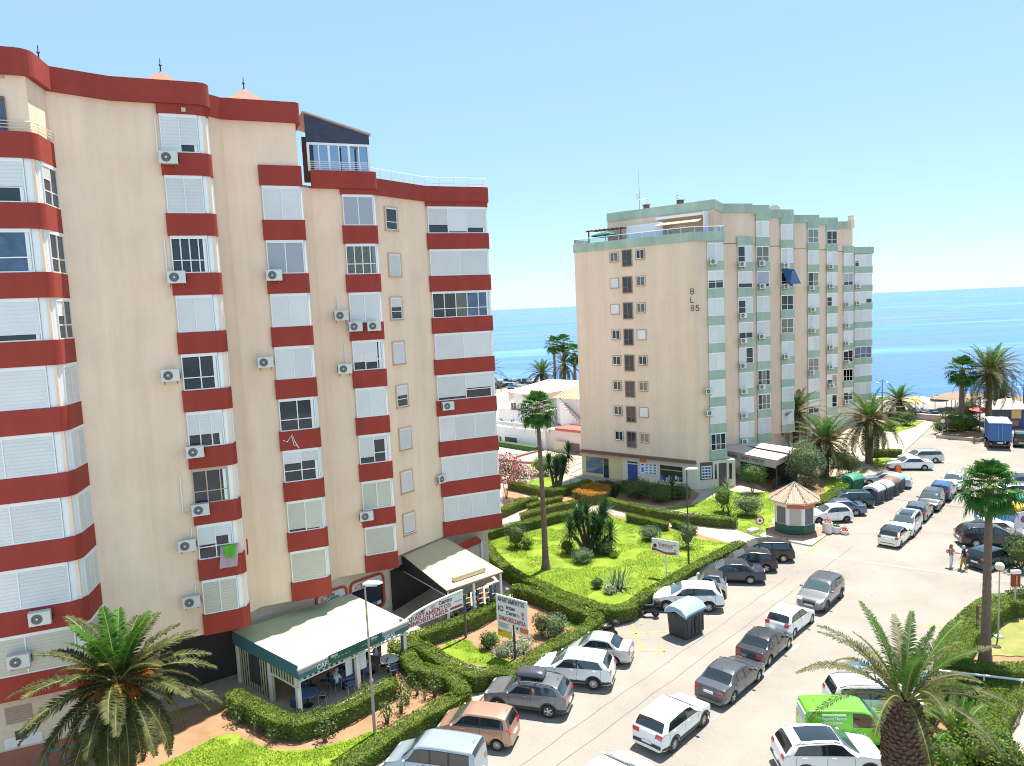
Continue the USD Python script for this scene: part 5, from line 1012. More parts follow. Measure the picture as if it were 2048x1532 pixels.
def car(kind, col, loc, heading, label, group, roof=None, **kw):
    """loc is the middle of the car on the ground, heading counts from +y towards +x"""
    q = dict(PROF[kind]); q.update(kw); L, W, Hh, zb, r = q['L'], q['W'], q['H'], q['zb'], q['r']; k0 = Hh / max(z for _, z in q['top'])
    tx, tz = np.array(q['top']).T; tz = tz * k0; PT = PchipInterpolator(tx, tz)
    tpw = PchipInterpolator([0, .03, .12, .25, .8, .92, .98, 1], [.78, .90, .98, 1, 1, .975, .91, .84]); tum = q.get('tum', .27)
    def sec(xf):
        zt = float(PT(xf)); bl = (q['bl'][0] + (q['bl'][1] - q['bl'][0]) * np.clip((xf - .25) / .65, 0, 1)) * k0; b = min(bl, zt - .03); c = max(0.0, zt - b - .03); w = W / 2 * float(tpw(xf)); z0 = zb + .10 * max(0, 1 - xf / .04) + .10 * max(0, (xf - .95) / .05)
        z0 = min(z0, zt - .15); wr = .955 * w - tum * c; e = .055 * min(1, c / .3)
        return np.array([(0, z0), (.84 * w, z0), (.965 * w, z0 + .08), (w, z0 + (b - z0) * .45), (.985 * w, b - .035), (.955 * w, b), (wr, zt - e - .008), (.80 * wr, zt - e * .22), (0, zt + .012)])
    X = lambda xf: L / 2 - xf * L
    xs = np.unique(np.r_[np.linspace(0, 1, 46), np.linspace(0, .06, 5), np.linspace(.94, 1, 8), tx]); S = np.array([sec(x) for x in xs])
    half = S[:, :, 0]; zz = S[:, :, 1]; ring = np.concatenate([np.stack([np.broadcast_to(X(xs)[:, None], half.shape), half, zz], -1), np.stack([np.broadcast_to(X(xs)[:, None], half.shape), -half, zz], -1)[:, 7:0:-1]], 1)
    n, k = ring.shape[:2]; v = ring.reshape(-1, 3); i = np.arange(n - 1)[:, None] * k; j = np.arange(k)[None]; a = i + j; b_ = i + (j + 1) % k; f = np.stack([a, b_, b_ + k, a + k], -1).reshape(-1, 4)
    f3 = np.vstack([f[:, [0, 1, 2]], f[:, [0, 2, 3]]]); c0_ = len(v); v = np.vstack([v, ring[0].mean(0), ring[-1].mean(0)]); jj = np.arange(k)
    f3 = np.vstack([f3, np.stack([(jj + 1) % k, jj, np.full(k, c0_)], 1), np.stack([(n - 1) * k + jj, (n - 1) * k + (jj + 1) % k, np.full(k, c0_ + 1)], 1)])
    tm = trimesh.Trimesh(v, f3, process=False)
    if tm.volume < 0: f3 = f3[:, ::-1]
    man = manifold3d.Manifold(manifold3d.Mesh(v.astype(np.float32), f3.astype(np.uint32)))
    fo = (L - q['wb']) * .47; ax = (L / 2 - fo, L / 2 - fo - q['wb']); ww = .21
    for x in ax:
        for s in (-1, 1):
            cyl = manifold3d.Manifold.cylinder(.34, r + .055, r + .055, 28).rotate((90, 0, 0)).translate((x, s * (W / 2 - .07) + .17, r)); man = man - cyl
    p = thing('car', label, 'car', loc, math.pi / 2 - heading, group)
    body = (np.array(man.to_mesh().vert_properties)[:, :3], np.array(man.to_mesh().tri_verts)) if not man.is_empty() else (v, f3)
    m = M(); m.add(*body); m.build('body', PA[col], p, smooth=50)
    o = .012
    def side(xf, t, s, off=o):      # on the glasshouse side
        P = sec(xf); y = P[5, 0] + (P[6, 0] - P[5, 0]) * t; z = P[5, 1] + (P[6, 1] - P[5, 1]) * t; return (X(xf), s * (y + off), z + off * .3)
    def topp(xf, y, offx=0.0, off=o):
        P = sec(xf); ya = abs(y) * P[6, 0]; z = np.interp(ya, [0, P[7, 0], P[6, 0]], [P[8, 1], P[7, 1], P[6, 1]]); return (X(xf) + offx, y * P[6, 0], z + off)
    def low(xf, t, s, off=.006):    # t runs along section points
        P = sec(xf); a = int(min(t, 7.999)); u = t - a; y, z = P[a] * (1 - u) + P[a + 1] * u; return (X(xf), s * (y + off), z)
    def patch(name, mt, fn, us, vs):
        m = M(); m.grid([[fn(a, c) for c in vs] for a in us]); return m.build(name, mt, p, smooth=60)
    if roof:
        patch('roof_panel', PA[roof], lambda a, c: topp(a, c, 0, .014), np.linspace(q['ws'][1] - .005, (q['rg'] or (.95, 1))[0], 36), np.linspace(-1, 1, 13))
    patch('windscreen', CGLT, lambda a, c: topp(a + .012 * c * c * -1 + .012, c, .012), np.linspace(*q['ws'], 7), np.linspace(-.93, .93, 9))
    if q['rg']: patch('rear_window', CGL, lambda a, c: topp(a, c, -.012), np.linspace(*q['rg'], 6), np.linspace(-.88, .88, 9))
    fb, ft, rt, rb_ = q['sg']; edges = [None] + list(q['pil']) + [None]
    if q.get('round_rear'): rb_ = rb_ - .05
    for s in (-1, 1):
        m = M(); m.grid([[side((fb + (ft - fb) * t ** .9) + ((rb_ + (rt - rb_) * t) - (fb + (ft - fb) * t ** .9)) * u, t, s, .007) for u in np.linspace(-.012, 1.012, 14)] for t in np.linspace(.03, .94, 6)]); m.build('window_surround', PLAS, p)
        for e0_, e1_ in zip(edges[:-1], edges[1:]):
            def xa(t): return (fb + (ft - fb) * t ** .9) if e0_ is None else e0_ + .010
            def xb(t): return (rb_ + (rt - rb_) * t) if e1_ is None else e1_ - .010
            if xb(.5) - xa(.5) < .02: continue
            m = M(); m.grid([[side(xa(t) + (max(xb(t), xa(t) + .002) - xa(t)) * u, t, s) for u in np.linspace(0, 1, 8)] for t in np.linspace(.07, .90, 6)]); m.build('side_window', CGL, p)
        for xq in [fb + .02] + [x for x in q['pil']] + ([rb_ - .02] if kind != 'van' else [.53]):
            m = M(); m.grid([[low(xq + d_ / L, t, s, .004) for d_ in (-.008, .008)] for t in np.linspace(2.1, 4.98, 6)]); m.build('door_seam', SEAM, p)
        for xq in ([.5 * (fb + q['pil'][0]) + .08] if q['pil'] else [.48]) + ([.5 * (q['pil'][0] + rb_) + .06] if q['pil'] and kind != 'van' else []):
            m = M(); y = low(xq, 4.0, s, .02); m.box(y[0] - .09, y[0] + .09, min(y[1], y[1] + s * .025), max(y[1], y[1] + s * .025), y[2] - .055, y[2] - .02); m.build('door_handle', PA[col] if not q.get('chrome') else CHROME, p)
        y = side(fb + .015, .15, s); m = M(); m.ball((y[0] - .02, y[1] + s * .13, y[2] + .06), 1.0, 2, sc=(.075, .115, .075)); m.tube([(y[0], y[1], y[2]), (y[0] - .02, y[1] + s * .08, y[2] + .03)], .02, 5); m.build('mirror', PA[q.get('mir', col)], p, smooth=True)
    inv = lambda z: float(np.interp(-z, -PT(np.linspace(.9, 1, 80)), np.linspace(.9, 1, 80))); invf = lambda z: float(np.interp(z, PT(np.linspace(0, .24, 80)), np.linspace(0, .24, 80)))
    z0, z1 = q['tl'][0] * k0, q['tl'][1] * k0; lw = q.get('lampw', .62)
    for s in (-1, 1):
        m = M(); m.grid([[topp(inv(z), s * y, -.014, 0) for y in np.linspace(lw, 1.0, 4)] for z in np.linspace(z0, min(z1, float(PT(.955)) if q['rg'] else z1), 5)])
        m.grid([[low(inv(z) - d_, 5.0 - (1.3 if z < z1 else .4) * 0 - .6 * (z1 - z) / max(z1 - z0, .01) , s, .012) for d_ in (0.0, .02, .04)] for z in np.linspace(z0, z1, 4)]); m.build('tail_light', TAIL, p)
        hz0, hz1 = float(PT(.012)) - .02, float(PT(.06)) - .005
        m = M(); m.grid([[topp(invf(z), s * y, .014, .004) for y in np.linspace(.58, 1.0, 4)] for z in np.linspace(hz0, hz1, 4)]); m.grid([[low(invf(hz0 + .04) + d_, 4.9 - t_, s, .012) for d_ in (0, .03, .06)] for t_ in (0, .5)]); m.build('head_light', HEAD, p)
    zg = float(PT(.005)); m = M(); m.grid([[topp(invf(z), y, .012, 0) for y in np.linspace(-.55, .55, 5)] for z in np.linspace(zg - .13, zg + .06, 4)]); m.build('grille', PLAS, p)
    zp = (q.get('plz') or (.70 if kind in ('sedan', 'wagon') else .62)) * k0
    if q.get('plz') != 0:
        m = M(); x = X(inv(zp)) - .02; m.box(x - .012, x + .05, -.26, .26, zp - .06, zp + .06); m.build('number_plate', PLATE, p)
    m = M(); x = X(0) + .005; m.box(x - .05, x + .015, -.26, .26, zb + .22, zb + .33); m.build('number_plate', PLATE, p)
    if q.get('clad'):
        for s in (-1, 1):
            m = M(); m.grid([[low(xq, t, s, .010) for xq in np.linspace(.01, .99, 40)] for t in np.linspace(1.2, 2.55, 4)])
            # leave the wheel openings free
            vv_, ff_ = m.mesh(); cc = vv_[ff_].mean(1); ok = np.all([np.hypot(cc[:, 0] - x, cc[:, 2] - r) > r + .07 for x in ax], 0); m = M(); m.add(vv_, ff_[ok]); m.build('sill_cladding', PLAS, p)
            for x in ax:
                th = np.linspace(-.25, math.pi + .25, 16); m = M(); P = []
                for t in th:
                    P.append([(x + math.cos(t) * R_, s * (W / 2 * (1.0 if R_ < r + .09 else .992) + .012), r + math.sin(t) * R_) for R_ in (r + .045, r + .125)])
                m.grid(P); m.build('wheel_arch', PLAS, p)
        m = M(); m.grid([[topp(inv(z), y, -.02, 0) for y in np.linspace(-1, 1, 7)] for z in np.linspace(zb + .14, zb + .34, 4)]); m.build('rear_bumper', PLAS, p)
    else:
        m = M(); zc = zb + .16; m.grid([[topp(inv(z), y, -.012, 0) for y in np.linspace(-.8, .8, 5)] for z in (zc, zc + .07)]); m.build('rear_bumper', PLAS, p)
    if q.get('rails'):
        for s in (-1, 1):
            pts = [np.array(topp(a, s * .90, 0, .05)) for a in np.linspace(q['ws'][1] + .03, (q['rg'] or (.9, 1))[0] - .02, 8)]; pts[0][2] -= .05; pts[-1][2] -= .05; m = M(); m.tube(pts, .022, 5); m.build('roof_rail', PLAS if q['rails'] == 1 else CHROME, p)
    if q.get('sunroof'): patch('glass_roof', CGL, lambda a, c: topp(a, c, 0, .010), np.linspace(q['ws'][1] + .015, q['sunroof'], 8), np.linspace(-.72, .72, 5))
    a_ = topp((q['rg'] or (.9, 1))[0] - .04, 0); m = M(); m.tube([a_, (a_[0] - .08, 0, a_[2] + .12)], .012, 4); m.build('aerial', PLAS, p)
    for x in ax:
        for s in (-1, 1):
            y0 = s * (W / 2 - .03); m = M(); pr = [(r * .60, -ww / 2), (r * .93, -ww / 2 - .004), (r, -ww / 2 + .03), (r, ww / 2 - .03), (r * .93, ww / 2 + .004), (r * .60, ww / 2)]; th = np.linspace(0, 2 * math.pi, 25)
            P = np.array([[(x + math.cos(t) * a, y0 - s * ww / 2 + b, r + math.sin(t) * a) for a, b in pr] for t in th]); m.grid(P); w = m.build('wheel', TYRE, p, smooth=40)
            m = M(); R_ = r * .64; yo = y0 + s * .002 - s * .012; ns = q.get('spokes', 7)
            P = np.array([[(x + math.cos(t) * a, yo - s * b, r + math.sin(t) * a) for a, b in ((R_, .02), (R_, -.006), (R_ * .88, .0))] for t in th]); m.grid(P)
            for j in range(ns):
                t = j * 2 * math.pi / ns; c, d_ = math.cos(t), math.sin(t); hw = R_ * (.17 if ns < 8 else .09); m.quad((x - d_ * hw * .7, yo, r + c * hw * .7), (x + d_ * hw * .7, yo, r - c * hw * .7), (x + c * R_ * .94 + d_ * hw, yo, r + d_ * R_ * .94 - c * hw), (x + c * R_ * .94 - d_ * hw, yo, r + d_ * R_ * .94 + c * hw))
            m.add([(x + math.cos(t) * R_ * .22, yo + s * .004, r + math.sin(t) * R_ * .22) for t in th[:-1]], [(0, j, j + 1) for j in range(1, 23)]); m.build('rim', RIM if not q.get('drim') else RIMD, w)
            m = M(); m.add([(x + math.cos(t) * R_ * .98, yo - s * .03, r + math.sin(t) * R_ * .98) for t in th[:-1]], [(0, j, j + 1) for j in range(1, 23)]); m.build('brake_disc', PLAS, w)
    return p, X, sec, side, low, topp, PT, inv
def at2(rear, front, vis, kind, **kw):
    """middle and heading from the ground pixels of two wheels on the visible side: vis 1 = the car's left"""
    q = dict(PROF[kind]); q.update(kw); a, b = G(*rear)[:2], G(*front)[:2]; d = (b - a) / np.linalg.norm(b - a); lf = np.array([-d[1], d[0]]); mid = (a + b) / 2 - lf * vis * (q['W'] / 2 - .1); return (*mid, 0.0), math.atan2(d[0], d[1])
def at1(px, hd, kind, which='rear', vis=1, **kw):
    """the same from one wheel and a heading"""
    q = dict(PROF[kind]); q.update(kw); d = np.array([math.sin(hd), math.cos(hd)]); lf = np.array([-d[1], d[0]]); g = G(*px)[:2]; return (*(g + d * (q['wb'] / 2 + .03) * (1 if which == 'rear' else -1) - lf * vis * (q['W'] / 2 - .1)), 0.0), hd
D = math.radians
GA, GB, GC = 'cars parked nose in along the garden hedge', 'cars parked in line along the middle of the street', 'cars parked on the right side of the street'
def put(kind, col, pos, label, group, **kw): return car(kind, col, *pos, label, group, **kw)
HA = D(-76)
van_a = put('van', 'ice', at1((918, 1585), D(-72), 'van'), 'pale blue passenger van at the bottom edge, nearest the rose bed', GA, sg=(.24, .375, .93, .93), pil=[.53, .73], rg=(.962, .986), tl=(.9, 1.1))
put('mpv', 'copper', at1((998, 1502), D(-73), 'mpv', L=3.8, wb=2.48), 'copper coloured small hatchback between the pale blue van and the grey car', GA, L=3.8, wb=2.48, spokes=11)
a5 = put('suv', 'lgrey', at1((1101, 1436), D(-72), 'suv'), 'metallic grey crossover with a roof box', GA, spokes=5, rails=1)
put('suv', 'white', at1((1191, 1380), D(-73), 'suv', L=4.52), 'white crossover between the grey one and the silver saloon', GA, L=4.52, spokes=11)
put('sedan', 'silver', at1((1232, 1332), D(-70), 'sedan', L=4.15, W=1.66, wb=2.45, r=.29, H=1.42), 'old silver saloon by the empty yellow marked bay', GA, L=4.15, W=1.66, wb=2.45, r=.29, H=1.42, spokes=9)
put('suv', 'white', at2((1419, 1224.5), (1335.5, 1222.5), 1, 'suv', L=4.65, wb=2.72), 'large white crossover behind the wheelie bin with the blue lid', GA, L=4.65, wb=2.72, spokes=9)
put('hatch', 'silver', at1((1443, 1196), D(-74), 'hatch', L=2.7, W=1.56, wb=1.87, H=1.55), 'tiny silver and black two seater beside the large white crossover', GA, L=2.7, W=1.56, wb=1.87, H=1.55, roof='dark', pil=[], sg=(.24, .42, .80, .84))
put('sedan', 'navy', at1((1503.5, 1169), D(-79), 'sedan', L=4.9, W=1.86), 'long dark blue saloon next to the tiny two seater', GA, L=4.9, W=1.86, spokes=10)
put('hatch', 'black', at1((1534.7, 1145), D(-78), 'hatch', L=4.2, W=1.76, wb=2.58, r=.32), 'black hatchback with five spoke wheels, second from the kiosk', GA, L=4.2, W=1.76, wb=2.58, r=.32, spokes=5)
put('mpv', 'black', at1((1569, 1125), D(-80), 'mpv', L=4.3, W=1.78, wb=2.6, H=1.58, r=.32), 'black people carrier nearest the kiosk', GA, L=4.3, W=1.78, wb=2.6, H=1.58, r=.32)
put('hatch', 'white', at2((1692.4, 1045), (1640.4, 1047.6), 1, 'hatch', L=3.75, wb=2.48), 'small white hatchback beside the kiosk', GA, L=3.75, wb=2.48, H=1.5, drim=1)
put('sedan', 'steel', at1((1714, 1032), D(-82), 'sedan', H=1.40), 'blue grey fastback behind the small white hatchback', GA, H=1.40, spokes=5)
put('wagon', 'teal', at1((1729.6, 1016), D(-82), 'wagon'), 'dark teal estate car beside the row of bins', GA)
put('sedan', 'ice', at2((1797, 977), (1744, 972), 1, 'sedan'), 'silver blue saloon behind the row of bins', GA)
put('sedan', 'white', at2((1847.5, 941), (1798.7, 941), 1, 'sedan', W=1.84), 'white coupe with dark windows beyond the bins', GA, pil=[], spokes=9)
put('wagon', 'silver', at1((1872, 926), D(-84), 'wagon'), 'silver estate car farthest up the left row', GA, rails=2)
# the line in the middle
H4 = D(44)
put('hatch', 'white', at1((1290, 1572), H4, 'hatch', 'front', -1, L=4.1), 'white car cut off by the bottom edge in the middle line', GB, L=4.1, W=1.76)
put('suv', 'white', at2((1346.5, 1503), (1405, 1453.4), -1, 'suv', L=4.4, wb=2.62), 'white crossover with black window line in front of the grey saloon', GB, L=4.4, wb=2.62, H=1.58, spokes=10, lampw=.55)
put('sedan', 'grey', at2((1466, 1406), (1514.5, 1364.5), -1, 'sedan', wb=2.8), 'metallic dark grey saloon with a blue reflecting rear window', GB, wb=2.8, spokes=5, plz=.74)
put('sedan', 'dark', at2((1538.6, 1331), (1574, 1299.4), -1, 'sedan', L=4.4, wb=2.6, H=1.46, W=1.74), 'black saloon with a red strip in its rear window', GB, L=4.4, wb=2.6, H=1.46, W=1.74, plz=.5)
put('hatch', 'white', at2((1590, 1274), (1620.6, 1249), -1, 'hatch', L=3.95), 'white hatchback third from the bottom left of the middle line, facing the sea', GB, L=3.95, W=1.68)
put('suv', 'lgrey', at2((1681.7, 1196), (1652.8, 1223), 1, 'suv', H=1.65), 'matt grey crossover facing the camera', GB, H=1.65, drim=1, spokes=5, roof='grey')
put('hatch', 'cream', at2((1801, 1095), (1818, 1079.7), -1, 'hatch', L=3.8, W=1.72, H=1.42), 'cream hatchback with a black roof', GB, L=3.8, W=1.72, H=1.42, roof='black', drim=1, mir='black', plz=.72, lampw=.7)
put('mpv', 'silver', at2((1841, 1057), (1827, 1074), 1, 'mpv', L=4.4, W=1.8, wb=2.7, H=1.65), 'pale silver people carrier behind the cream hatchback', GB, L=4.4, W=1.8, wb=2.7, H=1.65, sunroof=.72)
put('hatch', 'grey', at2((1851, 1044), (1864, 1029), -1, 'hatch', L=4.1), 'dark grey hatchback behind the pale people carrier', GB, L=4.1, W=1.75)
put('mpv', 'dark', at2((1888.5, 1008), (1877, 1023), 1, 'mpv', L=4.3, W=1.8, wb=2.6, H=1.6), 'dark grey people carrier facing the camera by the drain strip', GB, L=4.3, W=1.8, wb=2.6, H=1.6)
put('suv', 'blue', at2((1900, 1003), (1912, 989), -1, 'suv', L=4.3), 'dark blue crossover seen from behind near the fan palm', GB, rails=1, L=4.3)
put('sedan', 'silver', at2((1934, 968), (1921, 983), 1, 'sedan'), 'pale silver saloon half hidden by the right fan palm', GB)
# right side
put('suv', 'white', at1((1606, 1562), D(92), 'suv', 'rear', -1), 'white crossover with a glass roof at the lower right', GC, sunroof=.80, spokes=10, rails=2)
grv = put('van', 'green', at1((1648, 1500), D(95), 'van', 'rear', -1), 'bright green tradesman van with white lettering', GC)
put('mpv', 'white', at1((1700, 1440), D(97), 'mpv', 'rear', -1, L=4.5, W=1.82, wb=2.7, H=1.66), 'white people carrier with roof rails behind the palm fronds', GC, L=4.5, W=1.82, wb=2.7, H=1.66, rails=1, tl=(.8, 1.0))
put('suv', 'black', at2((1956, 1096), (2026.5, 1098), -1, 'suv', L=4.8, W=1.92, wb=2.85, r=.37), 'large black off roader with chrome side strips', GC, L=4.8, W=1.92, wb=2.85, r=.37, H=1.68, spokes=10, pil=[.53, .74], sg=(.29, .41, .84, .89), rails=1, clad=0)
put('hatch', 'teal', at1((1981.6, 1143), D(68), 'hatch', 'rear', -1, L=4.0), 'dark blue hatchback beside the two people in the street', GC, L=4.0)
put('sedan', 'white', at1((2023, 1078), D(-86), 'sedan', 'rear', 1), 'white saloon behind the large black off roader', GC)
put('hatch', 'royal', at1((1985, 1052), D(98), 'hatch', 'rear', -1, L=4.2), 'bright blue hatchback behind the white saloon', GC, L=4.2)
put('suv', 'lgrey', at1((2020, 1020), D(98), 'suv', 'rear', -1), 'silver crossover behind the pale lidded bin at right', GC)
put('hatch', 'grey', at1((2022, 1001), D(98), 'hatch', 'rear', -1, L=4.2), 'dark car with a bright red tail lamp at the right edge', GC, L=4.2, roof='silver')
put('suv', 'silver', at1((2034, 985), D(98), 'suv', 'rear', -1), 'pale crossover with a black roof farthest up the right row', GC, roof='black')
# lettering on the green van
p_, X_, sec_, side_, low_, topp_, PT_, inv_ = grv
prim = UsdGeom.Xformable(stage.GetPrimAtPath(p_)); y = -(low_(.6, 3.2, 1, .0)[1])
words('TOTALCLIMA', .26, np.array([X_(.86), y - .012, .62]), (1, 0, 0), (0, -1, 0), .0, LWHT, p_, up=np.array([0, 0, 1.]), wid=2.0)
yy = -(side_(.75, .3, 1, 0)[1])
tl_ = np.array([0, side_(.75, .7, 1, 0)[1] * -1 - side_(.75, .2, 1, 0)[1] * -1, side_(.75, .7, 1, 0)[2] - side_(.75, .2, 1, 0)[2]]); tl_ /= np.linalg.norm(tl_); nl_ = np.cross((1, 0, 0), tl_)
if nl_[1] > 0: nl_ = -nl_
o = np.array([X_(.84), -side_(.75, .30, 1, .012)[1], side_(.75, .30, 1)[2]])
words('Servicio Técnico', .12, o + tl_ * .13, (1, 0, 0), nl_, .0, LWHT, p_, up=tl_, wid=1.05); words('Mantenimiento', .12, o - tl_ * .05, (1, 0, 0), nl_, .0, LWHT, p_, up=tl_, wid=.9)
m = M(); m.at(o + tl_ * .30, (1, 0, 0), -nl_, tl_); m.box(0, 1.05, -.006, .004, 0, .09); m.build('lettering_band', mat('van_band', (.62, .80, .45), .5), p_)
m = M()
for k in range(5): m.box(X_(.99) - .03, X_(.99) + .02, -.62, .55 - .1 * (k % 2), 1.55 - k * .11, 1.61 - k * .11)
m.build('rear_lettering', LWHT, p_)
m = M(); m.box(X_(.86), X_(.62), y - .012, y + .02, .95, .98); m.build('door_rail', PLAS, p_)
# roof box on the grey crossover: rests on the car
p_, X_, sec_, side_, low_, topp_, PT_, inv_ = a5
Tm = np.array(UsdGeom.Xformable(stage.GetPrimAtPath(p_)).GetLocalTransformation()).T
rbp = thing('roof_box', 'grey rounded luggage box on the roof of the metallic grey crossover', 'roof box', Tm[:3, 3], math.atan2(Tm[1, 0], Tm[0, 0]))
m = M(); pr = []
for x, hw, hh in ((.62, .12, .04), (.58, .30, .16), (.40, .40, .26), (.0, .42, .34), (-.55, .42, .36), (-.85, .41, .33), (-.92, .36, .24)):
    z = 1.72; pr.append([(x, y * hw, z + hh * s_) for y, s_ in ((-1, .30), (-.98, .55), (-.8, .92), (-.4, 1), (.4, 1), (.8, .92), (.98, .55), (1, .30))])
m.grid(pr); m.add(pr[-1], [(0, i, i + 1) for i in range(1, 7)]); m.build('lid', PA['grey'], rbp, smooth=50)
m = M(); pr2 = [[(x, y * hw, z) for y, z in ((1, 1.825), (.9, 1.72), (-.9, 1.72), (-1, 1.825))] for x, hw in ((.60, .14), (.56, .30), (.40, .40), (0, .42), (-.85, .41), (-.92, .36))]; m.grid(pr2); m.add(pr2[-1], [(0, 1, 2), (0, 2, 3)]); m.build('tray', PLAS, rbp)
m = M()
for x in (.25, -.6): m.tube([(x, -.72, 1.64), (x, .72, 1.64)], .025, 5); [m.box(x - .03, x + .03, s_ * .72 - .03, s_ * .72 + .03, 1.56, 1.67) for s_ in (-1, 1)]; m.box(x - .03, x + .03, -.3, .3, 1.64, 1.73)
m.build('crossbar', PLAS, rbp)
# ------------------------------------------------------------------ cafe pavilion and shop canopy
IVORY = mat('ivory_paint', (.70, .66, .54), .5); CANV = mat('pale_canvas', (.50, .51, .31), .75, var=.07, vscale=1.5); TEALV = mat('teal_valance', (.05, .14, .16), .7); TANV = mat('tan_valance', (.36, .29, .20), .7)
STRY = mat('stripe_canvas', (.52, .46, .24), .8); STRD = mat('stripe_dark', (.035, .05, .045), .8); DGRN = mat('dark_green_sign', (.02, .085, .06), .5)
zr = 2.8
FL, BL, BR, FR = [G(x, y, zr) for x, y in ((596, 1340), (465.6, 1270.5), (702.7, 1194.8), (815.5, 1242))]
cafe = thing('cafe_pavilion', 'cafe terrace pavilion with a pale flat canvas roof and striped sides', 'pavilion')
m = M(); lift = np.array([0, 0, .12]); mid0, mid1 = (FL + BL) / 2 + lift, (FR + BR) / 2 + lift
m.quad(FL, FR, mid1, mid0); m.quad(mid0, mid1, BR + lift * 2, BL + lift * 2); dn = np.array([0, 0, -.05]); m.quad(FR + dn, FL + dn, BL + dn, BR + dn); m.build('roof', CANV, cafe)
m = M(); a, b = FL + (BL - FL) * .47 + lift, FR + (BR - FR) * .47 + lift; m.tube([a, b], .025, 4); m.build('roof_seam', mat('seam_grey', (.34, .35, .27), .8), cafe)
fx = (FR - FL) / np.linalg.norm(FR - FL); fnrm = np.array([fx[1], -fx[0], 0]); lx = (FL - BL) / np.linalg.norm(FL - BL); lnrm = np.array([lx[1], -lx[0], 0]); Lf, Ll = np.linalg.norm(FR - FL), np.linalg.norm(FL - BL)
m = M().at(FL, fx, -fnrm); m.box(-.04, Lf + .04, -.05, .05, -.05, .04); m.build('gutter', WHITE, cafe)
m = M().at(FL, fx, -fnrm); m.box(0, Lf, -.03, 0, -.26, -.05); m.build('valance_band', TANV, cafe)
m = M().at(FL, fx, -fnrm); m.box(0, Lf, -.026, .004, -.52, -.26); m.build('valance', TEALV, cafe)
m = M().at(BL, lx, -lnrm); m.box(0, Ll, -.03, 0, -.5, .22); m.build('valance', TEALV, cafe)
m = M().at(FL, fx, -fnrm)
for j in range(int(Lf / .32)):
    m.box(.1 + j * .32, .26 + j * .32, -.034, -.028, -.60 - .03 * (j % 2), -.50)
m.build('scallop', STRY, cafe); m = M().at(FL, fx, -fnrm); m.box(0, Lf, -.02, .03, -.68, -.62); m.build('front_rail', IVORY, cafe)
words('CAFE', .24, FL + fx * 1.05 + fnrm * .035 + np.array([0, 0, -.42]), fx, fnrm, .0, LWHT, cafe); words('REAL', .24, FL + fx * (Lf - 1.75) + fnrm * .035 + np.array([0, 0, -.5]), fx, fnrm, .0, LWHT, cafe)
for s0, s1 in ((.245, .485), (.49, .735)):
    m = M().at(FL + fx * Lf * s0, fx, -fnrm); m.box(0, Lf * (s1 - s0), -.07, -.036, -.38, .06); q = m.build('name_board', DGRN, cafe)
    w = words('VERSO', .10, FL + fx * (Lf * s0 + (.12 if s0 < .4 else .95)) + fnrm * .072 + np.array([0, 0, -.12]), fx, fnrm, .0, LWHT, q); words('EL MESON', .13, FL + fx * (Lf * s0 + .5) + fnrm * .072 + np.array([0, 0, -.26]), fx, fnrm, .0, mat('letter_gold', (.35, .32, .06), .5), q) if False else None
    m = M().at(FL + fx * Lf * s0, fx, -fnrm)
    for j in range(5): m.box(.35 + j * .22, .48 + j * .22, -.075, -.07, -.24, -.17)
    m.build('gold_lettering', mat('letter_gold', (.30, .34, .07), .5), q)
posts = [FL + (-fnrm) * .35 + fx * .12, FL + fx * Lf * .52 - fnrm * .3, FR - fx * .12 - fnrm * .3, BL + lx * .3 - lnrm * .1, BL + lx * Ll * .56 - lnrm * .1]
for q in posts:
    m = M().at((q[0], q[1], .1), fx, -fnrm); m.box(-.11, .11, -.11, .11, 0, zr - .15); m.build('post', IVORY, cafe)
q = FR - fx * .4 - fnrm * 2.4; m = M().at((q[0], q[1], .1), fx); m.box(-.1, .1, -.1, .1, 0, zr); m.build('post', DARKM, cafe)
for k in range(int(Ll * .56 / .13)):
    m = M().at((*(BL + lx * (.35 + k * .13) - lnrm * .12)[:2], .15), lx, -lnrm); m.box(0, .13, -.02, .01, 0, zr - .6); m.build('stripe', STRY if k % 2 else STRD, cafe)
for k in range(int(Ll * .40 / .13)):
    m = M().at((*(BL + lx * (Ll * .58 + k * .13) - lnrm * .06)[:2], zr - 1.0), lx, -lnrm); m.box(0, .13, -.02, .01, 0, .52); m.build('stripe', STRY if k % 2 else STRD, cafe)
m = M().at((*(BL + lx * Ll * .57 - lnrm * .02)[:2], zr - 1.06), lx, -lnrm); m.box(0, Ll * .42, -.05, .03, 0, .07); m.build('side_rail', IVORY, cafe)
arch = Polygon([(0, 0), (1.15, 0), (1.15, 1.2)] + [(.575 + .575 * math.cos(t), 1.2 + .575 * math.sin(t)) for t in np.linspace(0, math.pi, 12)] + [(0, 1.2)])
m = plate(arch, (BL + lx * (Ll * .22) + lnrm * .0) * np.array([1, 1, 0]) + np.array([0, 0, .55]), lx[:2], lnrm[:2], -.09, -.07); m.build('arched_window', STRD, cafe)
for s_ in (.44, .57):
    m = M().at((*(FL + fx * Lf * s_ - fnrm * .55)[:2], .95), fx, -fnrm); m.box(0, .42, -.02, .02, 0, 1.05); m.build('menu_board', WHITE, cafe)
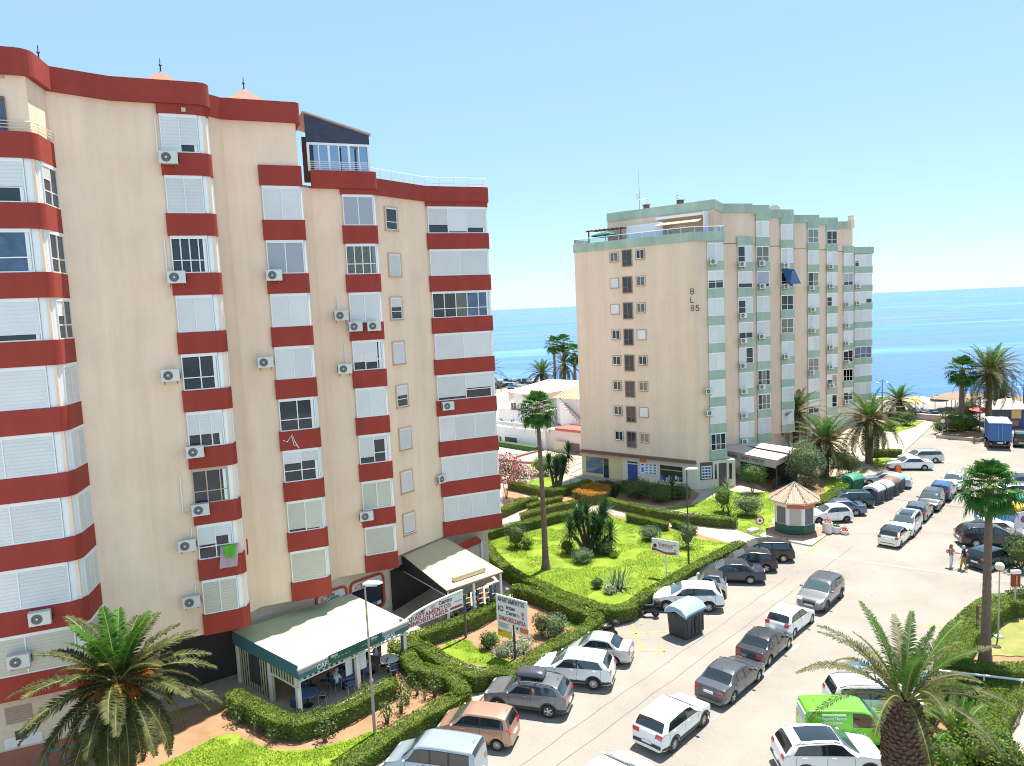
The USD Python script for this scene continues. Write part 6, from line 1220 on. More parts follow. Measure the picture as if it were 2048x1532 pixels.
# furniture under the canvas
TBLU = mat('table_blue', (.10, .16, .34), .5); CHB = mat('chair_blue', (.02, .05, .12), .5)
def cafe_table(loc, label, r=.55, mt=None):
    p = thing('cafe_table', label, 'table', loc, group='tables under the cafe canvas'); m = M(); m.lathe([(0, .74), (r, .74), (r, .71), (0, .70)], 18); m.build('tabletop', mt or TBLU, p); m = M(); m.lathe([(.05, .7), (.04, .06), (.28, .03), (.28, 0)], 10); m.build('pedestal', DARKM, p); return p
def cafe_chair(loc, rz, label):
    p = thing('cafe_chair', label, 'chair', loc, rz, group='chairs under the cafe canvas'); m = M(); m.box(-.21, .21, -.21, .21, .43, .46); m.build('seat', CHB, p); m = M(); m.box(-.21, .21, -.22, -.19, .52, .84); m.build('backrest', CHB, p)
    for x in (-.19, .19):
        for y in (-.19, .19): m = M(); m.tube([(x, y, 0), (x, y, .84 if y < 0 else .62)], .014, 5); m.build('leg', STEEL, p)
        m = M(); m.tube([(x, -.19, .64), (x, .19, .62)], .018, 5); m.build('armrest', STEEL, p)
    return p
tabs = [(FL + fx * 1.0 - fnrm * 1.0, 'blue table nearest the front corner post of the cafe', TBLU), (FL + fx * 3.4 - fnrm * .95, 'table where the person in white sits inside the cafe', TBLU), (FL + fx * 5.2 - fnrm * 1.2, 'dark table right of the middle cafe post', mat('table_brown', (.12, .07, .05), .5)), (FL + fx * 6.1 - fnrm * .5, 'sunlit white table at the right end of the cafe', mat('table_white', (.7, .7, .7), .5)), (FL + fx * 2.2 - fnrm * 2.6, 'blue table deep in the shade of the cafe', TBLU)]
for i, (q, lb, mt) in enumerate(tabs):
    cafe_table((q[0], q[1], .1), lb, .6, mt)
    for k in range(3):
        a = k * 2.1 + i; cafe_chair((q[0] + .82 * math.cos(a), q[1] + .82 * math.sin(a), .1), a + math.pi / 2, ('first', 'second', 'third')[k] + ' chair round the ' + lb.split(' of the cafe')[0].split(' inside')[0])
# ---- people: one continuous body each
SKIN = mat('skin', (.42, .25, .17), .55)
def hull(j0, r0, j1, r1):
    s = [manifold3d.Manifold.sphere(r, 12).translate(tuple(map(float, j))) for j, r in ((j0, r0), (j1, r1))]; return manifold3d.Manifold.batch_hull(s)
def person(loc, rz, label, J, top, legs, hair, shoes=None, short=False, group=None, skirt=False):
    p = thing('person', label, 'person', loc, rz, group=group); V = {k: np.array(v, float) for k, v in J.items()}
    def chain(seg): 
        mm = manifold3d.Manifold()
        for a, ra, b, rb in seg: mm = mm + hull(V[a], ra, V[b], rb)
        return mm
    body = [('pelvis', .13, 'chest', .145), ('chest', .145, 'neckb', .07), ('neckb', .055, 'neck', .05), ('neck', .05, 'head', .07)]
    arms, lg = [], []
    for s in 'LR':
        body += [('chest', .10, 'sh' + s, .065)]; arms += [('sh' + s, .058, 'el' + s, .044), ('el' + s, .042, 'wr' + s, .028)]; lg += [('hip' + s, .095, 'kn' + s, .062), ('kn' + s, .06, 'an' + s, .038)]; body += [('pelvis', .11, 'hip' + s, .10)]
    full = chain(body + arms + lg) + manifold3d.Manifold.sphere(.105, 16).scale((.86, .98, 1.12)).translate(tuple(V['head'] + np.array([0, .005, .03])))
    full = full + hull(V['head'] + np.array([0, .10, .0]), .016, V['head'] + np.array([0, .095, .035]), .010)      # nose
    for s in 'LR':
        w = V['wr' + s]; d = w - V['el' + s]; d = d / np.linalg.norm(d); sd = np.cross(d, [0, 0, 1.0]); sd = sd / max(np.linalg.norm(sd), 1e-6); pl = w + d * .075
        full = full + hull(w, .027, pl + sd * .022, .019) + hull(w, .027, pl - sd * .022, .019)
        for k, (o_, l_) in enumerate(((-.030, .052), (-.010, .064), (.010, .068), (.030, .060))):
            f0 = pl + sd * o_; f1 = f0 + d * l_ * .6; full = full + hull(f0, .0095, f1, .009) + hull(f1, .009, f1 + d * l_ * .4 + np.array([0, 0, -.012]), .0075)
        t0 = w + d * .025 - sd * .028; full = full + hull(t0, .012, t0 + d * .045 - sd * .025, .009)
        full = full + hull(V['an' + s] + np.array([0, -.03, -.04]), .036, V['an' + s] + np.array([0, .15, -.055]), .028)
        full = full + manifold3d.Manifold.sphere(.022, 8).scale((.5, 1, 1.4)).translate(tuple(V['head'] + np.array([.092 * (1 if s == 'R' else -1), 0, .02])))
    M().add(*meshkit.arrays(full)[:2]).build('body', SKIN, p, smooth=50)
    e = .016
    tp = chain([(a, ra + e, b, rb + e) for a, ra, b, rb in body if a in ('pelvis', 'chest') and not b.startswith('hip')]) 
    for s in 'LR':
        el = V['sh' + s] + (V['el' + s] - V['sh' + s]) * (.55 if short else 1.0); tp = tp + hull(V['sh' + s], .072, el, .060)
        if not short: tp = tp + hull(V['el' + s], .058, V['wr' + s], .042)
    M().add(*meshkit.arrays(tp)[:2]).build('shirt', top, p, smooth=50)
    tr = chain([('pelvis', .145, 'hip' + s, .118) for s in 'LR'] + [('hip' + s, .112, 'kn' + s, .080) for s in 'LR'] + [('kn' + s, .078, 'an' + s, .060) for s in 'LR']); M().add(*meshkit.arrays(tr)[:2]).build('trousers', legs, p, smooth=50)
    hr = manifold3d.Manifold.sphere(.118, 16).scale((.90, 1.0, 1.1)).translate(tuple(V['head'] + np.array([0, -.022, .045]))) - manifold3d.Manifold.cube((.3, .2, .3), True).translate(tuple(V['head'] + np.array([0, .135, -.06])))
    if J.get('long'): hr = hr + hull(V['head'] + np.array([0, -.07, .03]), .085, V['neckb'] + np.array([0, -.08, 0]), .07)
    M().add(*meshkit.arrays(hr)[:2]).build('hair', hair, p, smooth=50)
    sh = manifold3d.Manifold()
    for s in 'LR': sh = sh + hull(V['an' + s] + np.array([0, -.04, -.045]), .046, V['an' + s] + np.array([0, .16, -.06]), .038)
    M().add(*meshkit.arrays(sh)[:2]).build('shoes', shoes or LBLK, p, smooth=50); return p
ST = dict(pelvis=(0, 0, .95), chest=(0, .01, 1.28), neckb=(0, 0, 1.44), neck=(0, .01, 1.50), head=(0, .03, 1.60), shL=(-.19, 0, 1.40), shR=(.19, 0, 1.40), elL=(-.24, .03, 1.13), elR=(.24, .03, 1.13), wrL=(-.22, .14, .92), wrR=(.22, .14, .92), hipL=(-.09, 0, .90), hipR=(.09, 0, .90), knL=(-.10, .04, .50), knR=(.10, .02, .50), anL=(-.10, 0, .10), anR=(.11, -.02, .10))
SIT = dict(pelvis=(0, 0, .56), chest=(0, .04, .90), neckb=(0, .07, 1.06), neck=(0, .08, 1.11), head=(0, .12, 1.21), shL=(-.19, .05, 1.01), shR=(.19, .05, 1.01), elL=(-.25, .18, .80), elR=(.25, .18, .80), wrL=(-.12, .40, .82), wrR=(.12, .40, .82), hipL=(-.09, .05, .53), hipR=(.09, .05, .53), knL=(-.11, .45, .52), knR=(.11, .45, .52), anL=(-.11, .46, .10), anR=(.11, .46, .10))
HBR = mat('brown_hair', (.16, .085, .045), .6); HGR = mat('grey_hair', (.36, .34, .32), .6); HDK = mat('dark_hair', (.03, .02, .015), .5)
gw_, gm_ = G(1902, 1134.8), G(1927, 1139.5); dv = gm_ - gw_; az = math.atan2(dv[1], dv[0]) - math.pi / 2
W_ = dict(ST); W_.update(elL=(-.20, .20, 1.16), wrL=(-.10, .42, 1.18), elR=(.21, .18, 1.15), wrR=(.10, .42, 1.16), long=1)
person((*gw_[:2], 0), az, 'person in white trousers and patterned top holding out a paper to the other', W_, mat('patterned_top', (.30, .15, .12), .8, var=.5, vscale=14), mat('white_trousers', (.60, .60, .62), .8), HBR, LWHT, short=True)
bp = thing('backpack', 'pale tan backpack on the person in white trousers', 'backpack', (*gw_[:2], 0), az); m = M(); m.ball((0, -.24, 1.22), 1, 2, sc=(.16, .11, .21)); m.build('bag', mat('tan_canvas', (.46, .36, .28), .8), bp, smooth=True)
m = M(); [m.tube([(x, -.16, 1.36), (x, -.02, 1.46), (x * 1.1, .13, 1.36)], .02, 5) for x in (-.12, .12)]; m.build('strap', mat('tan_canvas', (.4, .3, .2), .8), bp)
pp_ = np.array([0, .50, 1.20]); c, s_ = math.cos(az), math.sin(az); q = gw_ + np.array([c * pp_[0] - s_ * pp_[1], s_ * pp_[0] + c * pp_[1], pp_[2]])
mp = thing('map', 'pale blue paper map held between the two people', 'map', q, az); m = M(); m.grid([[(x, y, .12 + .05 * abs(x) * 6 * .2) for y in (-.02, .02, .26)] for x in (-.22, 0, .22)]); m.build('sheet', mat('map_paper', (.55, .68, .75), .7), mp)
Mn = dict(ST); Mn.update({k: (v[0] * 1.05, v[1], v[2] * 1.04) for k, v in ST.items()}); Mn.update(elR=(.23, .14, 1.18), wrR=(.12, .36, 1.14), knL=(-.12, .10, .52), anL=(-.13, .16, .10), knR=(.12, -.04, .52), anR=(.13, -.18, .12))
person((*gm_[:2], 0), az + math.pi, 'person in a black top and ochre trousers facing the one with the backpack', Mn, mat('black_top', (.018, .018, .02), .8), mat('ochre_trousers', (.32, .17, .05), .85), HGR, mat('brown_shoe', (.12, .07, .04), .6), short=True)
bq = thing('shoulder_bag', 'red bag carried by the person in ochre trousers', 'bag', (*gm_[:2], 0), az + math.pi); m = M(); m.ball((-.02, -.22, 1.15), 1, 2, sc=(.13, .09, .16)); m.build('bag', mat('red_bag', (.40, .04, .05), .7), bq, smooth=True); m = M(); m.tube([(-.05, -.2, 1.3), (.12, 0, 1.53), (.16, .16, 1.2)], .015, 4); m.build('strap', LBLK, bq)
WS = mat('white_shirt', (.62, .62, .66), .8)
for i, (off, rz, lb, tp_, hr_) in enumerate(((FL + fx * 2.75 - fnrm * .95, -.3, 'person in a white shirt seated inside the cafe left of the middle post', WS, HGR), (FL + fx * 4.55 - fnrm * .8, 1.0, 'person in a pink top seated just right of the middle cafe post', mat('pink_top', (.50, .28, .26), .8), HBR), (FL + fx * 5.9 - fnrm * 1.5, 2.2, 'person in a pale shirt seated at the dark cafe table', mat('lilac_shirt', (.46, .44, .56), .8), HDK), (FL + fx * 3.6 - fnrm * 1.75, 3.0, 'person in dark clothes facing the one in the white shirt in the cafe', mat('dark_top', (.06, .05, .06), .8), HDK))):
    person((off[0], off[1], .1), math.atan2(fx[1], fx[0]) + rz - 1.2, lb, SIT, tp_, mat('dark_trousers', (.05, .05, .07), .85), hr_, short=True)
    cafe_chair((off[0], off[1], .1), math.atan2(fx[1], fx[0]) + rz - 1.2, 'chair under the ' + lb.split(' seated')[0].split(' facing')[0])
# ---- shop canopy
CREAMC = mat('cream_canvas', (.62, .50, .31), .8, var=.06, vscale=1.5)
zb_, zf_ = 3.78, 2.9
sBL, sBR, sFR, sFL = G(799, 1105, zb_), G(888, 1074, zb_), G(1005.6, 1142, zf_), G(893, 1180.6, zf_)
shop = thing('shop_canopy', 'cream sloping canopy over the souvenir shop front', 'canopy'); m = M(); m.quad(sFL, sFR, sBR, sBL); e = np.array([0, 0, -.06]); m.quad(sFL + e, sBL + e, sBR + e, sFR + e); m.quad(sFL + e, sFR + e, sFR, sFL); m.quad(sBL + e, sFL + e, sFL, sBL); m.quad(sFR + e, sBR + e, sBR, sFR); m.build('roof', CREAMC, shop)
sx = unit(sFL[:2], sFR[:2]); sx3 = np.array([*sx, 0]); sn_ = np.array([sx[1], -sx[0], 0]); Ls = np.linalg.norm((sFR - sFL)[:2])
m = M().at(sFL + sx3 * Ls * .22 - sn_ * .55 + np.array([0, 0, .12]), sx3, -sn_); m.box(0, Ls * .56, -.02, .28, 0, .28); m.build('awning_box', mat('tan_box', (.58, .45, .27), .7), shop)
m = M().at(sFL, sx3, -sn_); m.box(0, Ls, -.05, .05, -.13, -.02); m.build('front_beam', mat('wood_beam', (.30, .20, .11), .7), shop)
ly = unit(sBL[:2], sFL[:2]); ly3 = np.array([*ly, 0]); Lz = np.linalg.norm((sFL - sBL)[:2])
m = M(); m.add([sBL + e, sFL + e, (*sFL[:2], 2.55), (*sBL[:2], 2.55)], [(0, 1, 2, 3)]); m.add([sBL + e - sx3 * -.03, sFL + e + sx3 * .03, np.array([*sFL[:2], 2.55]) + sx3 * .03, np.array([*sBL[:2], 2.55]) + sx3 * .03], [(3, 2, 1, 0)]); m.build('side_panel', mat('black_canvas', (.02, .022, .024), .8), shop)
m = M(); m.tube([(*sFL[:2], 2.54), (*sBL[:2], 2.54)], .035, 5); m.build('side_rail', IVORY, shop)
for t in (.03, .48, .97):
    q = sFL + sx3 * Ls * t - sn_ * .12; m = M().at((q[0], q[1], .1), sx3, -sn_); m.box(-.07, .07, -.06, .06, 0, 2.72); m.build('post', WHITE, shop)
# goods on display: racks and stands behind the posts
rg = random.Random(8); cols = [mat('goods_red', (.35, .04, .03), .7), mat('goods_yellow', (.55, .38, .05), .7), mat('goods_blue', (.03, .12, .42), .7), mat('goods_pale', (.6, .58, .52), .7), mat('goods_brown', (.14, .07, .045), .8), mat('goods_black', (.02, .02, .025), .7)]
for i in range(8):
    t = .08 + i * .118; q = sFL + sx3 * Ls * t - sn_ * (.55 + .25 * (i % 2)); lb = ('postcard rack', 'rack of hats', 'stand of beach bags', 'rack of blue towels', 'stand of sunglasses', 'rack of scarves', 'shelf of toys', 'stand of white prints')[i]
    p = thing('display_rack', lb + ' under the cream shop canopy, number %d from its near post' % (i + 1), 'display rack', (q[0], q[1], .1), math.atan2(sx[1], sx[0])); m = M(); [m.tube([(x, y, 0), (x, y, 1.9)], .015, 4) for x in (-.28, .28) for y in (-.15, .15)]; m.box(-.28, .28, -.15, .15, 0, .04); m.build('frame', DARKM, p)
    for r_ in range(5):
        for c_ in range(3): m = M(); x = -.26 + c_ * .18; m.box(x, x + .15, -.19 + .02 * (c_ % 2), -.12, .18 + r_ * .34, .44 + r_ * .34); m.build('item', cols[(rg.randrange(6) + i) % 6], p)
m = M(); pf = thing('striped_fence', 'low striped wooden fence beside the souvenir shop', 'fence'); fa, fb = G(858, 1236), G(888, 1248); fa, fb = fa[:2], fb[:2]; fd = unit(fa, fb); Lx = 2.6
for k in range(11): m = M().at((*(fa + fd * k * .24), .12), (*fd, 0)); m.box(0, .12, -.02, .02, 0, .85); m.build('slat', IVORY, pf)
m = M().at((*fa, .12), (*fd, 0)); m.box(-.02, Lx, .02, .05, .80, .88); m.box(-.02, Lx, .02, .05, .05, .12); m.build('rail', mat('wood_beam', (.3, .2, .1), .7), pf)
for i, (px, py) in enumerate(((868, 1252), (900, 1240))): pass
# red tiled porch at the end of the red building
a, b = G(915, 1099, 2.75), G(962, 1079, 2.75); c, d = G(915, 1090, 3.3), G(952, 1072, 3.3)
po_ = thing('red_porch', 'small dark red porch roof under the last bay of the red banded building', 'porch'); m = M(); m.quad(a, b, d, c); m.quad(a - np.array([0, 0, .25]), b - np.array([0, 0, .25]), b, a); m.build('roof', RED, po_)
for q in (a, b): m = M(); m.tube([(q[0], q[1] + .1, .1), (q[0], q[1] + .1, 2.6)], .09, 6); m.build('post', WHITE, po_)
# ------------------------------------------------------------------ signs
def board(base, TL, TR, BLp, off=.0):
    """the panel's corner, its axis and size, from pixels, in the upright plane through the post"""
    g = G(*base); mx = ((TL[0] + TR[0]) / 2, (TL[1] + TR[1]) / 2); zt = Zat(*mx, g[0], g[1]); a, b = G(*TL, zt), G(*TR, zt); ux = unit(a[:2], b[:2]); W = np.linalg.norm((b - a)[:2]); mid = (a + b)[:2] / 2; sh = g[:2] - mid; n = np.array([ux[1], -ux[0]]); a2 = a[:2] + n * (sh @ n); zb = Zat(*BLp, a2[0], a2[1]); return np.array([*a2, zb]), ux, n, W, zt - zb, g, zt
def panel(p, name, o, ux, n, x0, x1, z0, z1, mt, d0=0.0, d1=.05):
    m = M().at(o, (*ux, 0), (*(-n), 0)); m.box(x0, x1, -d1, -d0, z0, z1); return m.build(name, mt, p)
SW = mat('sign_white', (.72, .71, .67), .4)
o, ux, n, W, Hh, g, zt = board((1030.5, 1322), (994, 1186), (1056, 1203), (996, 1238))
sg_ = thing('apartamentos_board', 'tall black post with APARTAMENTOS INMOBILIARIA boards in the garden bed', 'sign'); m = M(); m.tube([(g[0], g[1], .1), (g[0], g[1], zt - .1)], .07, 8); m.build('post', DARKM, sg_)
b_ = panel(sg_, 'board', o, ux, n, 0, W, 0, Hh, SW, .05, .12)
def wd(t, h, x, z, mt, w, d=.125, oo=None, par=None): return words(t, h, (o if oo is None else oo) + np.array([*ux, 0]) * x + np.array([0, 0, z]), ux, n, d, mt, par or b_, wid=w)
wd('APARTAMENTOS', .27 * Hh / 1.55, W * .06, Hh * .76, LBLK, W * .86); wd('iC', .30 * Hh / 1.55, W * .05, Hh * .40, LBLK, W * .17); wd('inter', .20 * Hh / 1.55, W * .32, Hh * .53, LBLK, W * .30); wd('Centr', .20 * Hh / 1.55, W * .32, Hh * .33, LBLK, W * .33); wd('o', .2 * Hh / 1.55, W * .67, Hh * .33, LORG, W * .08); wd('INMOBILIARIA', .24 * Hh / 1.55, W * .06, Hh * .06, LRED, W * .88)
ring = Point(W * .17, Hh * .49).buffer(.17).difference(Point(W * .16, Hh * .49).buffer(.13)).intersection(Polygon([(W * .17, 0), (W, 0), (W, Hh), (W * .17, Hh)])); m = plate(ring, o, ux, n, .121, .13); m.build('logo_ring', LORG, b_)
panel(b_, 'red_square', o, ux, n, W * .82, W * .90, Hh * .42, Hh * .56, LORG, .12, .13); panel(b_, 'grey_square', o, ux, n, W * .83, W * .89, Hh * .28, Hh * .38, mat('grey_print', (.25, .25, .25), .6), .12, .128)
q = panel(sg_, 'board', o, ux, n, 0.02, W * .46, -.95, -.03, SW, .05, .09); panel(q, 'yellow_panel', o, ux, n, .03, W * .455, -.94, -.52, mat('sign_yellow', (.62, .42, .03), .5), .09, .10); m = M().at(o, (*ux, 0), (*(-n), 0)); [m.box(.08, W * (.40 - .05 * (k % 3)), -.096, -.09, -.12 - k * .06, -.10 - k * .06) for k in range(5)]; m.build('small_print', LBLK, q); m = M().at(o, (*ux, 0), (*(-n), 0)); m.box(.07, .35, -.106, -.10, -.66, -.60); m.build('arrow', LBLK, q)
q = panel(sg_, 'board', o, ux, n, W * .56, W * 1.02, -.52, -.03, SW, .05, .09); panel(q, 'orange_panel', o, ux, n, W * .74, W * .99, -.36, -.06, LORG, .09, .10); m = plate(Polygon([(W * .60, -.18), (W * .68, -.08), (W * .68, -.28)]), o, ux, n, .09, .10); m.build('arrow', LBLK, q)
o, ux, n, W, Hh, g, zt = board((1333, 1157), (1305, 1075), (1358, 1083.5), (1305, 1102))
vs_ = thing('venus_sign', 'white sign with red script and a red wave on the round lawn', 'sign'); m = M(); m.tube([(g[0], g[1], .1), (g[0], g[1], zt - .3)], .05, 8); m.build('post', WHITE, vs_); b_ = panel(vs_, 'board', o, ux, n, 0, W, 0, Hh, SW, .04, .14)
wd('Venus', .28, W * .24, Hh * .50, mat('script_red', (.45, .10, .10), .5), W * .56, .145); m = plate(Polygon([(x, Hh * (.26 + .09 * math.cos(x / W * 6.0)) * (1 - .3 * x / W)) for x in np.linspace(0.02, W * .92, 16)] + [(x, Hh * (.06 + .08 * math.cos(x / W * 6.0 - .6))) for x in np.linspace(W * .92, .02, 16)]).buffer(0), o, ux, n, .141, .15); m.build('red_wave', mat('wave_red', (.40, .05, .08), .5), b_)
m = plate(Point(W * .12, Hh * .50).buffer(.14), o, ux, n, .141, .15); m.build('head_emblem', LBLK, b_); m = M().at(o, (*ux, 0), (*(-n), 0)); m.box(W * .26, W * .76, -.148, -.141, Hh * .40, Hh * .43); m.box(W * .82, W * .92, -.148, -.141, Hh * .70, Hh * .78); m.box(W * .86, W * .92, -.148, -.141, Hh * .28, Hh * .42); m.build('small_print', mat('grey_print', (.25, .25, .25), .6), b_)
# arched sign over the path
gr = G(932, 1279); zb1 = Zat(928.5, 1212, gr[0], gr[1]); zt1 = Zat(931, 1179, gr[0], gr[1]); gl = G(806, 1262, zb1); ux = unit(gl[:2], gr[:2]); n = np.array([ux[1], -ux[0]]); W = np.linalg.norm(gr[:2] - gl[:2]) - .1; o = np.array([*gl[:2], zb1]); Hh = zt1 - zb1
ar = thing('arched_sign', 'white arched sign reading APARTAMENTOS INMOBILIARIA over the path beside the cafe', 'sign')
for q in (gr[:2], gl[:2] - ux * .12): m = M(); m.tube([(*q, .1), (*q, zt1 - (.02 if q is gr[:2] else .3))], .08, 8); m.build('post', mat('brown_post', (.09, .075, .065), .5), ar)
arcp = Polygon([(0, 0), (W, 0), (W, Hh)] + [(W * (1 - math.sin(t)), Hh * (.28 + .72 * math.cos(t) ** .9)) for t in np.linspace(.15, math.pi / 2 - .001, 14)])
m = plate(arcp, o, ux, n, -.05, .05); b_ = m.build('board', SW, ar); edge = LineString([(W, Hh)] + [(W * (1 - math.sin(t)), Hh * (.28 + .72 * math.cos(t) ** .9)) for t in np.linspace(.15, math.pi / 2 - .001, 14)]).buffer(.04); m = plate(edge, o, ux, n, -.08, .08); m.build('rim', mat('pink_rim', (.62, .50, .46), .5), ar)
wd('APARTAMENTOS', .25, W * .06, Hh * .34, LRED, W * .72, .055); wd('INMOBILIARIA', .24, W * .03, Hh * .07, LRED, W * .70, .055); wd('inter', .22, W * .20, Hh * .62, LBLK, W * .15, .055); wd('Centro', .22, W * .58, Hh * .66, LBLK, W * .22, .055); wd('iC', .19, W * .44, Hh * .62, LORG, W * .08, .055)
panel(b_, 'red_bar', o, ux, n, W * .77, W * .98, Hh * .10, Hh * .24, LRED, .05, .058); panel(b_, 'red_bar', o, ux, n, W * .84, W * .98, Hh * .46, Hh * .52, mat('pale_red', (.5, .25, .22), .5), .05, .058)
# ------------------------------------------------------------------ lamps, bins, kiosk, rail
def lamp(base, top_, head, label, mt, hd=(1, 0)):
    g = G(*base); z = Zat(*top_, g[0], g[1]); p = thing('street_lamp', label, 'street lamp', (g[0], g[1], .1)); m = M(); zz = z - .1; m.tube([(0, 0, 0), (0, 0, zz * .36)], [.085, .075], 8); m.tube([(0, 0, zz * .36), (0, 0, zz - .1)], [.055, .045], 8); m.lathe([(.10, zz * .36 - .05), (.10, zz * .36 + .05), (.05, zz * .36 + .12)], 10); m.build('post', mt, p, smooth=50)
    h_ = np.array([*hd, 0]) / np.linalg.norm(hd); m = M().at((0, 0, zz - .05), h_); P = []
    for x, w, h0, h1 in ((-.12, .04, -.02, .03), (-.05, .09, -.04, .09), (.15, .20, -.07, .16), (.5, .21, -.05, .17), (.75, .14, -.02, .12), (.88, .03, .03, .07)): P.append([(x, w * math.cos(t), (h0 + h1) / 2 + (h1 - h0) / 2 * math.sin(t)) for t in np.linspace(0, 2 * math.pi, 13)])
    m.grid(P); m.build('lamp_head', mat('lamp_white', (.74, .74, .74), .35), p, smooth=True)
    m = M().at((0, 0, zz - .05), h_); m.box(.12, .6, -.12, .12, -.075, -.05); m.build('diffuser', mat('lamp_glass', (.5, .5, .48), .2), p)
lamp((750, 1472), (737, 1166), 1, 'pale street lamp in front of the cafe pavilion', mat('lamp_post_pink', (.36, .27, .25), .5)); lamp((1377.5, 1136), (1377, 938), 1, 'dark street lamp at the edge of the round lawn', mat('lamp_post_dark', (.05, .06, .065), .5))
def globe(base, top_, label, mt=None, r=.21):
    g = G(*base); z = Zat(*top_, g[0], g[1]); p = thing('globe_lamp', label, 'street lamp', (g[0], g[1], .1)); m = M(); m.tube([(0, 0, 0), (0, 0, z - .1 - r)], [.05, .035], 7); m.build('post', mt or mat('globe_post', (.42, .38, .32), .5), p); m = M(); m.ball((0, 0, z - .1), r, 2); m.build('globe', mat('opal_globe', (.72, .64, .50), .3), p, smooth=True); m = M(); m.lathe([(.12, z - .1 - r * 1.1), (.12, z - .1 - r * .8), (.04, z - .1 - r * 1.3)], 10); m.build('collar', DARKM, p); m = M(); m.box(-.2, .2, -.2, .2, 0, .1); m.build('plinth', KERB, p)
globe((1996, 1278), (2002, 1133), 'globe lamp on the dry lawn at the right', r=.25); globe((1031, 945), (1031, 914), 'small globe lamp behind the pink oleanders')
def post_lamp(base, top_, label, arms=2):
    g = G(*base); z = Zat(*top_, g[0], g[1]); p = thing('promenade_lamp', label, 'street lamp', (g[0], g[1], .1)); m = M(); m.tube([(0, 0, 0), (0, 0, z)], [.11, .06], 7); m.build('post', mat('prom_post', (.05, .06, .09), .5), p); m = M(); m.tube([(-.7, 0, z - .3), (0, 0, z), (.7, 0, z - .3)], .04, 5); m.build('arm', mat('prom_post', (.05, .06, .09), .5), p)
    for s_ in (-1, 1)[:arms]: m = M(); m.ball((s_ * .75, 0, z - .38), .22, 1, sc=(1.2, 1, .7)); m.build('lamp_head', SW, p)
post_lamp((1764, 838), (1764, 762), 'thin double promenade lamp against the sea right of the green banded building'); post_lamp((1959, 872), (1960, 796), 'dark promenade lamp between the shaggy fan palm and the lorry'); post_lamp((2046, 838), (2046, 770), 'promenade lamp at the right edge')
def wheelie(px, py, kind, label, rz, W_=1.75, D_=1.25, Hh=1.75, lid=None, group=None):
    g = G(px, py); p = thing('wheelie_bin', label, 'rubbish container', (*g[:2], 0), rz, group); body = {'dark': mat('bin_dark', (.03, .033, .034), .55), 'grey': mat('bin_grey', (.075, .08, .10), .55), 'green': mat('bin_green', (.012, .12, .06), .5), 'yellow': mat('bin_yellow', (.55, .30, .02), .5)}[kind]
    m = M(); P = []
    for z, s_ in ((.06, .90), (.12, .92), (Hh * .66, 1.0), (Hh * .70, 1.04), (Hh * .74, 1.04)):
        w, d = W_ / 2 * s_, D_ / 2 * s_; c_ = .10; P.append([(x, y, z) for x, y in ((w - c_, -d), (w, -d + c_), (w, d - c_), (w - c_, d), (-w + c_, d), (-w, d - c_), (-w, -d + c_), (-w + c_, -d), (w - c_, -d))])
    m.grid(P); m.add(P[0][:-1], [(0, i + 1, i) for i in range(1, 7)]); m.build('body', body, p, smooth=30)
    m = M()
    for k in range(5): x = -W_ * .40 + k * W_ * .2; m.box(x - .02, x + .02, -D_ / 2 * 1.0 - .02, -D_ / 2 * .96, .2, Hh * .62)
    m.build('rib', body, p)
    lm = lid; P = []
    if kind in ('dark', 'green'):
        for y, z in ((-D_ * .55, Hh * .74), (-D_ * .55, Hh * .80), (-D_ * .30, Hh * .97), (0, Hh * 1.0), (D_ * .30, Hh * .97), (D_ * .55, Hh * .80), (D_ * .55, Hh * .74)): P.append([(x * W_, y, z - .10 * (abs(x) > .5) - .02 * (abs(x) > .4)) for x in (-.55, -.46, 0, .46, .55)])
    else:
        for t in np.linspace(0, math.pi, 9): P.append([(x * W_, -math.cos(t) * D_ * .54, Hh * .74 + math.sin(t) * Hh * .27 - (.06 if abs(x) > .5 else 0)) for x in (-.53, -.47, 0, .47, .53)])
    m = M(); m.grid(P); a = np.array(P)
    for k in (0, -1): q_ = a[:, k]; m.add(np.vstack([q_, q_.mean(0)]), [(i, i + 1, len(q_)) for i in range(len(q_) - 1)])
    m.build('lid', lm, p, smooth=35)
    for s_ in (-1, 1): m = M(); m.tube([(s_ * W_ * .54, -.12, Hh * .66), (s_ * W_ * .60, 0, Hh * .68), (s_ * W_ * .54, .12, Hh * .66)], .03, 5); m.build('handle', DARKM, p)
    return p
LB_ = mat('lid_blue', (.26, .38, .50), .45); LW_ = mat('lid_pale', (.55, .54, .52), .5); LBn = mat('lid_brown', (.22, .12, .09), .5)
w1 = wheelie(1372, 1266, 'dark', 'big black recycling bin with a pale blue lid in the empty bay', D(40), 1.9, 1.5, 2.1, LB_)
m = M(); m.box(.955, .965, -.2, .05, .72, 1.12); m.build('sticker', LORG, w1); m = M(); m.box(.955, .966, .2, .38, 1.2, 1.5); m.build('sticker', mat('sticker_white', (.6, .6, .62), .5), w1); m = M(); m.box(-.12, .10, -.79, -.75, .5, 1.3); m.build('pedal_slot', BLACK, w1)
BG = 'row of wheelie bins beside the left parked cars'
for px, py, lid, lb in ((1748, 1004, LW_, 'nearest of the two grey bins with pale lids'), (1766, 996, LW_, 'second grey bin with a pale lid, just before the brown one'), (1779, 988, LBn, 'grey bin with a brown lid in the left row'), (1789, 981, LB_, 'blue lidded bin at the far end of the left row')): wheelie(px, py, 'grey', lb, D(38), 1.45, 1.5, 1.75, lid, BG)
